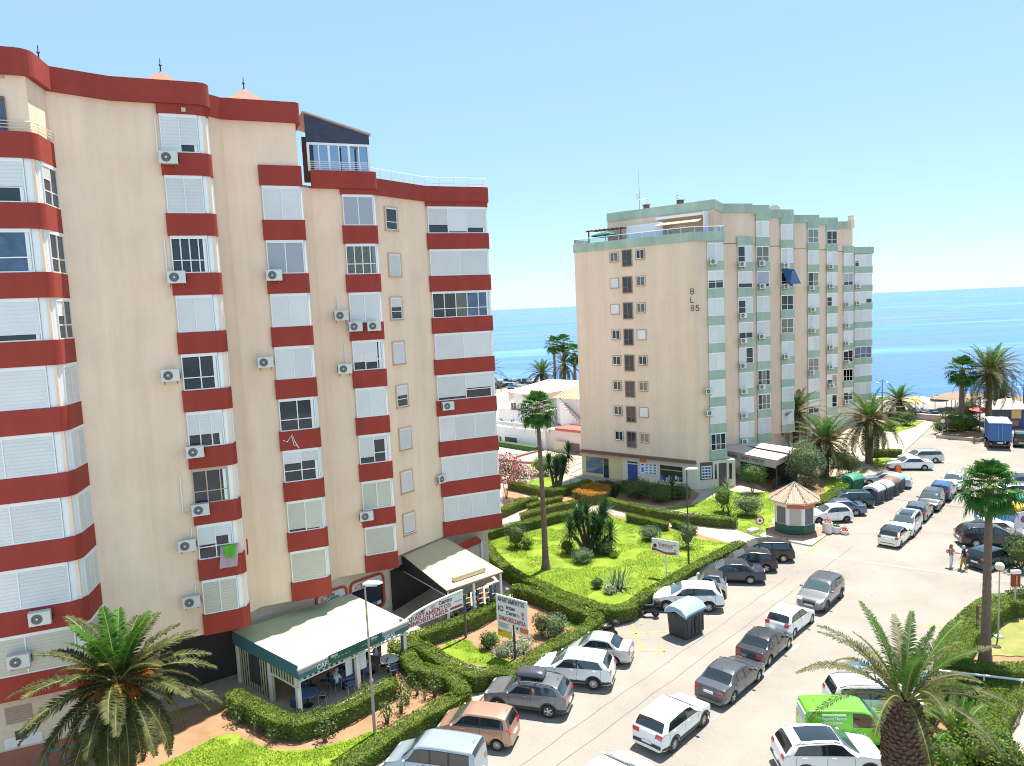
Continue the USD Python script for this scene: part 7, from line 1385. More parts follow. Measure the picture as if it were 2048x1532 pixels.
wheelie(1706, 985, 'green', 'tall green bottle bank behind the dark teal estate car', D(25), 1.6, 1.5, 2.0, mat('lid_green', (.02, .20, .11), .5)); wheelie(1995, 1010, 'grey', 'pale lidded bin on the right behind the fan palm', D(80), 1.5, 1.3, 1.7, LW_); wheelie(1975, 1018, 'grey', 'brown lidded bin on the right behind the fan palm', D(80), 1.4, 1.3, 1.5, LBn); wheelie(2043, 1026, 'green', 'green bin at the right edge', D(80), 1.5, 1.3, 1.8, mat('lid_green', (.02, .20, .11), .5)); wheelie(2038, 1048, 'yellow', 'yellow container at the right edge', D(80), 1.6, 1.3, 1.8, mat('lid_yellow', (.62, .38, .03), .5))
# kiosk
gk = (G(1549, 1062) + G(1629, 1062)) / 2; gk = gk + np.array([0, .0, 0]); kz = 0.12; R8 = 1.70
ki = thing('tiled_kiosk', 'octagonal white kiosk with a tiled roof, orange sign and green base', 'kiosk', (*gk[:2], 0), D(-18)); oc = [(R8 * math.cos(D(22.5 + 45 * k)), R8 * math.sin(D(22.5 + 45 * k))) for k in range(8)]
m = M(); m.prism([(x * 1.55, y * 1.45) for x, y in oc], 0, .13); m.build('plinth', mat('brick_paving', (.40, .20, .14), .85, var=.2, vscale=6.), ki); m = M(); m.prism([(x * 1.02, y * 1.02) for x, y in oc], .1, .95); m.build('base', mat('kiosk_green', (.012, .07, .045), .5), ki); m = M(); m.prism(oc, .95, 3.0); m.build('wall', mat('kiosk_white', (.72, .66, .63), .7, var=.05), ki)
TILE = mat('roof_tile', (.62, .44, .33), .85, var=.35, vscale=5., rnd=.25); apex = np.array([0, 0, 4.3]); RO = 2.2
for k in range(8):
    a0, a1 = D(22.5 + 45 * k), D(67.5 + 45 * k); e0_, e1_ = np.array([RO * math.cos(a0), RO * math.sin(a0), 2.95]), np.array([RO * math.cos(a1), RO * math.sin(a1), 2.95])
    m = M(); m.add([e0_, e1_, apex, e0_ - [0, 0, .1], e1_ - [0, 0, .1]], [(0, 1, 2), (3, 4, 1), (3, 1, 0)]); m.add([e0_ - [0, 0, .1], e1_ - [0, 0, .1], (0, 0, 2.9)], [(0, 2, 1)]); rf = m.build('roof', TILE, ki)
    for j in range(11):
        t = (j + .5) / 11; b = e0_ + (e1_ - e0_) * t; s_ = 1 - abs(2 * t - 1); tp = b + (apex - b) * 1.0; top_t = e0_ + (apex - e0_) * (2 * t if t < .5 else 2 * (1 - t)) if t < .5 else e1_ + (apex - e1_) * (2 * (1 - t)); dirn = apex - (e0_ + e1_) / 2; tp = b + dirn * s_ * .97; m = M(); m.tube([b + [0, 0, .02], tp + [0, 0, .03]], [.066, .06], 6); m.build('roof_tile', TILE, rf)
    m = M(); m.tube([e0_ + [0, 0, .04], apex + [0, 0, .05]], .085, 6); m.build('hip_tile', mat('hip_grey', (.20, .17, .15), .8, var=.3), ki)
KSH = mat('kiosk_shutter', (.46, .41, .34), .6); KSD = mat('kiosk_shutter_dark', (.13, .12, .13), .6)
for k in range(8):
    am = D(45 * k + 45); n = np.array([math.cos(am), math.sin(am)]); ux = np.array([-n[1], n[0]]); wl8 = R8 * math.cos(D(22.5)); o = np.array([*(n * wl8 - ux * .46), 1.0]); q = None
    m = M().at(o, (*ux, 0), (*(-n), 0)); m.box(0, .92, -.03, .0, 0, 1.45); q = m.build('hatch', KSH if k == 5 else KSD, ki)
    if k in (4, 5, 6):
        for j in range(9): m = M().at(o, (*ux, 0), (*(-n), 0)); m.box(.03, .89, -.05, -.03, .03 + j * .158, .03 + j * .158 + .14); m.build('slat', KSH if k == 5 else KSD, q)
    if k in (5, 6):
        m = M().at(np.array([*(n * wl8 - ux * .68), 2.42]), (*ux, 0), (*(-n), 0)); m.box(0, 1.36, -.06, .0, 0, .5); q = m.build('sign', mat('kiosk_orange', (.55, .12, .04), .5), ki); m = M().at(np.array([*(n * wl8 - ux * .68), 2.42]), (*ux, 0), (*(-n), 0)); m.box(.2, 1.15, -.068, -.06, .24, .36); m.build('lettering', mat('dull_letter', (.25, .07, .03), .6), q)
# spiral planter, speed sign, stone block, orange board
gp_ = G(1672, 1068); pl = thing('spiral_planter', 'white stepped planter with red flowers beside the kiosk', 'planter', (*gp_[:2], 0), .3)
for (x, y, z, r) in ((-.45, .5, .95, .42), (.25, .25, .60, .40), (.65, -.3, .32, .36)):
    m = M(); m.lathe([(r * .8, 0), (r, .1), (r, z), (r * .82, z), (r * .8, z - .08), (0, z - .1)], 14, (x, y, 0)); m.build('tub', mat('planter_white', (.66, .60, .55), .7), pl); rng = np.random.default_rng(5); clump((x, y, z + .08), r * .8, 90, .07, REDF if z != .60 else SHRUB, pl, rng, name='flowers')
def round_sign(base, top_, label, cols_, r=.30, post=None):
    g = G(*base); p = thing('road_sign', label, 'road sign', (*g[:2], 0.0)); zt = Zat(*top_, g[0], g[1]); m = M(); m.tube([(0, 0, 0), (0, 0, zt + .2)], .035, 6); m.build('post', post or STEEL, p)
    dv = -g[:2] / np.linalg.norm(g[:2]); ux = np.array([-dv[1], dv[0]]); 
    for i, (rr_, mt) in enumerate(cols_): m = plate(Point(0, 0).buffer(r * rr_), np.array([*(dv * .04), zt]), ux, dv, .012 * i, .012 * i + .012); m.build('disc', mt, p)
RS = mat('sign_red', (.42, .03, .03), .4); 
round_sign((1520, 1072), (1521, 1041), 'round red ringed sign on the lawn left of the kiosk', [(1, RS), (.74, SW), (.3, LBLK)], .36)
round_sign((1885, 874), (1885, 842), 'round red ringed sign left of the two dark backed ones', [(1, RS), (.72, SW)], .38); round_sign((1895, 872), (1895, 842), 'round dark sign on the taller post by the far bush', [(1, mat('sign_back', (.12, .11, .13), .5))], .38); round_sign((1885.5, 874.5), (1885.5, 851), 'second round dark sign below the red ringed one', [(1, mat('sign_back', (.12, .11, .13), .5))], .36)
g = G(1943, 866); p = thing('parking_sign', 'small square blue sign on a post left of the lorry', 'road sign', (*g[:2], 0)); m = M(); m.tube([(0, 0, 0), (0, 0, 2.4)], .04, 5); m.build('post', STEEL, p); m = M(); m.box(-.32, .32, -.06, -.03, 1.75, 2.4); m.build('plate', mat('sign_blue', (.02, .10, .42), .4), p)
g = G(2029, 1236); p = thing('red_sign', 'dark red upright sign with a white cap on a thin post at the right', 'sign', (*g[:2], .1)); m = M(); m.tube([(0, 0, 0), (0, 0, 2.0)], .05, 6); m.build('post', mat('globe_post', (.42, .38, .32), .5), p); m = M(); m.box(-.25, .25, -.09, .09, 1.95, 2.75); q = m.build('box', mat('sign_maroon', (.20, .015, .015), .5), p); m = M(); m.box(-.27, .27, -.11, .11, 2.75, 2.95); m.build('cap', SW, p); m = M(); m.box(-.04, .06, -.098, -.09, 2.05, 2.65); m.build('lettering', mat('gold_print', (.45, .22, .05), .6), q)
g = G(1953, 1285); p = thing('small_sign', 'thin rusty post with a small plate in the right hedge', 'sign', (*g[:2], .1)); m = M(); m.tube([(0, 0, 0), (0, 0, 2.2)], .03, 5); m.build('post', mat('rusty', (.14, .07, .05), .8), p); m = M(); m.box(-.05, .1, -.03, .03, 1.3, 2.1); m.build('plate', mat('rusty', (.14, .07, .05), .8), p)
g = G(2040, 1085); p = thing('notice_board', 'pale board with a purple disc at the right edge', 'sign', (*g[:2], 0), D(10)); m = M(); m.box(-.55, .75, -.04, .04, 1.2, 2.5); q = m.build('board', mat('board_pink', (.55, .50, .52), .6), p); m = plate(Point(.25, .7).buffer(.28), np.array([0, -.05, 1.2]), (1, 0), (0, -1), 0, .01); m.build('disc', mat('sign_purple', (.16, .03, .16), .5), q); [M().tube([(x, 0, 0), (x, 0, 1.3)], .04, 5).build('post', STEEL, p) for x in (-.45, .65)]
g = G(1795, 947); p = thing('orange_board', 'orange folding board on the ground by the white coupe', 'sign', (*g[:2], 0), .4); m = M(); m.add([(-.35, -.25, 0), (.35, -.25, 0), (.35, 0, 1.0), (-.35, 0, 1.0), (-.35, .25, 0), (.35, .25, 0)], [(0, 1, 2, 3), (5, 4, 3, 2)]); m.build('board', mat('cone_orange', (.62, .10, .02), .6), p)
g = G(1506, 1067); p = thing('stone_block', 'low white block on the lawn beside the round sign', 'block', (*g[:2], .1), .5); m = M(); m.box(-.45, .45, -.3, .3, 0, .3); m.build('block', mat('planter_white', (.66, .60, .55), .7), p); m = M(); m.box(-.4, .4, -.25, .25, .3, .34); m.build('cap', SW, p)
ra, rb = G(1878, 1341, 1.05), G(2062, 1362, 1.05); p = thing('white_rail', 'long white tubular rail across the right garden', 'railing'); m = M(); m.tube([ra, rb], .06, 8); m.build('rail', WHITE, p)
for t in (.02, .5, .90): q = ra + (rb - ra) * t; m = M(); m.tube([(q[0], q[1], 0), q], .045, 6); m.build('leg', WHITE, p)
ra, rb = G(1140, 950, 1.0), G(1186, 962, 1.0); p = thing('dark_handrail', 'thin dark handrail beside the orange hedge block', 'railing'); m = M(); m.tube([ra, rb], .03, 5); m.build('rail', DARKM, p); [M().tube([(*(ra + (rb - ra) * t)[:2], .1), ra + (rb - ra) * t], .025, 5).build('leg', DARKM, p) for t in (0, .5, 1)]
for i, (x, y) in enumerate(((1948, 887), (1970, 893))): g = G(x, y); p = thing('bollard', ('left' if i == 0 else 'right') + ' of two brown bollards before the lorry', 'bollard', (*g[:2], 0)); m = M(); m.lathe([(.09, 0), (.08, .9), (.0, .97)], 8); m.build('post', mat('bollard_brown', (.22, .14, .11), .6), p); m = M(); m.lathe([(.10, .70), (.10, .80)], 8); m.build('band', STEEL, p)
# scooters
def scooter(loc, rz, label, col, box=True):
    p = thing('scooter', label, 'scooter', loc, rz)
    for x in (-.62, .62):
        th = np.linspace(0, 2 * math.pi, 17); m = M(); m.grid([[(x + math.cos(t) * a, b, .26 + math.sin(t) * a) for a, b in ((.15, .04), (.24, .05), (.26, 0), (.24, -.05), (.15, -.04))] for t in th]); w = m.build('wheel', TYRE, p, smooth=40); m = M(); m.lathe([(0, -.03), (.16, -.03), (.16, .03), (0, .03)], 12); v, f = m.mesh(); M().add(np.c_[v[:, 0] + x, v[:, 2], v[:, 1] + .26], f).build('rim', RIMD, w)
    m = M(); m.add(*meshkit.arrays(hull((-.55, 0, .55), .16, (.02, 0, .48), .12) + hull((-.5, 0, .42), .15, (.0, 0, .30), .10))[:2]); m.build('body', col, p, smooth=40); m = M(); m.add(*meshkit.arrays(hull((-.55, 0, .76), .10, (.0, 0, .72), .11))[:2]); m.build('saddle', BLACK, p, smooth=40)
    m = M(); m.box(-.02, .34, -.16, .16, .24, .30); m.build('footboard', PLAS, p); m = M(); m.add(*meshkit.arrays(hull((.36, 0, .32), .12, (.52, 0, .85), .13) )[:2]); m.build('leg_shield', col, p, smooth=40); m = M(); m.add(*meshkit.arrays(hull((.60, 0, .50), .07, (.66, 0, .56), .09))[:2]); m.build('mudguard', col, p, smooth=40)
    m = M(); m.tube([(.62, 0, .28), (.48, 0, .95)], .03, 6); m.tube([(.36, -.32, 1.02), (.48, 0, .98), (.36, .32, 1.02)], .022, 6); m.build('handlebar', DARKM, p); m = M(); m.ball((.60, 0, .86), .08, 1); m.build('head_light', HEAD, p)
    for s_ in (-1, 1): m = M(); m.tube([(.38, s_ * .26, 1.02), (.40, s_ * .30, 1.18)], .01, 4); m.ball((.39, s_ * .31, 1.22), .06, 1, sc=(.4, 1, .8)); m.build('mirror', PLAS, p)
    if box: m = M(); m.ball((-.74, 0, .98), .22, 2, sc=(1, 1.05, .8)); m.build('top_box', BLACK, p, smooth=True); m = M(); m.box(-.97, -.93, -.1, .1, .94, 1.0); m.build('tail_light', TAIL, p)
    else: m = M(); m.grid([[(.58 - .12 * z, y, 1.0 + .4 * z) for y in (-.2, 0, .2)] for z in (0, .5, 1)]); m.build('windshield', glass_mat('clear_glass', (.8, .82, .82)), p)
g = G(1292, 1233); scooter((*g[:2], 0), D(172), 'black scooter with a rear box by the corner of the round lawn hedge', mat('scooter_black', (.015, .015, .018), .3)); g = G(1208, 1278); scooter((*g[:2], 0), D(185), 'scooter with a dark red box half hidden behind the old silver saloon', mat('scooter_dark', (.05, .02, .022), .3))
# ------------------------------------------------------------------ air conditioners
ACW = mat('ac_white', (.62, .61, .57), .5, rnd=.12); ACG = mat('ac_grille', (.05, .05, .05), .6); RUST = mat('bracket_rust', (.25, .14, .08), .8)
ac0 = [None]
def ac(pos, ux, n, label, group, side=0.0):
    rz = math.atan2(ux[1], ux[0]) + side
    if ac0[0] is None:
        p = thing('air_conditioner', label, 'air conditioner', pos, rz, group); m = M(); v = trimesh.creation.box((.86, .32, .60)); m.add(np.array(v.vertices) + [0, -.22, 0], v.faces); m.build('casing', ACW, p)
        m = M(); m.box(-.43, .43, -.39, -.06, .30, .315); m.build('top_panel', mat('ac_top', (.55, .54, .50), .6), p)
        m = M(); th = np.linspace(0, 2 * math.pi, 19); m.add([(-.10 + .23 * math.cos(t), -.385, .23 * math.sin(t)) for t in th[:-1]], [(0, i + 1, i) for i in range(1, 17)]); f = m.build('fan_grille', ACG, p)
        m = M(); [m.grid([[(-.10 + (a + d_) * math.cos(t), -.39, (a + d_) * math.sin(t)) for d_ in (0, .014)] for t in th]) for a in (.07, .13, .19)]; m.build('grille_ring', mat('ac_ring', (.35, .35, .34), .6), f); m = M(); m.add([(-.10 + .05 * math.cos(t), -.392, .05 * math.sin(t)) for t in th[:-1]], [(0, i + 1, i) for i in range(1, 17)]); m.build('fan_hub', ACW, f)
        m = M(); [m.box(-.435, -.43, -.36 + k * .05, -.335 + k * .05, -.24, .22) for k in range(5)]; m.build('side_louvre', ACG, p)
        for x in (-.3, .3): m = M(); m.box(x - .02, x + .02, -.36, .0, -.36, -.31); m.box(x - .02, x + .02, -.03, .0, -.5, -.31); m.build('bracket', RUST, p)
        m = M(); m.tube([(.36, -.1, -.1), (.47, -.08, -.2), (.45, .0, .1)], .02, 5); m.build('pipe', LBLK, p); ac0[0] = p; return p
    return dup(ac0[0], label, pos, rz, group)
GRP = 'air conditioners on the red banded building'
COLN = ['first', 'second', 'third', 'fourth', 'last']
ORD = ['topmost', 'second from the top', 'third from the top', 'fourth from the top', 'fifth from the top', 'sixth from the top', 'seventh from the top', 'eighth from the top', 'ninth from the top']
for (px, py, i, where) in ((337, 317, 1, 'on the topmost band of the second bay column from the left'), (353, 555, 1, 'below the dark four paned window of the second bay column'), (341, 750, 1, 'on the wall left of the two paned window, second bay column'), (390, 902, 1, 'below the half lowered wide shutter of the second bay column'), (401, 1017, 1, 'below the bronze framed window of the second bay column'), (374, 1088, 1, 'on the wall left of the window with hanging towels'), (383, 1200, 1, 'on the wall left of the lowest window of the second bay column'),
                          (547, 551, 2, 'with a white cover, below the grey shutters of the third bay column'), (530, 724, 2, 'with a blue tag on the wall left of the third bay column'), (681, 631, 3, 'on the wall just above the pair on the fourth bay column'), (709, 653, 3, 'left one of the pair on the fourth bay column'), (746, 652, 3, 'right one of the pair on the fourth bay column'), (688, 737, 3, 'beside the railed window of the fourth bay column'), (731, 1030, 3, 'low on the fourth bay column above the canopy'),
                          (894, 811, 4, 'on the left end of a band of the last bay column'), (82, 1232, 0, 'on the first bay column above the big palm'), (40, 1317, 0, 'on the wall left of the first bay column beside the palm')):
    c = onplane(px, py, Z3(bays[i][0], 0), (*nn, 0)); ac(c, uu, nn, 'air conditioner ' + where, GRP)
c = onplane(878, 957, Z3(a2, 0), (*wn, 0)); ac(c, wu, wn, 'air conditioner on the slanting wall left of the last bay column', GRP)
c = onplane(117, 290, Z3(inner[0], 0), (*uu, 0)); ac(c + np.array([*vv, 0]) * .2, vv, uu, 'air conditioner at the end of the open top balcony', GRP)
GRP = 'air conditioners on the green banded building'
RA = [(0, [(703, 487, 7), (682, 1106, 2), (687, 1210, 1)]), (1, [(842, 500, 7), (846, 745, 5), (848, 865, 4), (846, 985, 3), (851, 1106, 2), (851, 1222, 1), (855, 1345, 0)]), (2, [(936, 495, 7), (938, 605, 6), (935, 845, 4), (936, 1085, 2)]), (3, [(1052, 505, 7), (1052, 605, 6), (1053, 940, 3)]), (4, [(1175, 612, 6), (1180, 715, 5), (1180, 817, 4), (1175, 1015, 2)]),
      (5, [(1266, 512, 7), (1268, 604, 6), (1268, 895, 3), (1266, 990, 2), (1270, 1080, 1)]), (6, [(1345, 692, 5), (1345, 792, 4), (1343, 878, 3), (1345, 967, 2), (1343, 1157, 0)]), (7, [(1398, 604, 6), (1397, 685, 5)])]
CN_ = ['end wall bay column', 'second bay column', 'third bay column', 'blue blind bay column', 'fifth bay column', 'sixth bay column', 'seventh bay column', 'far wide bay column']
for i, lst in RA:
    for j, (u, v, k) in enumerate(lst):
        c = onplane(1130 + u / 2.394, 320 + v / 2.394, Z3(tb[i][0], 0), (*n2_, 0)); ac(c, u2, n2_, f'air conditioner {ORD[j]} on the {CN_[i]}, green banded building', GRP)
# white conduits and loose cables on the walls
for px, i in ((((38, 1150), (42, 1232), (56, 1234)), 0), (((35, 1275), (37, 1305)), 0), (((309, 235), (315, 300), (322, 310)), 1), (((328, 478), (334, 545)), 1), (((359, 950), (366, 1027), (384, 1026)), 1), (((382, 1056), (383, 1078)), 1), (((391, 1170), (391, 1190)), 1), (((518, 707), (519, 716)), 2), (((674, 592), (677, 622)), 3), (((690, 690), (691, 724)), 3)):
    m = M(); m.tube([onplane(*q, Z3(bays[i][0], 0), (*nn, 0)) + np.array([*nn, 0]) * (-.12 if i else -.1) for q in px], .035, 5); m.build('conduit', WHITE, red)
m = M(); m.tube([onplane(*q, Z3(bays[2][0], 0), (*nn, 0)) + np.array([*nn, 0]) * .04 for q in ((566, 880), (574, 884), (584, 868), (590, 884), (598, 896))], .025, 5); m.tube([onplane(*q, Z3(bays[2][0], 0), (*nn, 0)) + np.array([*nn, 0]) * .05 for q in ((583, 872), (588, 890), (596, 892))], .02, 5); m.build('loose_cable', WHITE, red)
# towels
def cloth(px, label, mt, i, out=.06, name='towel'):
    q = [onplane(*p_, Z3(bays[i][0], 0), (*nn, 0)) for p_ in px]; n3 = np.array([*nn, 0]); P = []
    for t in np.linspace(0, 1, 8):
        a, b = q[0] + (q[3] - q[0]) * t, q[1] + (q[2] - q[1]) * t; P.append([a + (b - a) * s_ + n3 * (out + .025 * math.sin(s_ * 9 + t * 2)) for s_ in np.linspace(0, 1, 10)])
    m = M(); m.grid(P); A = np.array(P); m.grid([[A[0, j] + n3 * d_ * -1 for j in range(10)] for d_ in (0, .10, .16)]); p = m.build(name, mt, smooth=True); tag(p, label, 'towel'); return p
cloth([(441, 1092), (477, 1086), (475, 1131), (439, 1137)], 'pale pink speckled towel hanging over a red band', mat('towel_pink', (.42, .30, .33), .9, var=.3, vscale=14), 1); cloth([(445, 1091), (472, 1087), (470, 1112), (451, 1114)], 'bright green cloth lying over the pale pink towel', mat('towel_green', (.10, .36, .03), .9), 1, .12)
cloth([(492, 1080), (495, 1078), (497, 1108), (494, 1110)], 'narrow red towel at the corner of the band with the pink towel', mat('towel_red', (.42, .03, .08), .9), 1, .03)
c = [onplane(1130 + u / 2.394, 320 + v / 2.394, Z3(tb[3][0], 0), (*n2_, 0)) for u, v in ((1036, 523), (1096, 523), (1107, 592), (1044, 594))]; n3 = np.array([*n2_, 0]); m = M(); q = [c[0] + n3 * .1, c[1] + n3 * .1, c[2] + n3 * .9, c[3] + n3 * .9]; m.quad(*q); m.quad(*[z_ - np.array([0, 0, .03]) for z_ in q[::-1]]); p = m.build('blue_blind', mat('blind_blue', (.015, .07, .19), .7), grn)
# roof aerials and dish
for px, y0, y1, Y, lb, dish in ((1279.5, 432, 340, 88, 'tall thin mast with a small dish on the roof of the green banded building', 1), (1353.5, 418, 390, 86, 'short bracketed aerial by the second brown chimney cap', 0)):
    c = roofpt(px, y0, Y); zt = H + ray(px, y1)[2] * (Y / ray(px, y1)[1]); p = thing('aerial_mast', lb, 'aerial', (c[0], c[1], ZR - .9)); m = M(); hz = zt - ZR + .9; m.tube([(0, 0, 0), (0, 0, hz * .6)], .05, 5); m.tube([(0, 0, hz * .6), (0, 0, hz)], .022, 4); m.build('mast', STEEL, p)
    if dish: m = M(); m.ball((-.25, 0, hz * .48), .42, 2, sc=(.35, 1, 1.2)); m.build('dish', SW, p, smooth=True); m = M(); m.tube([(0, 0, 2.4), (.9, 0, 2.4), (.9, 0, .3)], .03, 4); m.build('strut', STEEL, p)
    else: m = M(); [m.tube([(0, 0, hz * f), (.3, 0, hz * f)], .03, 4) for f in (.55, .7, .85, .97)]; m.build('rung', RUST, p)
c = roofpt(1548, 413, 96); p = thing('satellite_dish', 'pale satellite dish above the parapet of the green banded building', 'satellite dish', (c[0], c[1], ZR - .9)); m = M(); m.tube([(0, 0, 0), (0, 0, 1.2)], .05, 6); m.build('mast', STEEL, p); m = M(); P = [[(r * math.cos(t), -.12 - .25 * (1 - r * r) + 0, 1.35 + r * math.sin(t) * .85) for r in np.linspace(0, .75, 5)] for t in np.linspace(0, 2 * math.pi, 17)]; m.grid(P); m.build('dish', mat('dish_cream', (.68, .55, .45), .5), p, smooth=True); m = M(); m.tube([(0, -.2, 1.0), (0, -.9, 1.3)], .03, 4); m.build('feed_arm', STEEL, p)
# parasol and furniture on the terrace
c = G(1222, 470, ZP - .5) if False else None
q = e0 + eu * 3.0 - end_n * 2.2; p = thing('terrace_parasol', 'dark green parasol on the roof terrace of the green banded building', 'parasol', (*q, ZP - .85)); m = M(); m.tube([(0, 0, 0), (0, 0, 2.1)], .04, 6); m.build('pole', DARKM, p); m = M(); m.lathe([(0, 2.25), (1.7, 1.75), (1.7, 1.62)], 8); m.build('canopy', mat('parasol_green', (.03, .16, .12), .8), p)
# ------------------------------------------------------------------ restaurant canopy
zr_ = 3.35; rFL, rFC, rBR, rBL = G(1440, 899, zr_), G(1552, 921, zr_), G(1602, 897, zr_), G(1480, 880, zr_ + .4)
rc = thing('restaurant_canopy', 'pale flat restaurant awning with lettering on its front edge by the green banded building', 'awning'); m = M(); m.quad(rFL, rFC, rBR, rBL); e = np.array([0, 0, -.05]); m.add([rFL + e * 3, rFC + e * 3, rBR + e * 3, rBL + e * 3], [(0, 2, 1), (0, 3, 2)]); m.build('roof', mat('awning_pale', (.55, .48, .43), .8, var=.06), rc)
rx = unit(rFL[:2], rFC[:2]); rn = np.array([rx[1], -rx[0]]); Lr = np.linalg.norm((rFC - rFL)[:2]); m = M().at(rFL, (*rx, 0), (*(-rn), 0)); m.box(0, Lr, -.03, .0, -.85, -.1); fq = m.build('valance', mat('valance_grey', (.36, .36, .32), .8), rc); m = M().at(rFL, (*rx, 0), (*(-rn), 0)); m.box(0, Lr, -.05, .02, -.1, .04); m.build('trim', mat('trim_pink', (.40, .25, .22), .7), rc)
words('TAPAS Y ROSCAS', .36, rFL + np.array([*rx, 0]) * Lr * .38 + np.array([*rn, 0]) * .03 + np.array([0, 0, -.58]), rx, rn, .0, LBLK, fq, wid=Lr * .42); words('DESAYUNOS', .3, rFL + np.array([*rx, 0]) * Lr * .06 + np.array([*rn, 0]) * .03 + np.array([0, 0, -.55]), rx, rn, .0, LBLK, fq, wid=Lr * .26)
ry = unit(rFC[:2], rBR[:2]); rn2 = np.array([ry[1], -ry[0]]); L2 = np.linalg.norm((rBR - rFC)[:2]); m = M().at(rFC, (*ry, 0), (*(-rn2), 0)); m.box(0, L2, -.03, .0, -.6, -.05); m.build('valance', mat('trim_pink', (.40, .25, .22), .7), rc)
for q in (rFC - np.array([*rx, 0]) * .2 - np.array([*rn, 0]) * .3, rFL + np.array([*rx, 0]) * Lr * .5 - np.array([*rn, 0]) * .3, rBR): m = M(); m.tube([(q[0], q[1], .1), (q[0], q[1], zr_ - .1)], .07, 6); m.build('post', DARKM, rc)
q0, q1 = rFL - np.array([*rn, 0]) * 3.2, rFC - np.array([*rn, 0]) * 3.2; m = M().at((q0[0], q0[1], .1), (*rx, 0), (*(-rn), 0)); m.box(0, Lr, 0, .1, 0, 3.4); m.build('back_wall', mat('dark_interior', (.035, .03, .03), .7), rc)  # near-black colour holds the shade of the recess under the canopy
m = M().at((*(rFC - np.array([*rx, 0]) * .3)[:2], .1), (*ry, 0), (*(-rn2), 0)); m.box(.3, L2, .2, .26, 0, 1.1); m.build('side_screen', mat('dark_interior', (.035, .03, .03), .7), rc)
g = G(1447, 962); cafe_table((*g[:2], .1), 'small pale round table by the door of the green banded building', .5, SW)
# ------------------------------------------------------------------ white villas
VW = mat('villa_white', (.76, .73, .71), .8, var=.04); VR = mat('villa_roof', (.58, .42, .31), .85, var=.22, vscale=3.); VP = mat('villa_pink', (.70, .58, .54), .8); GAR = mat('garage_dark', (.06, .055, .055), .6)
va, vb = G(976, 885)[:2], G(1172, 912)[:2]; vx = unit(va, vb); vn = np.array([vx[1], -vx[0]]); vi = -vn; Lv = np.linalg.norm(vb - va)
def vbox(m, s0, s1, d0, d1, z0, z1): m.prism([va + vx * s0 + vi * d0, va + vx * s1 + vi * d0, va + vx * s1 + vi * d1, va + vx * s0 + vi * d1], z0, z1); return m
def vroof(m, s0, s1, d0, d1, z, h, o=.4):
    a, b, c, d = [Z3(va + vx * s + vi * e_, z) for s, e_ in ((s0 - o, d0 - o), (s1 + o, d0 - o), (s1 + o, d1 + o), (s0 - o, d1 + o))]; dm = (d0 + d1) / 2; r0, r1 = Z3(va + vx * (s0 + (d1 - d0) * .4) + vi * dm, z + h), Z3(va + vx * (s1 - (d1 - d0) * .4) + vi * dm, z + h)
    m.quad(a, b, r1, r0); m.quad(c, d, r0, r1); m.add([b, c, r1], [(0, 1, 2)]); m.add([d, a, r0], [(0, 1, 2)]); m.quad(d, c, b, a); return m
def vs(px): q = onplane(*px, Z3(va, 0), (*vn, 0)); return (q[:2] - va) @ vx, q[2]
vil = thing('white_villa', 'white two storey villa with garages, terrace balustrade and orange roof', 'house'); m = vbox(M(), 0, Lv * .62, 0, 10, .05, 2.75); m.build('wall', VW, vil); m = vbox(M(), Lv * .02, Lv * .50, 2.2, 9, 2.75, 5.1); m.build('wall', VW, vil); m = vbox(M(), Lv * .18, Lv * .44, 2.6, 9, 5.1, 7.6); m.build('wall', VW, vil); m = vroof(M(), Lv * .18, Lv * .44, 2.6, 9, 7.6, 1.4); m.build('roof', VR, vil); m = vroof(M(), -1, Lv * .18, 2.2, 9, 5.1, 1.2, .3); m.build('roof', VR, vil)
m = vbox(M(), Lv * .17, Lv * .46, 2.15, 2.6, 5.0, 5.2); m.build('roof_band', mat('band_brown', (.26, .12, .09), .8), vil)
m = M(); 
for k in range(46): s_ = .2 + k * Lv * .60 / 46; m.tube([Z3(va + vx * s_ + vi * .1, 2.75), Z3(va + vx * s_ + vi * .1, 3.4)], .055, 5)
m.build('baluster', VW, vil); m = vbox(M(), 0, Lv * .62, 0, .22, 3.4, 3.55); m.build('balustrade_rail', VW, vil); [vbox(M(), Lv * f, Lv * f + .5, -.02, .3, 2.7, 3.65).build('balustrade_pier', VW, vil) for f in (.0, .29, .60)]
def vopen(name, px0, px1, mt, d=0.0, par=None):
    pl0 = Z3(va + vi * d, 0); a, b = onplane(*px0, pl0, (*vn, 0)), onplane(*px1, pl0, (*vn, 0)); m = M().at((a[0], a[1], b[2]), (*vx, 0), (*vi, 0)); m.box(0, np.linalg.norm((b - a)[:2]), -.06, .02, 0, a[2] - b[2]); return m.build(name, mt, par or vil)
Z98 = lambda u, v: (980 + u / 4.785, 680 + v / 4.785)
vopen('garage_door', Z98(145, 925), Z98(260, 1030), GAR); vopen('garage_door', Z98(92, 922), Z98(112, 1008), GAR); vopen('panel', Z98(455, 950), Z98(500, 1010), mat('cream_door', (.60, .50, .36), .7)); vopen('garage_door', Z98(612, 965), Z98(735, 1085), mat('cream_door', (.60, .50, .36), .7))
for a_, b_, d_ in (((205, 760), (232, 803), 2.2), ((325, 768), (372, 850), 2.2), ((390, 775), (425, 858), 2.2), ((452, 780), (512, 862), 2.2), ((95, 750), (120, 790), 2.2)):
    w = vopen('window', Z98(*a_), Z98(*b_), mat('villa_window', (.10, .10, .11), .3), d_)
    q0_, q1_ = Z98(*a_), Z98(*b_); vopen('mullion', ((q0_[0] + q1_[0]) / 2 - .6, q0_[1]), ((q0_[0] + q1_[0]) / 2 + .6, q1_[1]), VW, d_ - .05, w)
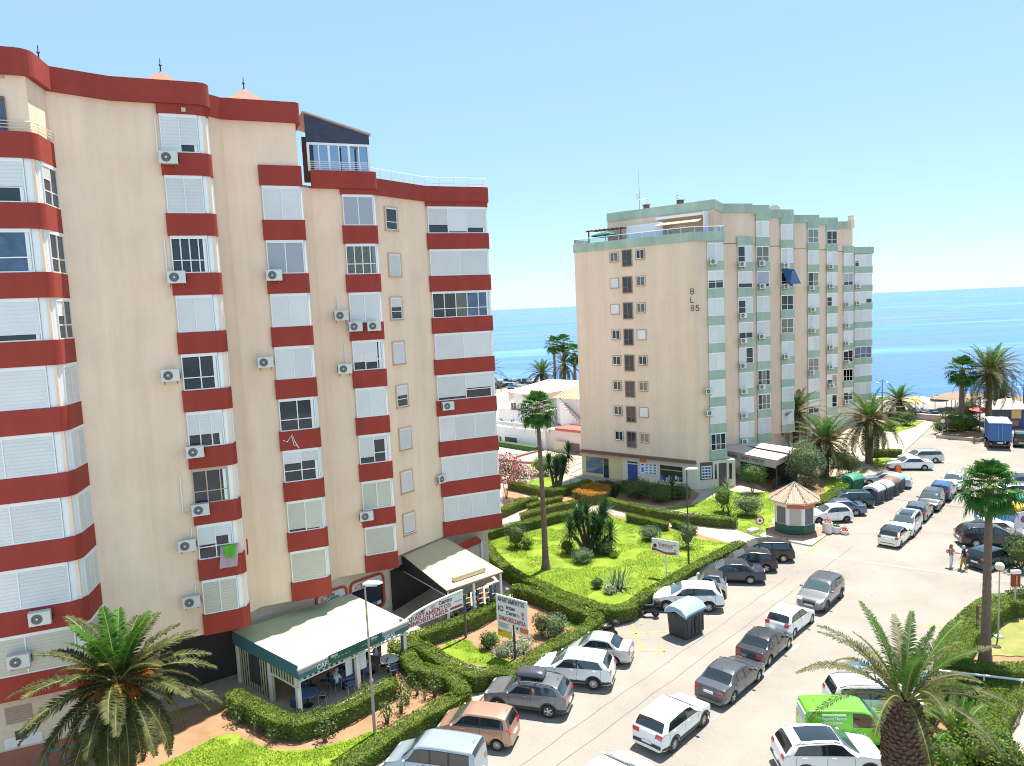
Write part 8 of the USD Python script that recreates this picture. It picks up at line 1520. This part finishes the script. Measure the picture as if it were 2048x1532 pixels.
for a_, b_ in (((203, 600), (248, 650)), ((297, 612), (325, 656))):
    w = vopen('window', Z98(*a_), Z98(*b_), mat('villa_window', (.10, .10, .11), .3), 2.6); q0_, q1_ = Z98(*a_), Z98(*b_); vopen('mullion', ((q0_[0] + q1_[0]) / 2 - .6, q0_[1]), ((q0_[0] + q1_[0]) / 2 + .6, q1_[1]), VW, 2.55, w)
v2 = v2
vl2 = thing('pink_villa', 'pale villa with an outside stair and brown garage, touching the green banded building in view', 'house'); m = vbox(M(), Lv * .62, Lv * 1.05, .5, 12, .05, 3.0); m.build('wall', VP, vl2); m = vbox(M(), Lv * .52, Lv * .98, 5, 14, 3.0, 6.9); m.build('wall', VW, vl2)
m = vroof(M(), Lv * .50, Lv * 1.0, 5, 14, 6.9, 1.3); m.build('roof', VR, vl2); m = M(); [m.tube([Z3(va + vx * (Lv * .5 + k * .5) + vi * 4.6, 6.95), Z3(va + vx * (Lv * .5 + k * .5 + .4) + vi * 9, 8.1)], .09, 4) for k in range(int(Lv * .5 / .5))]; m.build('roof_tile_row', VR, vl2)
for k in range(10): m = vbox(M(), Lv * .60 + k * .42, Lv * .60 + k * .42 + .45, 3.9, 5, 3.0, 3.0 + .32 * (10 - k)); m.build('stair_step', VW, vl2)
m = M(); m.tube([Z3(va + vx * (Lv * .60) + vi * 3.85, 7.1), Z3(va + vx * (Lv * .60 + 4.4) + vi * 3.85, 3.9)], .05, 5); m.build('handrail', DARKM, vl2); vopen('garage_door', Z98(775, 985), Z98(858, 1100), mat('garage_brown', (.16, .10, .08), .7), .45, vl2); vopen('window', Z98(735, 770), Z98(757, 810), mat('villa_window', (.10, .10, .11), .3), 4.9, vl2); m = vbox(M(), Lv * .70, Lv * 1.05, .3, 5, 3.0, 3.35); m.build('roof_edge', mat('red_edge', (.45, .12, .08), .8), vl2)
vl3 = thing('orange_roofed_house', 'house behind the white villa of which the orange roofs show', 'house'); m = vbox(M(), -6, Lv * .55, 11, 22, .05, 6.4); m.build('wall', VP, vl3); m = vroof(M(), -6, Lv * .55, 11, 22, 6.4, 1.7); m.build('roof', VR, vl3); m = vbox(M(), Lv * .30, Lv * .6, 22, 30, .05, 7.2); m.build('wall', VW, vl3); m = vroof(M(), Lv * .30, Lv * .6, 22, 30, 7.2, 1.6); m.build('roof', VR, vl3)
for i, (a_, b_, mt) in enumerate((((1000, 893), (1075, 905), mat('hedge_strip', (.045, .10, .03), .9, var=.3)), ((1000, 923), (1090, 931), mat('brown_kerb', (.26, .18, .12), .85)), ((1066, 934), (1110, 916), mat('brown_kerb', (.26, .18, .12), .85)), ((1030, 917), (1085, 902), mat('brown_kerb', (.26, .18, .12), .85)))):
    a_, b_ = G(*a_)[:2], G(*b_)[:2]; m = M(); m.prism(np.asarray(LineString([a_, b_]).buffer(.25 if i else .5, cap_style='flat').exterior.coords)[:-1], .05, .35 if i else .8); p = m.build('low_wall', mt); tag(p, ('clipped green strip before the villa garages', 'brown kerb wall on the near side of the villa yard', 'slanting brown kerb nearest the fan palm trunk', 'slanting brown kerb in the middle of the villa yard')[i], 'low wall')
# ------------------------------------------------------------------ promenade and beach
p = thing('promenade_wall', 'low pale pink wall between the promenade and the beach', 'wall'); a_, b_ = G(1808, 838)[:2], G(1920, 846)[:2]; dw = unit(a_, b_); m = M(); m.prism(np.asarray(LineString([a_ - dw * 14, b_]).buffer(.2, cap_style='flat').exterior.coords)[:-1], 0, .9); m.build('wall', mat('prom_pink', (.52, .38, .34), .85), p); m = M(); m.prism(np.asarray(LineString([a_ - dw * 14, b_]).buffer(.3, cap_style='flat').exterior.coords)[:-1], .9, 1.02); m.build('coping', KERB, p)
p = thing('promenade_wall', 'kerbed island wall under the traffic signs left of the lorry', 'wall'); pl_ = pxpoly([(1872, 876), (1905, 860), (1960, 858), (1978, 880), (1960, 884)]); m = M(); m.prism(pl_, 0, .45); m.build('wall', mat('prom_pink', (.52, .38, .34), .85), p); m = M(); m.prism(np.asarray(Polygon(pl_).buffer(-.4).exterior.coords)[:-1], .45, .47); m.build('soil', SOIL, p)
def parasol(px, py, label, mt, r=1.5, h=2.3, group=None, rag=0):
    g = G(px, py); p = thing('beach_parasol', label, 'parasol', (*g[:2], 0), group=group); m = M(); m.tube([(0, 0, 0), (0, 0, h)], .05, 5); m.build('pole', STEEL if not rag else BARK, p); m = M(); P = []; rng = np.random.default_rng(int(px)); th = np.linspace(0, 2 * math.pi, 25); R_ = r * (1 + rag * rng.uniform(-.12, .12, 25)); R_[-1] = R_[0]
    P = [[(0, 0, h + .35) if k == 0 else (math.cos(t) * q * k / 3, math.sin(t) * q * k / 3, h + .35 - .7 * (k / 3) ** 1.1) for k in range(4)] for t, q in zip(th, R_)]; m.grid(P); m.build('canopy', mt, p)
    if rag: m = M(); m.add(*cards(np.c_[np.cos(th) * r * .9, np.sin(th) * r * .9, np.full(25, h - .25)], np.tile([0, 0, -1.], (25, 1)), .28, rng)); m.build('fringe', mt, p)
TH = mat('thatch', (.26, .19, .14), .95, var=.3, vscale=5.)
for px, py, lb, mt in ((1831, 821, 'yellow beach parasol left of the white ones', mat('parasol_yellow', (.62, .45, .08), .8)), (1846, 821, 'left white beach parasol by the water', SW), (1870, 821, 'right white beach parasol by the water', mat('parasol_cream', (.70, .64, .52), .8))): parasol(px, py, lb, mt, 2.0, 2.1)
for i, (px, py) in enumerate(((1893, 823), (1903, 819), (1911, 817), (1941, 822), (1951, 819), (2030, 826))): parasol(px, py, ('leftmost thatched parasol on the beach', 'second thatched parasol from the left on the beach', 'thatched parasol just left of the shaggy palm trunk', 'thatched parasol between the palm and the dark lamp', 'thatched parasol behind the dark promenade lamp', 'thatched parasol above the beach kiosk')[i], TH, 2.4, 2.6, rag=1)
parasol(1978, 848, 'pinkish red parasol between the palm trunks', mat('parasol_red', (.55, .10, .10), .8), 2.6, 2.5)
for i, (px, py) in enumerate(((1835, 826), (1843, 827), (1853, 826), (1863, 827), (1873, 826), (1905, 827), (1916, 828), (1945, 829))):
    g = G(px, py); p = thing('sun_lounger', ('sun lounger under the yellow parasol', 'dark lounger left of the left white parasol', 'lounger right of the left white parasol', 'lounger between the white parasols', 'lounger under the right white parasol', 'lounger under the second thatched parasol', 'lounger beside the shaggy palm trunk', 'lounger under the thatch by the lamp')[i], 'sun lounger', (*g[:2], 0), i * .3); m = M(); m.box(-.35, .35, -1, .4, .3, .38); m.build('bed', (GAR, mat('lounger_blue', (.05, .12, .3), .7))[i % 2], p); m = M(); m.add([(-.35, .4, .34), (.35, .4, .34), (.35, .95, .8), (-.35, .95, .8)], [(0, 1, 2, 3)]); m.build('backrest', (GAR, mat('lounger_blue', (.05, .12, .3), .7))[i % 2], p)
g = G(2012, 854); p = thing('beach_kiosk', 'blue beach kiosk with a cream canopy roof and a yellow panel', 'kiosk', (*g[:2], 0), -.25); m = M(); m.box(-2.1, 2.1, -1.5, 1.5, 0, 2.9); m.build('wall', mat('kiosk_blue', (.03, .05, .15), .6), p); m = M(); m.add([(-2.8, -2.1, 2.9), (2.8, -2.1, 2.9), (2.8, 2.1, 2.9), (-2.8, 2.1, 2.9), (-.6, 0, 4.2), (.6, 0, 4.2)], [(0, 1, 5), (0, 5, 4), (1, 2, 5), (2, 3, 4), (2, 4, 5), (3, 0, 4), (0, 2, 1), (0, 3, 2)]); m.build('roof', mat('kiosk_cream', (.62, .55, .42), .8), p)
m = M(); m.box(.1, 1.3, -1.56, -1.5, 1.5, 2.7); m.build('menu_panel', mat('menu_yellow', (.60, .42, .12), .6), p); m = M(); m.box(-1.6, 1.0, -1.58, -1.5, .4, 1.2); m.build('counter', mat('counter_red', (.35, .12, .08), .6), p); m = M(); m.box(-1.8, -.2, -1.53, -1.5, 1.4, 2.6); m.build('opening', GAR, p)
for i, (px, py) in enumerate(((2040, 842), (2044, 850))): parasol(px, py, ('pale parasol behind the beach kiosk', 'pale parasol right of the beach kiosk')[i], SW, 1.9, 2.2)
# boats and rocks on the left beach
rng = np.random.default_rng(12)
for i in range(14):
    px = 992 + i * 6.5 + rng.uniform(-2, 2); g = G(px, 768 + (i % 3) * 4); p = thing('beached_boat', 'small boat drawn up on the beach, %s from the red banded building' % ('nearest', 'second', 'third', 'fourth', 'fifth', 'sixth', 'seventh', 'eighth', 'ninth', 'tenth', 'eleventh', 'twelfth', 'thirteenth', 'farthest')[i], 'boat', (*g[:2], 0), rng.uniform(0, 3), group='boats drawn up on the beach'); m = M(); P = []
    for t in np.linspace(-1, 1, 9): w = .85 * (1 - max(0, t) ** 2.2) * (1 if t > -.9 else .9); P.append([(t * 2.4, w * y, z + .25 * max(0, t) ** 2) for y, z in ((1, .95), (.85, .4), (0, .12), (-.85, .4), (-1, .95))])
    m.grid(P); m.build('hull', (SW, mat('boat_blue', (.06, .14, .3), .5), GAR, mat('boat_grey', (.2, .2, .22), .6))[i % 4], p, smooth=40); m = M(); m.box(-.6, .5, -.4, .4, .5, 1.5 if i % 3 == 0 else .8); m.build('cabin', (SW, GAR)[i % 2], p)
# lorry and dark van far up the street
g = G(2000, 899); lo = thing('blue_lorry', 'blue box lorry with a white roof seen from behind near the beach', 'lorry', (*g[:2], 0), D(-28)); LBL = mat('lorry_blue', (.025, .11, .30), .5)
m = M(); m.box(-1.2, 1.2, 0, 5.2, 1.05, 3.3); m.build('cargo_box', LBL, lo); m = M(); m.box(-1.22, 1.22, -.02, 5.22, 3.3, 3.38); m.build('roof', mat('lorry_roof', (.62, .66, .70), .5), lo)
for x in (-1.15, .02): m = M(); m.box(x, x + 1.13, -.04, .0, 1.15, 3.2); d_ = m.build('rear_door', LBL, lo); m = M(); m.tube([(x + (.95 if x < 0 else .18), -.06, 1.2), (x + (.95 if x < 0 else .18), -.06, 3.1)], .02, 4); m.build('lock_bar', STEEL, d_)
m = M(); m.box(-.5, .5, .2, 7.0, .6, 1.05); m.build('chassis', GAR, lo); m = M(); m.box(-1.1, 1.1, 5.4, 7.1, .6, 2.6); m.build('cab', SW, lo); m = M(); m.box(-.3, .3, -.05, .0, .75, .92); m.build('number_plate', PLATE, lo); m = M(); m.box(-1.1, 1.1, -.06, .05, .45, .6); m.build('bumper', GAR, lo)
for y in (1.2, 6.2):
    for s_ in (-1, 1): m = M(); th = np.linspace(0, 2 * math.pi, 17); m.grid([[(s_ * .95 + b, y + math.cos(t) * a, .48 + math.sin(t) * a) for a, b in ((.0, -.2), (.46, -.2), (.48, 0), (.46, .2), (0, .2))] for t in th]); m.build('wheel', TYRE, lo)
for s_ in (-1, 1): m = M(); m.box(s_ * 1.0 - .12, s_ * 1.0 + .12, -.08, .0, .62, .82); m.build('tail_light', TAIL, lo)
m = M(); m.box(1.25, 1.45, 5.3, 5.5, 1.7, 2.2); m.build('mirror', GAR, lo)
car('van', 'black', np.array([*(G(2052, 896)[:2] + np.array([.8, 2.0])), 0]), D(35), 'black van at the right edge beside the lorry', GC, pil=[], sg=(.24, .375, .93, .93), rg=(.962, .986))
